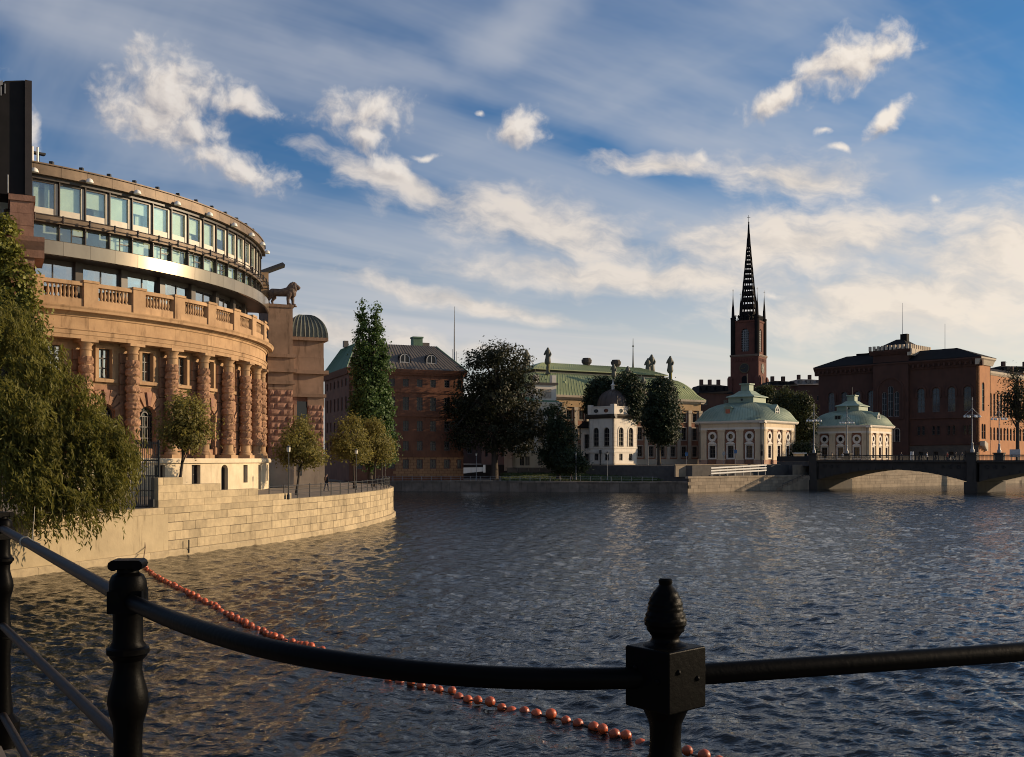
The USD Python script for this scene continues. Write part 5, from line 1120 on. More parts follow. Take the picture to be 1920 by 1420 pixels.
    for i, z in enumerate(zs[:-1]):
        r = MB(); rr = rad(z); h = (.75 if i < 5 else .62) * (zs[i + 1] - z) * (.62 if i < 5 else .68)
        for k in range(8):
            a0, a1 = k * math.pi / 4 + .39, (k + 1) * math.pi / 4 + .39
            P = lambda an, zz: np.array([c[0] + rad(zz) * .97 * math.cos(an), c[1] + rad(zz) * .97 * math.sin(an), zt + zz])
            r.tube([P(a0, z), P(a1, z)], .16, 4)
            q = np.array([P(a0, z), P(a1, z), P(a1, z + h), P(a0, z + h)]); q2 = q * 1.0; q2[:, :2] = c[:2] + (q[:, :2] - c[:2]) * .93
            r.add(np.vstack([q, q2]), BOXF)
            if i < 5 and z + h < top:
                pm0, pm1 = (P(a0, z) + P(a1, z)) / 2, (P(a0, zs[i + 1]) + P(a1, zs[i + 1])) / 2; r.tube([pm0, pm1], .14, 4)
        r.build('spire_tier', BLACKROOF, t)
    MB().lathe((c[0], c[1], zt), [(2.9, 0), (2.6, 2), (1.2, 2.4)], 8, rz=.39).build('spire_foot', BLACKROOF, t)
    MB().tube([(c[0], c[1], zt + top - 9), (c[0], c[1], zt + top - 3), (c[0], c[1], zt + top)], [.30, .2, .1], 6).build('spire_tip', BLACKROOF, t)
    MB().rod((c[0], c[1], zt + top), (c[0], c[1], zt + top + 2.8), .10, 5).box((c[0], c[1], zt + top + 1.8), (1.3, .12, .16)).lathe((c[0], c[1], zt + top), [(.05, -.3), (.35, 0), (.05, .3)], 8).build('cross', IRON, t)
    for k in range(4):
        p = corners[k]; MB().tube([(p[0], p[1], zt + 2.2), ((p[0] * .55 + c[0] * .45), (p[1] * .55 + c[1] * .45), zt + 2.0), (c[0] + (p[0] - c[0]) * .5, c[1] + (p[1] - c[1]) * .5, zt + 5)], .18, 4).build('flying_strut', BLACKROOF, t)
    # nave behind
    FN = Flat(FR(s, -1, 0)[:2], a); MB().loft(FN, 18, -5, [(18, 8, 5), (18, 8, 24), (18, 8.5, 24.2), (18, .2, 34)]).build('nave', CHBRICK, t)
church()

def brick_palace():
    Yc = 300; X = PX(1835, Yc); a = math.radians(46); w = 52.0
    FL = Flat((X - w * math.cos(a), Yc + w * math.sin(a)), -a); FR = Flat((X, Yc), math.pi / 2 - a); D = 44
    t = thing('dark_brick_palace', 'massive dark brick palace with round-arched windows and a raised central block', 'building', (X, Yc, 5.3))
    z0, ze = 5.3, 36.5; hs = []; us = lambda px: FL.u_at(px)
    for px in (1559, 1583.5, 1607.5, 1633.5): hs.append(window(t, FL, us(px), 1.15, 21.0, 28.8, arch=True, nx=1, nz=3, gl=SKYGLASS))
    for px in (1727, 1755, 1784, 1814): hs.append(window(t, FL, us(px), 1.15, 21.0, 28.4, arch=True, nx=1, nz=3, gl=SKYGLASS))
    for px in (1559, 1583.5, 1607.5, 1633.5, 1727, 1755, 1784, 1814):
        for q in (-.75, .75): hs.append(window(t, FL, us(px) + q, .42, 14.0, 16.8, arch=True, nx=0, nz=1, surround=DKBRICK))
        hs.append(window(t, FL, us(px), .7, 7.0, 8.9, nx=0, nz=0, deep=.5))
    uc = us(1677); bw = 7.4
    # central arched window group on the projecting block
    c1, c2 = us(1640) - 0, us(1706)
    FC = FL; pr = 1.1; cc = (c1 + c2) / 2; cw = (c2 - c1) / 2; zt = 39.4; hc = []
    for q, hw, zz in ((-2.0, .8, 27.8), (0, .9, 29.6), (2.0, .8, 27.8)): hc.append(window(t, FC, cc + q, hw, 20.0, zz, arch=True, nx=1, nz=3, d=pr, frame=GREYMETAL))
    S = arch_shape(cc, 3.9, 19.6, 32.0); MB().poly(FC, S.buffer(.5).difference(S), pr - .1, pr + .25).build('great_arch', DKBRICK, t)
    for q in (-2.2, 0, 2.2): hc.append(window(t, FC, cc + q, .75, 12.0, 16.2, arch=True, nx=1, nz=1, d=pr, surround=WSTONE, sur_w=.2))
    wall(t, FC, cc - cw, cc + cw, z0, zt, hc, DKBRICK, d=pr, th=1.0, name='central_wall')
    MB().fbox(FC, cc - cw, cc + cw, -14, -.1, ze - 1, zt).build('central_block', DKBRICK, t)
    for g, r in ((FC, (cc - cw - .9, cc + cw + .9)),):
        MB().sweep(g, r[0], r[1], [(-15, zt), (pr + .3, zt), (pr + 1.0, zt + 1.0), (pr + 1.0, zt + 1.5), (-15, zt + 1.5)]).build('cornice', DKBRICK, t)
        for u in np.arange(r[0] + .4, r[1], 1.35): MB().fbox(g, u - .35, u + .35, pr + .6, pr + 1.3, zt + 1.5, zt + 2.9).build('merlon', PALEST, t)
    gr = FC.side(cc + cw + .9, pr + .6, -1)
    for u in np.arange(.8, 15, 1.35): MB().fbox(gr, u - .35, u + .35, -.6, .1, zt + 1.5, zt + 2.9).build('merlon', PALEST, t)
    MB().sweep(gr, 0, 15, [(-1, zt - .6), (.1, zt - .6), (.5, zt), (.5, zt + 1.5), (-1, zt + 1.5)]).build('cornice', PALEST, t)
    MB().loft(FC, cc, -6, [(cw, 7, zt + 1.5), (cw, 6.8, zt + 2.0), (1.2, .6, zt + 5.4)]).build('central_roof', BLACKROOF, t)
    MB().fbox(FC, cc + .2, cc + 2.4, -6.8, -5.2, zt + 4.6, zt + 7.0).build('chimney', BLACKROOF, t)
    MB().tube([FC(cc + .6, -6, zt + 4.5), FC(cc + .6, -6, zt + 17)], [.12, .05], 5).build('flagpole', GREYMETAL, t)
    u = us(1746); MB().tube([FC(u, -10, 38), FC(u, -10, 49)], [.08, .04], 5).build('flagpole', GREYMETAL, t)
    hs.append(sbox(cc - cw + .2, 0, cc + cw - .2, 99))
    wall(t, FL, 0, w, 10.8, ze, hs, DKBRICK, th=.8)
    greyb = mat('grey_rock_base', (.085, .07, .056), (.055, .046, .038), scale=.5, rough=.9, bump=.05, bscale=2)
    wall(t, FL, 0, w, z0, 10.8, hs, greyb, d=.15, th=.9, name='base_wall')
    for px in (1559, 1583.5, 1607.5, 1633.5, 1727, 1755, 1784, 1814):
        S = arch_shape(us(px), 1.15, 21.0, 28.6); MB().poly(FL, S.buffer(.6).difference(S).intersection(sbox(-9, 25.5, 99, 99)), -.1, .3).build('arch_moulding', DKBRICK, t)
    for z in (11.0, 19.0): MB().fbox(FL, -.1, w + .1, -.3, .35, z, z + .5).build('string_course', DKBRICK, t)
    MB().sweep(FL, -1.2, w + 1.2, [(-.6, ze - 2.2), (.3, ze - 2.2), (.4, ze - 1.2), (.9, ze - .4), (1.3, ze), (1.3, ze + .4), (-.6, ze + .4)]).build('cornice', DKBRICK, t)
    for u in np.arange(.5, w, 1.6): MB().fbox(FL, u - .3, u + .3, .3, .9, ze - 1.6, ze - .6).build('corbel', DKBRICK, t)
    # lit right-hand side: first bay full height, then a lower range
    hr = [window(t, FR, 3.4, .95, 21.0, 29.6, arch=True, nx=0, nz=3, d=0), window(t, FR, 2.9, .8, 12.6, 17.2, arch=True, nx=0, nz=1), window(t, FR, 4.6, .7, 12.6, 17.2, arch=True, nx=0, nz=1)]
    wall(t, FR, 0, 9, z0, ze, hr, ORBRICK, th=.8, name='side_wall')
    MB().sweep(FR, -1.2, 10, [(-.6, ze - 1.8), (.3, ze - 1.8), (.9, ze - .4), (1.3, ze), (1.3, ze + .4), (-.6, ze + .4)]).build('cornice', PALEST, t)
    h2 = [window(t, FR, u, .8, 19.6, 26.8, arch=True, nx=0, nz=3, d=-.8) for u in np.arange(11.3, 44, 2.7)] + [window(t, FR, u, .75, 12.4, 16.4, arch=True, nx=0, nz=1, d=-.8) for u in np.arange(11.3, 44, 2.7)]
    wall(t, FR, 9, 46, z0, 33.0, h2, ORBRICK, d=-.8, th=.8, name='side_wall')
    MB().sweep(FR, 8.8, 47, [(-1.4, 32.2), (-.7, 32.2), (-.3, 32.8), (-.2, 33.4), (-1.4, 33.4)]).build('cornice', PALEST, t)
    MB().loft(FR, 28, -8, [(19, 7, 33.4), (17, 3, 35.2)]).build('side_roof', BLACKROOF, t)
    for u in (14, 33): MB().fbox(FR, u, u + .9, -3, -2.2, 33.4, 36.4).build('chimney', DKBRICK, t)
    MB().loft(FL, w / 2, -4.5, [(w / 2 + 1.3, 5.8, ze + .4), (w / 2 + 1.2, 5.7, ze + .6), (w / 2 - 8, .5, ze + 4.0)]).build('roof', BLACKROOF, t)
    MB().fbox(FL, us(1605) - 2, us(1605) + 2.5, -6, -4, ze + 2.5, ze + 4.6).build('chimney', BLACKROOF, t)
    MB().fbox(FL, 0, w, -9, -8.5, z0, ze).build('rear_wall', DKBRICK, t); MB().fbox(FL, 0, .6, -9, -.8, z0, ze).build('end_wall', DKBRICK, t); MB().fbox(FR, 44, 46, -16, -.8, z0, 33).build('end_wall', DKBRICK, t)
    MB().fbox(FR, 9, 46, -15, -14.5, z0, 33).build('rear_wall', DKBRICK, t)
    # porch lower down on the sunlit side
    for k in range(4): MB().fbox(FR, 1.0 + k * 1.2, 1.9 + k * 1.2, 0, 1.4 - .25 * k, 10.6 - .5 * k, 12.0 - .2 * k).build('porch_stone', PALEST, t)
    return FL, FR
BPL, BPR = brick_palace()

def backdrop():
    def block(label, px0, px1, Y, py, ridge, n, m, roofm, windows=0):
        F = Flat((PX(px0, Y), Y), math.radians(8)); L = F.u_at(px1); z0 = 5.3; ze = PZ(py, Y)
        t = thing('distant_house', label, 'house', F(L / 2, 0, z0))
        hs = [window(t, F, u, .7, z, z + 1.8, nz=0) for u in np.linspace(2, L - 2, max(2, int(L / 4))) for z in np.arange(z0 + 3, ze - 3, 4.0)]
        wall(t, F, 0, L, z0, ze, hs, m); MB().fbox(F, 0, L, -12, -.5, z0, ze - .2).build('body', m, t)
        R = MB().loft(F, L / 2, -6, [(L / 2 + .5, 6.5, ze), (L / 2 - .8, 3.4, ze + ridge * .8), (L / 2 - 3, .4, ze + ridge)]).build('roof', roofm, t)
        for i, u in enumerate(np.linspace(1.5, L - 1.5, n)):
            if i % 3 == 1: MB().fbox(F, u - .5, u + .5, -6.5, -5.3, ze + ridge * .6, ze + ridge + 1.6).build('chimney', DKBRICK, t)
            else: MB().fbox(F, u - .55, u + .55, -3.6, -.6, ze + .3, ze + ridge * .75).build('dormer', roofm, t)
    block('dark roofed house with many dormers between green palace and church', 1312, 1372, 330, 738, 3.4, 9, DKBRICK, BLACKROOF)
    block('low dark roofed house right of the church tower', 1446, 1496, 345, 724, 2.2, 6, DKBRICK, BLACKROOF)
    block('dark roofed house left of the brick palace', 1496, 1545, 372, 722, 2.6, 6, DKBRICK, ZINC)
    block('plain dark house behind the pavilion trees', 1455, 1535, 300, 790, 1.6, 5, DKBRICK, BLACKROOF)
    block('dark house glimpsed between the red brick house and the cream corner house', 868, 990, 300, 760, 3, 6, DKBRICK, BLACKROOF)
    block('house at the far right behind the brick palace', 1880, 1990, 345, 700, 3, 8, ORBRICK, BLACKROOF)
    t = thing('radio_mast', 'thin tall mast rising behind the red brick building roof', 'mast', at(852, 660, 300))
    MB().tube([at(852, 690, 300), at(852, 620, 300), at(852, 575, 300)], [.25, .16, .08], 5).build('pole', GREYMETAL, t)
    for k, (px, h) in enumerate(((849, 8), (856, 5))): MB().rod(at(px, 690, 300), at(px, 655 + 4 * k, 300), .09).build('aerial', GREYMETAL, t)
    # big red brick neighbour that closes the bank on the left of the frame
backdrop()
# ------------------------------------------------------------------ trees
def leafmat(name, ramp, scale=.5, transl=.3): return mat(name, ramp[0][1], island=ramp, scale=scale, rough=.55, spec=.3, transl=transl)
LF_WILLOW = leafmat('willow_leaf', [(0, (0.155, 0.143, 0.026)), (.5, (0.309, 0.267, 0.053)), (.85, (0.452, 0.369, 0.084)), (1, (0.571, 0.464, 0.131))], .7, .45)
LF_SMALL = leafmat('young_tree_leaf', [(0, (0.203, 0.176, 0.047)), (.5, (0.392, 0.317, 0.101)), (1, (0.594, 0.459, 0.162))], .8, .5)
LF_POPLAR = leafmat('poplar_leaf', [(0, (0.070, 0.120, 0.032)), (.6, (0.150, 0.230, 0.060)), (1, (0.280, 0.360, 0.110))], .5, .35)
LF_DARK = leafmat('dark_tree_leaf', [(0, (0.035, 0.035, 0.013)), (.6, (0.075, 0.066, 0.025)), (1, (0.177, 0.144, 0.053))], .4, .22)
LF_CONE = leafmat('clipped_tree_leaf', [(0, (0.024, 0.037, 0.014)), (.6, (0.048, 0.065, 0.020)), (1, (0.119, 0.128, 0.037))], .4, .22)
LF_IVY = leafmat('ivy_leaf', [(0, (0.168, 0.168, 0.031)), (.5, (0.308, 0.280, 0.059)), (1, (0.476, 0.406, 0.105))], .9, .3)
LF_OLIVE = leafmat('olive_tree_leaf', [(0, (0.051, 0.058, 0.017)), (.6, (0.102, 0.102, 0.031)), (1, (0.204, 0.178, 0.051))], .4)
BARK = mat('tree_bark', (.055, .042, .032), (.03, .024, .019), scale=4, rough=.95, bump=.02, bscale=14)

def leaves(c, nrm, L, Wd, rng, down=None):
    """Diamond leaves at points c, facing roughly along nrm; down biases the long axis."""
    n = len(c); nrm = nrm + rng.normal(0, .55, (n, 3)); nrm /= np.linalg.norm(nrm, axis=1, keepdims=True)
    r = rng.normal(0, 1, (n, 3)) if down is None else down + rng.normal(0, .28, (n, 3))
    t = r - (r * nrm).sum(1, keepdims=True) * nrm; t /= np.linalg.norm(t, axis=1, keepdims=True) + 1e-9; b = np.cross(nrm, t)
    L = np.broadcast_to(L, (n,))[:, None]; Wd = np.broadcast_to(Wd, (n,))[:, None]
    v = np.stack([c - t * L / 2, c + b * Wd / 2 + nrm * L * .08, c + t * L / 2, c - b * Wd / 2 + nrm * L * .08], 1).reshape(-1, 3)
    k = np.arange(n)[:, None] * 4
    return v, np.vstack([k + [0, 1, 2], k + [0, 2, 3]])

def crown(rng, ells, n, size, clump=.5, per=26, hollow=.55, gap=.0, aspect=.62):
    """Leaves in clumps spread through and mostly near the surface of ellipsoids (centre, radii)."""
    ells = [(np.array(c, float), np.array(r, float) if np.ndim(r) else np.full(3, float(r))) for c, r in ells]
    wts = np.array([np.prod(r) ** (2 / 3) for _, r in ells]); k = rng.choice(len(ells), n, p=wts / wts.sum())
    d = rng.normal(0, 1, (n, 3)); d /= np.linalg.norm(d, axis=1, keepdims=True)
    C = np.array([c for c, _ in ells])[k]; R = np.array([r for _, r in ells])[k]
    bulge = .80 + .42 * meshkit.fbm(d * 2.2 + C * .13 + 40, 3)
    rad = (hollow + (1 - hollow) * rng.random(n) ** .6)[:, None] * bulge[:, None]
    cl = C + d * R * rad
    if gap: keep = meshkit.fbm(cl / (R.mean() * .55) + 11, 3) > gap; cl, d = cl[keep], d[keep]
    m = len(cl); sz = rng.uniform(.7, 1.35, m) * clump
    P = np.repeat(cl, per, 0) + rng.normal(0, 1, (m * per, 3)) * np.repeat(sz, per)[:, None] * (1, 1, .75)
    N = np.repeat(d, per, 0) * .8 + np.array([0, 0, .35])
    s = size * rng.uniform(.65, 1.35, len(P))
    return leaves(P, N, s, s * aspect, rng), cl

def tree(name, label, base, ells, n, size, lm, trunk_r, trunk_top, cat='tree', group=None, clump=.5, per=26, hollow=.55, gap=0., limbs=10, seed=1, lean=(0, 0), aspect=.62):
    rng = np.random.default_rng(seed); t = thing(name, label, cat, base, group); b = np.array(base, float); top = np.array(trunk_top, float)
    (v, f), cl = crown(rng, ells, n, size, clump, per, hollow, gap, aspect)
    tr = MB(); mid = (b + top) / 2 + (lean[0], lean[1], 0)
    pts = np.array([b + (0, 0, -.2), b + (0, 0, .3), b * .7 + mid * .3, mid, top]); tr.tube(pts, np.array([1.5, 1.15, .95, .8, .35]) * trunk_r, 9)
    if len(cl):
        for i in rng.choice(len(cl), min(limbs, len(cl)), replace=False):
            s = mid + (top - mid) * rng.uniform(-.2, .9); e = cl[i]; m_ = (s + e) / 2 + (0, 0, .12 * np.linalg.norm(e - s)); tr.tube([s, m_, e], np.array([.42, .26, .07]) * trunk_r, 5)
    tr.build('trunk', BARK, t, smooth=50)
    obj('crown', (v, f), lm, t); return t

def G(px, Y, z): return np.array([PX(px, Y), Y, z])

def willow():
    rng = np.random.default_rng(21); Y0 = 60
    base = np.array([-31.5, 61.5, 3.28])
    t = thing('willow_tree', 'big weeping willow hanging over the quay wall at the left edge', 'tree', base)
    # crown masses, as (px, py, Y, radius in m) of the branch heads the strands hang from
    heads = [(20, 640, 62, 2.2, 3.2), (60, 690, 61, 2.0, 3.0), (-30, 620, 63, 3.2, 4.5), (95, 730, 60.5, 1.8, 3.2), (150, 775, 60, 1.7, 3.6), (205, 815, 59.5, 1.3, 3.4), (60, 790, 58.5, 2.4, 4.2), (0, 770, 58, 2.6, 4.2), (120, 840, 58, 2.0, 3.8),
             (190, 860, 58.5, 1.5, 3.2), (30, 880, 57.5, 2.2, 2.8), (225, 850, 60, 0.9, 2.6), (165, 800, 62, 1.5, 3.5), (-60, 800, 59, 3.5, 4.5), (90, 900, 57, 1.5, 2.6), (70, 905, 56, 1.6, 3.0), (130, 930, 56.5, 1.3, 2.6), (185, 905, 57.5, 1.2, 3.0), (215, 880, 58.5, 1.0, 2.6), (240, 850, 60.5, .7, 2.0), (60, 935, 56, 1.3, 2.4), (115, 955, 56, .9, 2.0), (200, 925, 57.5, .9, 2.4)]
    cs, ns = [], []; V, Fc, n0 = [], [], 0
    wts = np.array([h[3] ** 2 for h in heads]); br = MB()
    P = []; D = []
    for hpx, hpy, Y, r, ln in heads:
        c = at(hpx, hpy, Y)
        for g in range(int(9 * r ** 1.3)):                       # boughs, each with its own bunch of trailing stems
            d = rng.normal(0, 1, 3); d[2] = abs(d[2]) * .8; d /= np.linalg.norm(d); bc = c + d * r * rng.uniform(.35, 1.1) * (1, 1, .85); gl = ln * rng.uniform(.45, 1.05); lean = rng.normal(0, .25, 2) + np.array([.35, -.1])
            for k_ in range(int(rng.integers(4, 9))):
                s = bc + rng.normal(0, .26, 3) * (1, 1, .6); L = gl * rng.uniform(.4, 1.1); k = int(L / .10); q = np.linspace(0, 1, k)
                out = lean * (np.sin(q * 1.7))[:, None] + rng.normal(0, .22, 2) * q[:, None]
                p = np.concatenate([s[:2] + out, (s[2] + .35 * np.sin(q * 2.4) * (1 - q) - L * q ** 1.35)[:, None]], 1)
                p = p[p[:, 2] > .7]; P.append(p + rng.normal(0, .06, p.shape)); D.append(np.tile(d, (len(p), 1)))
    P = np.vstack(P); D = np.vstack(D)
    s = rng.uniform(.26, .52, len(P))
    v, f = leaves(P, D * .35 + np.array([.35, -.2, .35]) + rng.normal(0, .4, P.shape), s, s * .26, rng, down=np.tile([0.25, -.05, -.9], (len(P), 1)) + rng.normal(0, .3, P.shape))
    tr = MB(); top = at(10, 690, 61.5)
    tr.tube([base, base + (0.2, -.2, 1.5), base * .5 + top * .5, top], [.55, .45, .36, .2], 10)
    for h in heads: tr.tube([base * .35 + top * .65, (base * .3 + top * .3 + at(h[0], h[1], h[2]) * .4) + (0, 0, .8), at(h[0], h[1], h[2])], [.2, .12, .04], 6)
    tr.build('trunk', BARK, t, smooth=50); obj('crown', (v, f), LF_WILLOW, t)
willow()

def ivy():
    rng = np.random.default_rng(5)
    t = thing('climbing_ivy', 'ivy covering the left stone pylon above the willow', 'climbing plant', (-38.5, 77.5, 3.3))
    ells = [(at(8, 455, 77.6), (.9, .8, 2.2)), (at(20, 540, 77.4), (1.7, .9, 3.0)), (at(35, 610, 77.2), (2.0, 1.0, 2.6)), (at(30, 690, 77.2), (2.2, 1.1, 3.4)), (at(-25, 520, 77.6), (2.0, 1., 4.5)), (at(-20, 640, 77.4), (2.4, 1.1, 4.0)), (at(40, 760, 77.2), (2.2, 1.2, 4.0)), (at(10, 850, 77.0), (3.0, 1.2, 3))]
    (v, f), cl = crown(rng, ells, 1150, .30, .26, 20, .72, aspect=.85)
    obj('foliage', (v, f), LF_IVY, t)
    m = MB()
    for px in (-10, 8, 25, 35): m.tube([at(px, 870, 77.8), at(px + 4, 700, 77.9), at(px - 6, 520, 78.1)], [.09, .07, .03], 5)
    m.build('stem', BARK, t)
ivy()

def small_tree(label, px, Y, pyb, crown_px, seed, n=430, z0=3.28):
    x0, x1, y0, y1 = crown_px; b = G(px, Y, z0); c = at((x0 + x1) / 2, (y0 + y1) / 2, Y); rx = (x1 - x0) / 2 / FPX * Y; rz = (y1 - y0) / 2 / FPX * Y
    e = [(c, (rx * .8, rx * .8, rz * .82)), (c + (rx * .35, -.2, -rz * .35), (rx * .6, rx * .6, rz * .5)), (c + (-rx * .35, .2, -rz * .25), (rx * .6, rx * .6, rz * .55)), (c + (0, 0, rz * .45), (rx * .5, rx * .5, rz * .5))]
    return tree('quay_tree', label, b, e, n, .25, LF_SMALL, .12, c + (0, 0, rz * .4), group='young trees along the island quay', clump=.34, per=20, hollow=.2, gap=.47, limbs=36, seed=seed, lean=(.12, 0))
small_tree('young olive-green tree in front of the columns, above the stepped parapet', 332, 74, 893, (296, 400, 728, 862), 31, 400)
small_tree('young yellowing tree beside the first quay lamp, before the rusticated pylon', 556, 93, 925, (513, 617, 775, 888), 32)
small_tree('young yellowing tree left of two, below the tall poplar', 664, 112, 910, (612, 700, 768, 880), 33, 460)
small_tree('young yellowing tree rightmost on the island quay, before the poplar foot', 702, 119, 905, (660, 742, 782, 878), 34, 660)

def poplar():
    Y = 134; z0 = 3.0
    e = []
    for px, py, rx, rz in ((680, 585, .35, 1.6), (681, 612, .8, 2.2), (682, 645, 1.3, 2.6), (683, 690, 1.8, 3.4), (705, 590, .3, 1.4), (706, 618, .75, 2.2), (709, 655, 1.2, 2.8), (712, 700, 1.6, 3.2), (692, 735, 2.5, 4.0), (700, 790, 2.6, 4.0), (676, 780, 1.7, 3.4), (704, 835, 2.7, 3.4), (724, 830, 1.2, 3.2), (720, 760, 1.3, 3.2)):
        e.append((at(px, py, Y), (rx, rx, rz)))
    tree('poplar_tree', 'tall twin-topped green poplar rising behind the island quay trees', G(694, Y, z0), e, 1500, .34, LF_POPLAR, .34, at(692, 610, Y), clump=.30, per=20, hollow=.4, gap=.38, limbs=30, seed=41, aspect=.8)
poplar()

# trees on the far bank
Yb = 214.5
tree('dark_tree', 'large dark spreading tree between the red brick house and the cream corner house', G(927, Yb, 2.4),
     [(at(px, py, Yb + dy), (rx, rx * .9, rz)) for px, py, rx, rz, dy in ((905, 690, 4.6, 4.6, 0), (955, 685, 4.6, 4.4, 1), (930, 665, 4.0, 3.0, 0), (890, 750, 5.0, 5.0, 0), (970, 745, 5.2, 5.6, 1), (930, 745, 5.6, 6.0, -1), (875, 810, 4.2, 4.0, 0), (975, 815, 5.0, 4.4, 0), (930, 815, 4.6, 4.4, -1), (1005, 800, 3.0, 4.0, 0), (865, 775, 3.4, 3.4, 0))],
     1750, .52, LF_DARK, .75, at(930, 690, Yb), clump=.62, per=22, hollow=.35, gap=.40, limbs=70, seed=51)
tree('ivy_clad_tree', 'narrow dark ivy-clad tree left of the domed white pavilion', G(1047, 212.5, 2.6), [(at(px, py, 212.5), (r, r, z)) for px, py, r, z in ((1042, 785, 2.6, 3.4), (1050, 815, 3.3, 3.4), (1058, 855, 4.0, 3.2), (1040, 850, 3.0, 3.4))], 520, .45, LF_CONE, .4, at(1045, 770, 212.5), clump=.55, per=24, hollow=.5, gap=.3, seed=52)
tree('round_bush', 'dark round bush at the foot of the ivy-clad tree on the lawn', G(1072, 210.5, 2.3), [(at(1062, 868, 210.5), (3.6, 3, 2.1)), (at(1085, 872, 210.5), (2.0, 2, 1.5))], 240, .4, LF_CONE, .2, at(1066, 866, 210.5), cat='bush', clump=.5, per=22, seed=53)
for i, (px, Y, top, bot, w, lb) in enumerate([(1128, 231, 708, 790, 30, 'dark clipped tree left of and behind the pavilion dome'), (1177, 229, 702, 800, 31, 'dark clipped tree right of and behind the pavilion dome')]):
    c = at(px, (top + bot) / 2, Y); rz = (bot - top) / 2 / FPX * Y; rx = w / FPX * Y
    tree('clipped_tree', lb, G(px, Y, 5.3), [(c + (0, 0, rz * .2), (rx, rx, rz * .85)), (c - (0, 0, rz * .3), (rx * 1.05, rx * 1.05, rz * .7))], 700, .5, LF_CONE, .35, c, group='dark clipped trees before the palace', clump=.45, per=22, hollow=.62, seed=60 + i)
Y = 214; c = at(1240, 770, Y)
tree('clipped_tree', 'tall dark egg-shaped tree standing alone right of the domed pavilion', G(1236, Y, 5.0), [(at(1240, 745, Y), (3.4, 3.4, 4.2)), (at(1240, 780, Y), (4.0, 4.0, 4.6)), (at(1242, 812, Y), (3.3, 3.3, 2.6))], 950, .48, LF_CONE, .4, at(1239, 770, Y), group='dark clipped trees before the palace', clump=.45, per=22, hollow=.6, seed=63, lean=(-.3, 0))
for i, (px, Y, top, bot, w, lb) in enumerate([(1432, 285, 722, 800, 26, 'leafy tree just right of the church tower'), (1478, 275, 726, 830, 34, 'broad tree between the two pavilions, left one'), (1503, 268, 735, 832, 24, 'sunlit tree hard beside the smaller pavilion')]):
    c = at(px, (top + bot) / 2, Y); rz = (bot - top) / 2 / FPX * Y; rx = w / FPX * Y
    tree('park_tree', lb, G(px, Y, 5.3), [(c + (0, 0, rz * .35), (rx * .85, rx * .85, rz * .6)), (c - (0, 0, rz * .1), (rx * 1.05, rx * 1.05, rz * .7)), (c - (0, 0, rz * .5), (rx * .9, rx * .9, rz * .5))], 760, .58, LF_OLIVE, .4, c, group='trees behind the pavilions', clump=.6, per=22, hollow=.55, seed=70 + i)
tree('bare_tree', 'thin autumn tree before the sunlit side of the brick palace', G(1908, 262, 5.4), [(at(1905, 730, 262), (4.0, 4, 5.5)), (at(1925, 770, 262), (5, 5, 6)), (at(1890, 760, 262), (2.8, 3, 4))], 330, .5, LF_DARK, .5, at(1908, 710, 262), clump=.9, per=14, hollow=.2, gap=.4, limbs=70, seed=77)
t = thing('hedge', 'low hedge and shrubs in the shade between the two pavilions', 'hedge', G(1508, 246, 5.3))
(v, f), _ = crown(np.random.default_rng(7), [(at(px, 846, 247), (3, 1.6, 2.0)) for px in (1497, 1512)], 260, .4, .5, 20, .5); obj('foliage', (v, f), LF_CONE, t)
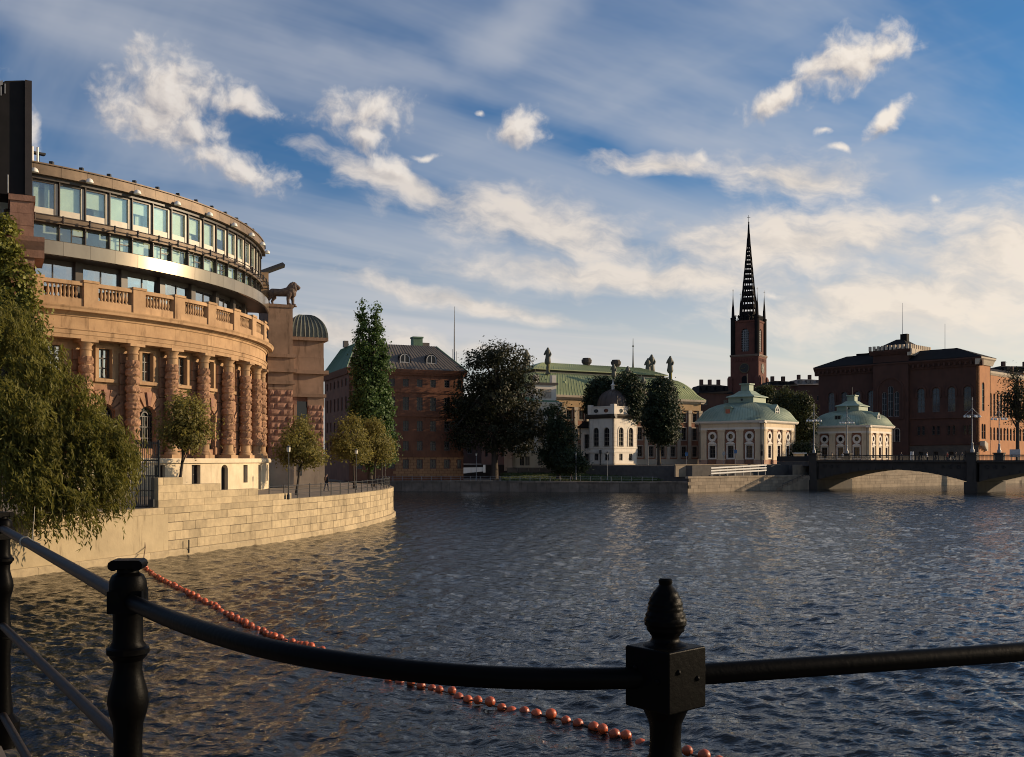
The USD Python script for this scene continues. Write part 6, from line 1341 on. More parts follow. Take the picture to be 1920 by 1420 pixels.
# ------------------------------------------------------------------ camera bank, railing, buoys
def foreground():
    slab('quay_floor', [(-9, -6), (-8.95, 15.07), (-1.43, 3.30), (-.3, 2.35), (.4, 2.05), (6, 3.8), (16, 6.9), (16, -6)], 2.0, 4.75, PAVE)
    t0 = thing('quay_wall', 'dark quay wall on the near bank under the black railing', 'quay wall', (0, 3, 0))
    pts = [(-8.95, 15.07), (-1.43, 3.30), (-.3, 2.35), (.4, 2.05), (6, 3.8), (16, 6.9)]
    for a, b in zip(pts[:-1], pts[1:]):
        F = Flat(b, math.atan2(a[1] - b[1], a[0] - b[0])); L = math.hypot(a[0] - b[0], a[1] - b[1]); MB().fbox(F, 0, L, -.4, .05, -2, 4.6).build('wall_face', FAR_GRANITE, t0); MB().fbox(F, 0, L, -.45, .12, 4.6, 4.78).build('coping', FAR_GRANITE, t0)
    zr = 6.05
    P1, P2, P3 = np.array([-3.11, 6.18, 0]), np.array([-1.228, 3.24, 0]), np.array([.318, 2.1, 0])
    t = thing('railing', 'black cast iron railing curving across the foreground with an acorn-topped post', 'railing', (P3[0], P3[1], 4.75))
    def post(P, ang):
        b = (P[0], P[1], 0); m = MB()
        pr = [(.10, 4.75), (.10, 4.9), (.062, 4.95), (.05, 5.1), (.046, 5.3), (.062, 5.42), (.046, 5.52), (.044, 5.6), (.047, 5.655), (.058, 5.69), (.065, 5.725), (.061, 5.76), (.050, 5.80), (.044, 5.83), (.046, 5.858), (.058, 5.872), (.062, 5.89), (.057, 5.906), (.048, 5.92), (.046, 5.98), (.048, 6.035), (.055, 6.055), (.059, 6.085), (.058, 6.112), (.05, 6.13), (.034, 6.14), (.033, 6.152)]
        o = m.lathe(b, pr, 12, rz=ang).build('post', BLACK_IRON, t, smooth=30)
        for z in (5.42, 5.89): MB().lathe(b, [(.058, z - .014), (.067, z - .008), (.067, z + .008), (.058, z + .014)], 12, rz=ang).build('collar', BLACK_IRON, o, smooth=30)
        d = np.array([math.cos(ang), math.sin(ang), 0]); c = np.array([P[0], P[1], 6.165])
        s = MB(); n = np.array([-d[1], d[0], 0])
        for q in (-.036, .036): s.tube([c + d * q - n * .045, c + d * q + n * .045], .017, 10)
        s.box(c + (0, 0, .003), (.076, .086, .026), rz=ang).build('scroll_cap', BLACK_IRON, o, smooth=40)
        MB().box((P[0], P[1], 6.05), (.105, .105, .07), rz=ang).build('rail_socket', BLACK_IRON, o)
    post(P1, 1.0); post(P2, .15)
    # the middle post: acorn over a square box
    b = (P3[0], P3[1], 0); a = math.radians(45 - 4)
    o = MB().lathe(b, [(.09, 4.75), (.09, 4.85), (.05, 4.9), (.033, 5.0), (.032, 5.84), (.034, 5.86), (.040, 5.868), (.041, 5.878), (.034, 5.888), (.032, 5.92), (.034, 5.955), (.046, 5.982), (.052, 5.992)], 16).build('post', BLACK_IRON, t, smooth=35)
    c = np.array([P3[0], P3[1], 6.052]); h = .055
    bx = m3.Manifold.batch_hull([m3.Manifold.sphere(.004, 8).translate((x, y, z)) for x in (-h, h) for y in (-h, h) for z in (-.059, .059)]).rotate((0, 0, math.degrees(a))).translate(tuple(c))
    MB().man(bx).build('box_joint', BLACK_IRON, o, smooth=30)
    for k in range(4):
        n = np.array([math.cos(a + k * math.pi / 2), math.sin(a + k * math.pi / 2), 0]); u = np.array([-n[1], n[0], 0])
        MB().tm(trimesh.creation.icosphere(1, .006).apply_translation(c + n * .0585 + u * .03)).tm(trimesh.creation.icosphere(1, .006).apply_translation(c + n * .0585 - u * .03 + (0, 0, .02))).build('rivet', BLACK_IRON, o)
    # acorn with overlapping scales
    z0 = 6.112; seg, k = 48, 44; zz = np.linspace(0, 1, k)
    pf = np.array([(0, .046), (.04, .046), (.07, .033), (.12, .028), (.17, .029), (.26, .037), (.36, .0425), (.42, .0405), (.52, .0365), (.66, .033), (.78, .026), (.88, .016), (.90, .013), (.92, .0125), (.94, .0145), (.985, .0145), (1, .011)]); r = np.interp(zz, pf[:, 0], pf[:, 1])
    an = np.arange(seg) * 2 * math.pi / seg; v = []
    for i in range(k):
        q = zz[i]; row = math.floor(q * 13); ph = (q * 13) % 1; rel = 0
        rr = r[i] * np.ones(seg)
        if .17 < q < .86: rr = rr * (1 + .10 * (1 - ph) * (.35 + .65 * np.abs(np.cos(an * 5 + (row % 2) * math.pi / 2))))
        v.append(np.stack([P3[0] + rr * np.cos(an), P3[1] + rr * np.sin(an), np.full(seg, z0 + q * .142)], 1))
    v = np.vstack(v); f = []
    for i in range(k - 1):
        for j in range(seg): A, B = i * seg + j, i * seg + (j + 1) % seg; f += [(A, B, B + seg), (A, B + seg, A + seg)]
    e = (k - 1) * seg; f += [(e, e + j, e + j + 1) for j in range(1, seg - 1)]
    obj('acorn_finial', (v, np.array(f)), BLACK_IRON, o, smooth=40)
    # rails
    from scipy.interpolate import CubicSpline
    def wp(px, py): Y = (EYE - zr) * FPX / (py - HOR); return np.array([PX(px, Y), Y, zr])
    curve = [P2 + (0, 0, zr), wp(300, 1153), wp(352, 1173), wp(430, 1198), wp(508, 1218), wp(700, 1250), wp(900, 1268.5), wp(1080, 1273), P3 + (0, 0, zr - .001)]
    curve = np.array(curve); s = np.concatenate([[0], np.cumsum(np.linalg.norm(np.diff(curve, axis=0), axis=1))]); cs = CubicSpline(s, curve); q = np.linspace(0, s[-1], 48); pc = cs(q); pc[:, 2] = zr
    MB().tube(pc, np.interp(q, [0, s[-1] * .3, s[-1]], [.0245, .0255, .0225]), 20).build('top_rail', BLACK_IRON, t, smooth=40)
    e = np.array([10.0, 5.10, zr]); P4 = np.array([4.3, 3.334, 0]); post(P4, .3); MB().tube(np.linspace(P3 + (0, 0, zr), e, 24), .0222, 20).build('top_rail', BLACK_IRON, t, smooth=40)
    MB().tube(np.linspace(P1 + (0, 0, zr + .03), P2 + (0, 0, zr), 10), .0235, 20).build('top_rail', WORN_IRON, t, smooth=40)
    MB().tube(np.linspace(P1 + (0, 0, 5.49), P2 + (0, 0, 5.58), 10), .0225, 16).build('middle_rail', WORN_IRON, t, smooth=40)
    MB().tube(np.linspace(P1 + (0, 0, 4.95), P2 + (0, 0, 4.98), 10), .0225, 16).build('bottom_rail', WORN_IRON, t, smooth=40)
    P0 = P1 + np.array([-2.0, 3.0, 0]); MB().tube(np.linspace(P1 + (0, 0, zr + .03), P0 + (0, 0, zr + .03), 6), .0235, 14).build('top_rail', WORN_IRON, t, smooth=40)
    pl = pc.copy(); pl[:, 2] = 5.53; MB().tube(pl, .022, 12).build('middle_rail', BLACK_IRON, t, smooth=40)
    # white twine tied on the left-hand rail, its loose end standing up
    rl = lambda q: (P1 + (0, 0, zr + .03)) * (1 - q) + (P2 + (0, 0, zr)) * q
    tw = thing('white_twine', 'thin pale twine knotted round the sloping left rail', 'string', rl(.32))
    TW = mat('twine_fibre', (.42, .38, .30), scale=60, rough=.9); dv = (P2 - P1) / np.linalg.norm(P2 - P1); sd = np.array([-dv[1], dv[0], 0]); c = rl(.30)
    for k in range(3):
        ring = [c + dv * (.012 * k) + .0255 * (math.cos(a_) * sd + math.sin(a_) * np.array([0, 0, 1])) for a_ in np.linspace(0, 6.283, 20)]; MB().tube(ring, .0028, 5).build('loop', TW, tw)
    c2 = c + (0, 0, .026); MB().tube([c2, c2 + dv * .1 + (0, 0, .004), c2 + dv * .25 + (0, 0, -.002), c2 + dv * .55 + (0, 0, .0)], .0022, 5).build('lashing', TW, tw)
    c3 = c2 + dv * .28; MB().tube([c3, c3 + dv * .01 + (0, 0, .05), c3 + dv * .05 + (0, 0, .11), c3 + dv * .07 + (0, 0, .17)], .0019, 5).build('loose_end', TW, tw)
foreground()

def buoys():
    t = thing('buoy_line', 'line of orange floats strung across the water below the railing', 'buoy line', (-8, 25, 0))
    OR = mat('orange_float', (.46, .082, .017), (.26, .05, .018), scale=5, rough=.4, spec=.5, rnd=.35, bump=.004, bscale=20)
    ROPE = mat('wet_rope', (.10, .05, .03), scale=30, rough=.7)
    def wp(px, py): Y = EYE * FPX / (py - HOR); return np.array([PX(px, Y), Y])
    px = [(268, 1056), (300, 1086), (350, 1112), (420, 1150), (500, 1190), (590, 1220), (680, 1256), (750, 1280), (830, 1298), (905, 1321), (1000, 1340), (1098, 1363), (1210, 1397), (1310, 1421), (1420, 1452), (1560, 1500)]
    p = Path([wp(*q) for q in px], .1); rng = np.random.default_rng(3); s = .1; n = 0
    rp = p(np.linspace(0, p.len, 160), 0, 0.03); MB().tube(rp, .025, 5).build('rope', ROPE, t)
    lo = p(0, 0, 0); MB().tube([lo, IWALL(IWALL.s_at(262), .05, .8), IWALL(IWALL.s_at(262), -.1, 1.9)], .03, 5).build('mooring_rope', ROPE, t)
    while s < p.len:
        c = p(s, rng.normal(0, .035), .045 + rng.normal(0, .045)); r = (.135 if s > 11 else .115) * rng.uniform(.88, 1.08)
        a = p(min(s + .1, p.len), 0, 0) - p(s, 0, 0); ang = math.atan2(a[1], a[0])
        m = MB(); prof = [(.035, -r * .98), (.06, -r * .9)] + [(r * math.cos(x), r * math.sin(x)) for x in np.linspace(-1.1, 1.1, 9)] + [(.06, r * .9), (.035, r * .98)]
        m.lathe((0, 0, 0), prof, 14); v, f = m.arrays(); v = v[:, [2, 0, 1]]
        tl = rng.normal(0, .12); v = v @ np.array([[math.cos(tl), 0, math.sin(tl)], [0, 1, 0], [-math.sin(tl), 0, math.cos(tl)]]); ca, sa = math.cos(ang + rng.normal(0, .15)), math.sin(ang); 
        v = np.stack([v[:, 0] * math.cos(ang) - v[:, 1] * math.sin(ang), v[:, 0] * math.sin(ang) + v[:, 1] * math.cos(ang), v[:, 2]], 1)
        obj('float', (v + c, f), OR, t, smooth=40); s += rng.uniform(.37, .50) * (1 if s > 11 else .72)
buoys()

# ------------------------------------------------------------------ island quay furniture
def island_rail():
    t = thing('quay_railing', 'thin dark railing along the edge of the island quay', 'railing', IWALL(IWALL.s_at(560), -.4, 3.3))
    s0, s1 = IWALL.s_at(512), IWALL.s_y(131); n = int((s1 - s0) / 2.1); z = 3.30
    for s in np.linspace(s0, s1, n): MB().lathe(IWALL(s, -.42, 0), [(.06, z), (.045, z + .1), (.04, z + 1.08), (.06, z + 1.1), (.05, z + 1.16)], 8).build('post', IRON, t)
    for h, r in ((1.06, .032), (.72, .02), (.40, .02)): MB().tube(IWALL(np.linspace(s0, s1, 50), -.42, z + h), r, 6).build('rail', IRON, t)
island_rail()
def gate():
    Yg = 66.5; b = IWALL(IWALL.s_at(297), -.5, 3.3)
    t = thing('bar_gate', 'tall grey steel bar gate closing the quay beside the parapet end', 'gate', b)
    x1, y1 = b[0], b[1]; F = Flat((PX(228, y1 - .6), y1 - .6), math.atan2(.5, x1 - PX(228, y1 - .6))); L = math.hypot(.5, x1 - PX(228, y1 - .6))
    BAR = mat('gate_bar_steel', (.10, .09, .075), scale=3, rough=.5)
    for u in np.linspace(0, L, 24): MB().fbox(F, u - .022, u + .022, -.03, .03, 3.32, 5.45).build('bar', BAR, t)
    for z in (3.36, 4.4, 5.4): MB().fbox(F, 0, L, -.05, -.02, z, z + .07).build('cross_rail', BAR, t)
    MB().box(F(L - .12, .25, 3.62), (.34, .28, .5)).build('lock_box', IRON, t)
    F2 = Flat((PX(256, 72), 72), 0); L2 = PX(298, 72) - PX(256, 72)
    t2 = thing('bar_gate', 'upper barred gate panel before the arched window left of the young tree', 'gate', F2(0, 0, 5.2))
    for u in np.linspace(0, L2, 12): MB().fbox(F2, u - .02, u + .02, -.03, .03, 3.3, 7.8).build('bar', BAR, t2)
    for z in (5.3, 6.4, 7.62): MB().fbox(F2, 0, L2, -.05, -.02, z, z + .1).build('cross_rail', BAR, t2)
    for u in (0, L2): MB().fbox(F2, u - .06, u + .06, -.08, .08, 3.3, 7.9).build('gate_post', IRON, t2)
gate()

def lamp_proto(h=4.2):
    t = thing('quay_lamp', 'x', 'street lamp', (0, 0, 0), 'lamps along the island quay', local=True)
    MB().lathe((0, 0, 0), [(.13, 0), (.13, .35), (.07, .45), (.055, .6), (.045, h - .45), (.07, h - .42), (.03, h - .38)], 10).build('pole', IRON, t, smooth=40)
    o = MB().lathe((0, 0, 0), [(.10, h - .38), (.14, h - .35), (.17, h - .02), (.16, h)], 6).build('lantern', mat('lamp_glass', (.62, .58, .48), scale=3, rough=.3), t)
    MB().lathe((0, 0, 0), [(.20, h), (.12, h + .1), (.04, h + .14), (.03, h + .22)], 6).build('lantern_cap', IRON, o)
    return t
def put_lamps():
    spots = [(541, 82.0, 'slim black lamp at the railing start, left of the yellowing tree'), (668, 108, 'slim black lamp among the trunks of the two yellowing trees'), (716, 124, 'black lamp nearest the tip of the island quay'), (722, 130, 'thin farther lamp beside the poplar foot at the quay tip')]
    p = lamp_proto(4.2); first = True
    for px, Y, lb in spots:
        loc = (PX(px, Y), Y, 3.29)
        if first: p.GetAttribute('xformOp:translate').Set(Gf.Vec3d(*map(float, loc))); p.SetCustomDataByKey('label', lb); first = False
        else: dup(p, loc, 0, lb)
put_lamps()
def bench():
    t = thing('park_bench', 'dark bench under the yellowing trees by the quay tip', 'bench', G(706, 116, 3.3)); b = G(708, 116, 3.3)
    for k in range(3): MB().box(b + (0, -.2 + .17 * k, .45), (1.8, .14, .05)).build('seat_slat', IRON, t); MB().box(b + (0, .26, .6 + .16 * k), (1.8, .04, .12)).build('back_slat', IRON, t)
    for x in (-.7, .7): MB().box(b + (x, 0, .22), (.06, .5, .44)).box(b + (x, .27, .6), (.06, .05, .75)).build('leg', IRON, t)
bench()

# ------------------------------------------------------------------ people
SKIN = mat('skin', (.42, .24, .16), scale=8, rough=.6)
HAIRM = mat('dark_hair', (.02, .014, .01), scale=20, rough=.6)
CLOTH = {}
def cloth(name, c): 
    if name not in CLOTH: CLOTH[name] = mat(name + '_cloth', c, scale=6, rough=.9)
    return CLOTH[name]
def person(label, loc, face, top, legs, stride=.35, seat=0.0, arms=.25, group=None, bag=False, s=1.0):
    """A figure walking or standing: face is the heading in degrees (0 = +x)."""
    t = thing('person', label, 'person', loc, group); a = math.radians(face); ca, sa = math.cos(a), math.sin(a); L0 = np.array(loc, float)
    V = lambda x, y, z: L0 + s * np.array([x * ca - y * sa, x * sa + y * ca, z])
    S = lambda p, r: (p, r * s)
    hip, sh = .93, 1.43
    def leg(sd, st):
        k = V(st * .45 + .03, sd * .09, .50); f = V(st * .9 - .05, sd * .09, .09); return k, f
    body = [(S(V(0, 0, 1.0), .12), S(V(0, 0, 1.38), .13)), (S(V(.01, 0, 1.45), .055), S(V(.02, 0, 1.55), .055)), (S(V(.03, 0, 1.62), .085), S(V(.02, 0, 1.69), .09)), (S(V(.11, 0, 1.62), .02), S(V(.09, 0, 1.60), .03))]
    jacket = [(S(V(0, -.06, .95), .135), S(V(0, -.10, 1.36), .125)), (S(V(0, .06, .95), .135), S(V(0, .10, 1.36), .125)), (S(V(0, -.14, 1.40), .07), S(V(0, .14, 1.40), .07))]
    trous = [(S(V(0, 0, .98), .14), S(V(0, 0, .90), .135))]; shoes = []
    for sd, st in ((-1, stride), (1, -stride)):
        k, f = leg(sd, st); trous += [(S(V(0, sd * .08, hip), .095), S(k, .068)), (S(k, .068), S(f, .05))]; body += [(S(k, .05), S(f, .035))]
        toe = f + s * np.array([ca, sa, 0]) * .14 + (0, 0, -.04 * s); shoes.append((S(f - (0, 0, .04 * s), .048), S(toe, .036)))
        e = V(-st * arms - .03, sd * .23, 1.14); w = V(-st * arms * 1.6 + .10, sd * .22, .92); jacket += [(S(V(0, sd * .19, 1.39), .06), S(e, .05)), (S(e, .05), S(w, .042))]; body += [(S(e, .035), S(w, .03)), (S(w, .035), S(w + (V(.05, 0, -.09) - V(0, 0, 0)), .028))]
    m = hulls(body, .06 * s, 2); obj('body', (m.vertices, m.faces), SKIN, t, smooth=True)
    for nm, B, mt in (('jacket', jacket, top), ('trousers', trous, legs), ('shoe', shoes[:1], HAIRM), ('shoe', shoes[1:], HAIRM)): m = hulls(B, .07 * s, 2 if nm != 'shoe' else 0); obj(nm, (m.vertices, m.faces), mt, t, smooth=True)
    m = hulls([(S(V(-.015, 0, 1.68), .098), S(V(.0, 0, 1.715), .09))]); obj('hair', (m.vertices, m.faces), HAIRM, t, smooth=True)
    if bag: MB().box(V(-.2, 0, 1.2), (.2 * s, .3 * s, .4 * s), rz=a).build('backpack', cloth('charcoal', (.03, .03, .035)), t)
    return t
BLK, NAVY, GREY, WHT, TAN, RED = cloth('black', (.012, .012, .014)), cloth('navy', (.02, .025, .045)), cloth('grey', (.12, .12, .12)), cloth('white', (.72, .70, .66)), cloth('tan', (.36, .26, .16)), cloth('red', (.3, .04, .03))
person('person in dark clothes walking along the island quay', (PX(612, 103), 103, 3.29), 70, BLK, NAVY, .30)

# ------------------------------------------------------------------ far promenade railing, lamps, barrier
def promenade_things():
    t = thing('promenade_railing', 'low pale railing along the edge of the far promenade', 'railing', FQF1(60, -.3, 2.1))
    n1 = float(np.linalg.norm(FQ1 - FQ0)); u0, u1 = FQF1.u_at(700), n1 - 6
    for u in np.arange(u0, u1, 2.05): MB().fbox(FQF1, u - .045, u + .045, -.36, -.27, 2.14, 3.12).build('post', GREYMETAL, t)
    for z in (3.02, 2.6): MB().rod(FQF1(u0, -.315, z), FQF1(u1, -.315, z), .03).build('rail', GREYMETAL, t)
    # guard rail of pale boards beside the ramp
    F2 = FQF2; t = thing('guard_rail', 'white three-board guard rail beside the ramp before the near pavilion', 'guard rail', F2(10, -.3, 3.2))
    ua, ub = F2.u_at(1333), F2.u_at(1437)
    for k, z in enumerate((3.55, 4.1, 4.65)): MB().add(np.array([F2(ua, .02, z), F2(ub, .02, z + .55), F2(ub, .08, z + .55), F2(ua, .08, z), F2(ua, .02, z + .28), F2(ub, .02, z + .83), F2(ub, .08, z + .83), F2(ua, .08, z + .28)]), BOXF).build('board', WHITEPAINT, t)
    for u in np.linspace(ua + .3, ub - .3, 8): q = (u - ua) / (ub - ua); MB().fbox(F2, u - .07, u + .07, -.12, .018, 3.16, 5.0 + .55 * q).build('post', GREYMETAL, t)
    # lamp posts on the promenade
    p = thing('promenade_lamp', 'x', 'street lamp', (0, 0, 0), 'lamps on the far promenade', local=True); h = 5.6
    MB().lathe((0, 0, 0), [(.14, 0), (.12, .5), (.07, .6), (.055, h - .5)], 8).build('pole', GREYMETAL, p, smooth=40); o = MB().lathe((0, 0, 0), [(.1, h - .5), (.2, h - .1), (.22, h)], 8).build('lantern', LIB['lamp_glass'], p); MB().lathe((0, 0, 0), [(.26, h), (.1, h + .18), (.03, h + .3)], 8).build('lantern_cap', IRON, o)
    first = True
    for px, Y, z, lb in [(1080, 208.5, 2.3, 'pale lamp post at the bush on the lawn'), (1139, 208, 2.3, 'pale lamp post on the lawn in front of the domed pavilion'), (893, 210.5, 2.15, 'short lamp post left of the big dark tree'), (1215, 216, 5.0, 'dark lamp post right of the domed white pavilion')]:
        loc = (PX(px, Y), Y, z)
        if first: p.GetAttribute('xformOp:translate').Set(Gf.Vec3d(*map(float, loc))); p.SetCustomDataByKey('label', lb); first = False
        else: dup(p, loc, 0, lb)
    # low pale ramp wall by the brick house
    t = thing('ramp_wall', 'low pale ramp wall at the foot of the red brick house', 'wall', at(890, 880, 213.6)); b = at(870, 888, 213.6)
    MB().add(np.array([at(869, 888, 213.6), at(908, 884, 213.2), at(908, 884, 213.8), at(869, 888, 214.2), at(869, 877, 213.6), at(908, 876, 213.2), at(908, 876, 213.8), at(869, 877, 214.2)]), BOXF).build('ramp', PINKW, t); MB().box(at(908, 879, 213.4), (.5, .6, 1.6)).build('end_post', PINKW, t)
promenade_things()

# ------------------------------------------------------------------ stone bridge
def bridge():
    dirv = np.array([90.3, 199.0]) - np.array([66.0, 221.0]); Ls = float(np.linalg.norm(dirv)); ang = math.atan2(dirv[1], dirv[0])
    F = Flat((66.0, 221.0), ang); Wd = 17.0; zd = 6.25
    t = thing('stone_bridge', 'low dark stone arch bridge with iron parapet crossing to the right edge', 'bridge', F(Ls / 2, 0, 0))
    BST = mat('bridge_stone', (.05, .042, .035), (.03, .026, .022), scale=.6, rough=.9, stain=.5); BIR = mat('bridge_iron', (.025, .023, .022), (.015, .014, .014), scale=1, rough=.6)
    pw = 1.7
    for k in range(2):
        u0 = k * (Ls + 2.0) + (.9 if k == 0 else -.6); u1 = u0 + Ls - 1.9 + (0 if k == 0 else 1)
        cu, hw = (u0 + u1) / 2, (u1 - u0) / 2; zs_, zc = 2.2, 4.45
        q = np.linspace(-1, 1, 33); ac = zs_ + (zc - zs_) * (1 - q ** 2)
        prof = Polygon(list(zip(cu + q * hw, ac)) + [(u1, zd - .45), (u0, zd - .45)])
        MB().poly(F, prof, -.9, 0).build('spandrel_wall', BST, t); MB().poly(F, prof, -Wd, -Wd + .9).build('spandrel_wall', BST, t)
        s = MB(); 
        for a, b in zip(range(32), range(1, 33)):
            s.add(np.vstack([F(np.array([cu + q[a] * hw, cu + q[b] * hw, cu + q[b] * hw, cu + q[a] * hw]), np.array([-.85, -.85, -Wd + .85, -Wd + .85]), np.array([ac[a], ac[b], ac[b], ac[a]])), F(np.array([cu + q[a] * hw, cu + q[b] * hw, cu + q[b] * hw, cu + q[a] * hw]), np.array([-.85, -.85, -Wd + .85, -Wd + .85]), np.array([ac[a], ac[b], ac[b], ac[a]]) + .4)]), BOXF)
        s.build('arch_vault', BST, t)
        n = 17
        for i in range(n):
            qa, qb = -1 + 2 * i / n, -1 + 2 * (i + 1) / n - .012
            pt = lambda x, e: (cu + x * hw, zs_ + (zc - zs_) * (1 - x ** 2) + e)
            MB().poly(F, Polygon([pt(qa, -.02), pt(qb, -.02), pt(qb, .6), pt(qa, .6)]), -.1, .10).build('voussoir', BST, t)
        MB().fbox(F, u0 - 1, u1 + 1, -Wd, .02, zd - .45, zd - .1).build('deck', ASPHALT, t)
        MB().sweep(F, u0 - 1, u1 + 1, [(-.6, zd - .45), (.12, zd - .45), (.34, zd - .2), (.34, zd), (-.6, zd)]).build('deck_cornice', BST, t)
        # scroll reliefs by the pier
        for sgn, ue in ((-1, u1), (1, u0 + 0)):
            for i in range(3): c = F(ue + sgn * (1.5 + 1.5 * i), .06, zd - 1.15 - .12 * i * 0); MB().tm(trimesh.creation.torus(.34 - .05 * i, .08, 12, 6).apply_transform(trimesh.transformations.rotation_matrix(math.pi / 2, [1, 0, 0])).apply_transform(trimesh.transformations.rotation_matrix(ang, [0, 0, 1])).apply_translation(c)).build('scroll_relief', BIR, t)
        # parapet
        for d in (.1, -Wd - .1):
            MB().fbox(F, u0 - 1, u1 + 1, d - .09, d + .09, zd + 1.05, zd + 1.18).build('parapet_rail', BIR, t); MB().fbox(F, u0 - 1, u1 + 1, d - .07, d + .07, zd, zd + .14).build('parapet_rail', BIR, t); MB().fbox(F, u0 - 1, u1 + 1, d - .04, d + .04, zd + .75, zd + .82).build('parapet_rail', BIR, t)
            if d > 0:
                bb = MB()
                for u in np.arange(u0 - .8, u1 + .8, .24): bb.fbox(F, u - .03, u + .03, d - .03, d + .03, zd + .13, zd + 1.06)
                bb.build('baluster', BIR, t, kind='stuff')
    for k, u in enumerate((-.2, Ls + .05)):
        MB().fbox(F, u - pw / 2 - .4, u + pw / 2 + .4, -Wd, .9, -1.5, 2.1).build('pier_foot', BST, t)
        MB().fbox(F, u - pw / 2, u + pw / 2, -Wd, .55, 2.1, zd).build('pier', BST, t)
        for d0 in (-.75, -Wd - .55):
            MB().fbox(F, u - .95, u + .95, d0, d0 + 1.3, zd, zd + 1.45).fbox(F, u - 1.1, u + 1.1, d0 - .15, d0 + 1.45, zd + 1.45, zd + 1.7).build('parapet_pier', BST, t)
    MB().fbox(F, -9, .7, -Wd, -.1, zd - 1.2, zd - .12).build('approach', ASPHALT, t)
    MB().fbox(F, -9.0, -1.2, -.3, -.05, zd - .1, zd + 1.0).build('approach_parapet', BIR, t)
    # lamp standards with two arms of globes
    p = thing('bridge_lamp', 'x', 'street lamp', (0, 0, 0), 'tall lamp standards on the bridge', local=True); h = 10.2
    MB().lathe((0, 0, 0), [(.42, 0), (.42, .5), (.26, .7), (.2, 1.6), (.26, 1.7), (.13, 1.9), (.085, h - 1), (.05, h), (.12, h + .15), (.02, h + .7)], 8).build('pole', GREYMETAL, p, smooth=40)
    arm = MB().rod((-1.55, 0, h - 2.9), (1.55, 0, h - 2.9), .06).rod((0, -1.2, h - 2.9), (0, 1.2, h - 2.9), .06)
    for sx in (-1, 1): arm.tube([(0, 0, h - 1.5), (sx * .5, 0, h - 2.1), (sx * 1.4, 0, h - 2.85)], .04, 5)
    arm = arm.build('cross_arm', GREYMETAL, p)
    for x, y in ((-1.5, 0), (-.9, 0), (.9, 0), (1.5, 0), (0, -1.2), (0, 1.2)): MB().tm(trimesh.creation.icosphere(2, .24).apply_translation((x, y, h - 3.2))).build('globe', WHITEPAINT, arm, smooth=True)
    first = True
    for px, u, d, lb in [(1545, -.2, -.1, 'bridge lamp standard at the near pavilion end of the bridge'), (1646, -.2, -Wd + .1, 'bridge lamp standard in front of the smaller pavilion'), (1817, Ls + .05, -.1, 'bridge lamp standard above the middle pier'), (1911, Ls + .05, -Wd + .1, 'bridge lamp standard nearest the right edge of the view')]:
        loc = F(u, d, zd + 1.7)
        if first: p.GetAttribute('xformOp:translate').Set(Gf.Vec3d(*map(float, loc))); p.GetAttribute('xformOp:rotateZ').Set(0.0); p.SetCustomDataByKey('label', lb); first = False
        else: dup(p, loc, 0, lb)
    # walkers and cyclists
    D = lambda px, d=-1.4: F(F.u_at(px, d), d, zd - .1)
    person('person in a tan coat walking past the first bridge lamp', D(1560), 150, TAN, GREY, .3, group='people on the bridge', s=1.08)
    person('person in a white shirt on the bridge before the smaller pavilion', D(1580), 200, WHT, GREY, .28, group='people on the bridge', s=1.05)
    person('person in black at the street end of the bridge', (PX(1521, 223), 223, 5.9), 60, BLK, BLK, .2, group='people on the bridge', s=1.08)
    person('person in navy beside the person in black at the bridge end', (PX(1514, 223.6), 223.6, 5.9), 250, NAVY, BLK, .1, group='people on the bridge', s=1.05)
    person('person in a pale top left of the white sandwich board on the bridge', D(1738), 330, WHT, BLK, .3, group='people on the bridge', s=1.05)
    person('person in dark clothes just left of the middle bridge lamp', D(1792), 20, BLK, GREY, .3, group='people on the bridge', s=1.05)
    person('person in grey between two walkers near the middle bridge lamp', D(1804), 200, GREY, BLK, .25, group='people on the bridge', s=1.05)
    person('person in dark red further left along the bridge', D(1776, -2.2), 180, RED, NAVY, .3, group='people on the bridge', s=1.05)
    person('person in navy walking behind the parapet before the palace', D(1690, -2.0), 10, NAVY, BLK, .3, group='people on the bridge', s=1.05)
    def bike(px, lb, col, d=-2.6):
        b = F(F.u_at(px, d), d, zd - .1); t = thing('bicycle', lb, 'bicycle', b, 'bicycles on the bridge'); u = np.array([*F.u, 0]); up = np.array([0, 0, 1.0])
        for q in (-.52, .52):
            c = b + u * q + up * .34; MB().tube([c + .33 * (math.cos(x) * u + math.sin(x) * up) for x in np.linspace(0, 6.283, 20)], .022, 5).build('wheel', IRON, t)
        pt = lambda x, z: b + u * x + up * z
        MB().rod(pt(-.52, .34), pt(-.1, .34), .02).rod(pt(-.52, .34), pt(-.18, .85), .02).rod(pt(-.1, .34), pt(-.2, .92), .02).rod(pt(-.1, .34), pt(.36, .86), .022).rod(pt(-.18, .82), pt(.36, .9), .02).rod(pt(.34, 1.0), pt(.52, .34), .022).build('frame', col, t)
        MB().box(pt(-.2, .95), (.24, .12, .06), rz=F.ang).build('saddle', IRON, t); n = np.array([*F.n, 0]); MB().rod(pt(.32, 1.05) - n * .28, pt(.32, 1.05) + n * .28, .018).build('handlebar', IRON, t)
    bike(1730, 'bicycle leaning on the bridge parapet beside the pale-topped person', IRON); bike(1784, 'bicycle with a pale frame left of the middle bridge lamp', WHITEPAINT); bike(1605, 'bicycle parked at the parapet before the smaller pavilion', GREYMETAL, -.5); bike(1625, 'pale bicycle parked right of another before the smaller pavilion', WHITEPAINT, -.5)
    # boards and signs
    b = D(1710, -2.4); t = thing('sandwich_board', 'white folding board standing on the bridge pavement', 'sign board', b)
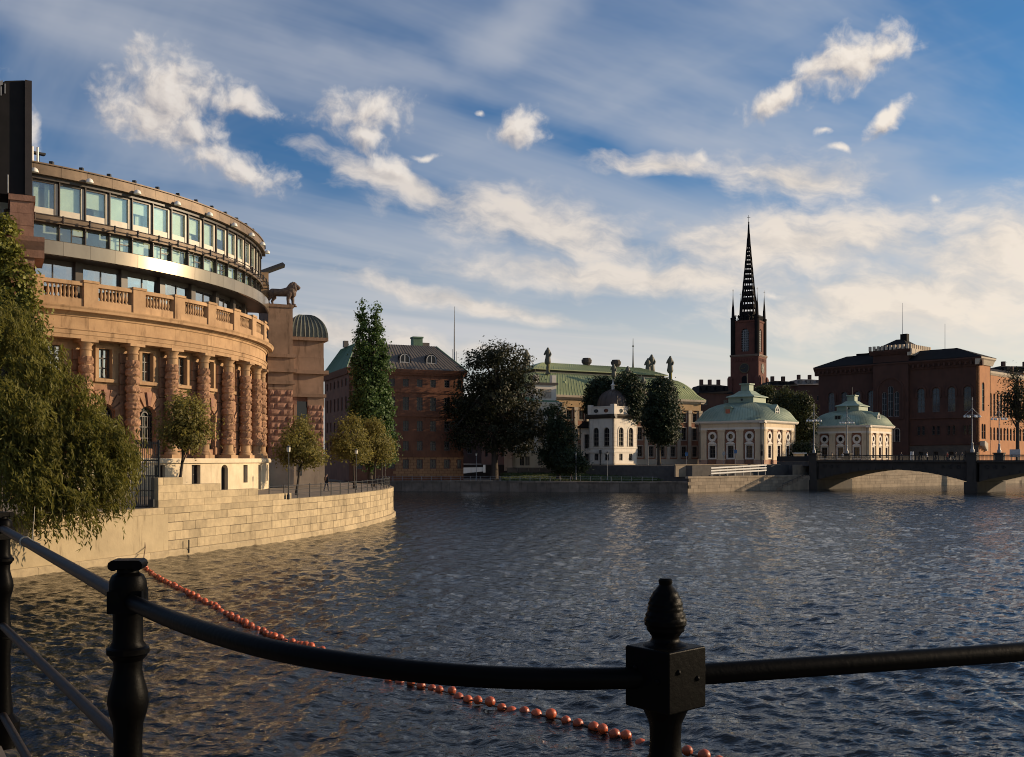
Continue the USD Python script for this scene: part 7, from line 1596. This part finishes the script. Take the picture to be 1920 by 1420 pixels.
    for s_ in (-.22, .22): MB().box(b + (s_, 0, 1.0), (.30, .06, 2.0), rz=F.ang).build('panel', WHITEPAINT, t)
    b = D(1903, -2.6); t = thing('notice_board', 'blank white notice board right of the middle pier', 'sign board', b); MB().box(b + (0, 0, 1.6), (1.9, .08, 1.5), rz=F.ang).build('panel', mat('weathered_white', (.5, .49, .47), scale=2), t); MB().rod(b + (-.7, 0, 0), b + (-.7, 0, 1.4), .05).rod(b + (.7, 0, 0), b + (.7, 0, 1.4), .05).build('leg', GREYMETAL, t)
    return F
BRF = bridge()

# ------------------------------------------------------------------ street furniture and cars
def car(px, Y, heading, label, paint, z=None):
    z = STREET_Z if z is None else z; b = np.array([PX(px, Y), Y, z]); t = thing('parked_car', label, 'car', b, 'cars parked by the near pavilion'); F = Flat(b, math.radians(heading))
    side = Polygon([(-2.1, .35), (-2.15, .75), (-2.0, .95), (-1.45, 1.02), (-.85, 1.45), (.55, 1.47), (1.15, 1.05), (1.95, .92), (2.1, .7), (2.1, .35), (1.7, .28), (-1.7, .28)]).buffer(.05)
    for x in (-1.3, 1.3): side = side.difference(Point(x, .33).buffer(.38, 8))
    MB().poly(F, side, -.85, .85).build('body', paint, t)
    win = Polygon([(-1.28, 1.04), (-.8, 1.38), (-.05, 1.40), (-.05, 1.04)]); win2 = Polygon([(.03, 1.04), (.03, 1.40), (.5, 1.40), (.98, 1.06)])
    for w_ in (win, win2): MB().poly(F, w_, .85, .87).build('window', DARKGLASS, t)
    for x in (-1.3, 1.3):
        for d in (.72, -.72): c = F(x, d, .33); MB().lathe((0, 0, 0), [(.33, -.1), (.34, 0), (.33, .1), (.2, .11)], 14); m = trimesh.creation.cylinder(.33, .2, sections=16); m.apply_transform(trimesh.transformations.rotation_matrix(math.pi / 2, [1, 0, 0])); m.apply_transform(trimesh.transformations.rotation_matrix(F.ang, [0, 0, 1])); m.apply_translation(c); obj('wheel', (m.vertices, m.faces), BLACKROOF, t)
    for d in (.55, -.55): MB().fbox(F, 2.12, 2.17, d - .18, d + .18, .66, .82).build('headlight', WHITEPAINT, t)
CARB = mat('black_car_paint', (.015, .015, .018), scale=2, rough=.25, coat=.6); CARG = mat('grey_car_paint', (.16, .16, .17), scale=2, rough=.3, coat=.5)
car(1405, 222, 20, 'black car parked in front of the near pavilion corner', CARB); car(1322, 224, 20, 'dark car at the left end of the near pavilion', CARB); car(1300, 226, 15, 'grey car half hidden beside the palace end', CARG)
car(1265, 224, 10, 'dark car in the shade right of the egg-shaped tree', CARB)
def kiosk():
    b = np.array([PX(1499, 228), 228, 5.3]); t = thing('market_kiosk', 'small pale kiosk between the near pavilion and the bridge', 'kiosk', b); MB().box(b + (0, 0, 1.1), (2.4, 1.4, 1.0)).build('counter', CREAM, t); MB().box(b + (0, .5, 1.4), (2.4, .3, 2.4)).build('back_panel', CREAM, t); MB().box(b + (0, 0, 2.65), (2.8, 1.8, .18)).build('roof', WHITEPAINT, t)
kiosk()
def sign(px, Y, z, h, label, disc=None, m=None, face=0):
    b = np.array([PX(px, Y), Y, z]); t = thing('road_sign', label, 'road sign', b); MB().rod(b, b + (0, 0, h), .05).build('pole', GREYMETAL, t)
    if disc == 'round': c = trimesh.creation.cylinder(.34, .05, sections=18); c.apply_transform(trimesh.transformations.rotation_matrix(math.pi / 2, [1, 0, 0])); c.apply_translation(b + (0, -.08, h)); obj('disc', (c.vertices, c.faces), m, t)
    else: MB().box(b + (0, -.08, h - .1), (.6, .05, .75)).build('plate', m, t)
BLUE = mat('sign_blue', (.03, .10, .22), scale=1, rough=.4); DARKS = mat('sign_back', (.05, .05, .05), scale=1, rough=.5)
sign(1379, 216, 5.3, 3.0, 'blue road sign before the near pavilion', 'sq', BLUE); sign(1357, 216, 5.3, 2.6, 'plain post sign left of the blue sign', 'sq', GREYMETAL); sign(1287, 208, 5.0, 2.7, 'small blue sign at the left end of the street wall', 'sq', BLUE)
def signal():
    b = np.array([PX(1428, 218), 218, 5.3]); t = thing('traffic_light', 'black traffic light in front of the pavilion corner', 'traffic light', b); MB().rod(b, b + (0, 0, 3.8), .07).build('pole', IRON, t)
    for z in (3.9, 2.6): o = MB().box(b + (0, 0, z), (.42, .35, 1.1)).build('signal_head', BLACKROOF, t); 
    for k in range(3): m = trimesh.creation.cylinder(.12, .1, sections=12); m.apply_transform(trimesh.transformations.rotation_matrix(math.pi / 2, [1, 0, 0])); m.apply_translation(b + (0, -.2, 3.55 + .34 * k)); obj('lens', (m.vertices, m.faces), DARKGLASS, o)
signal()
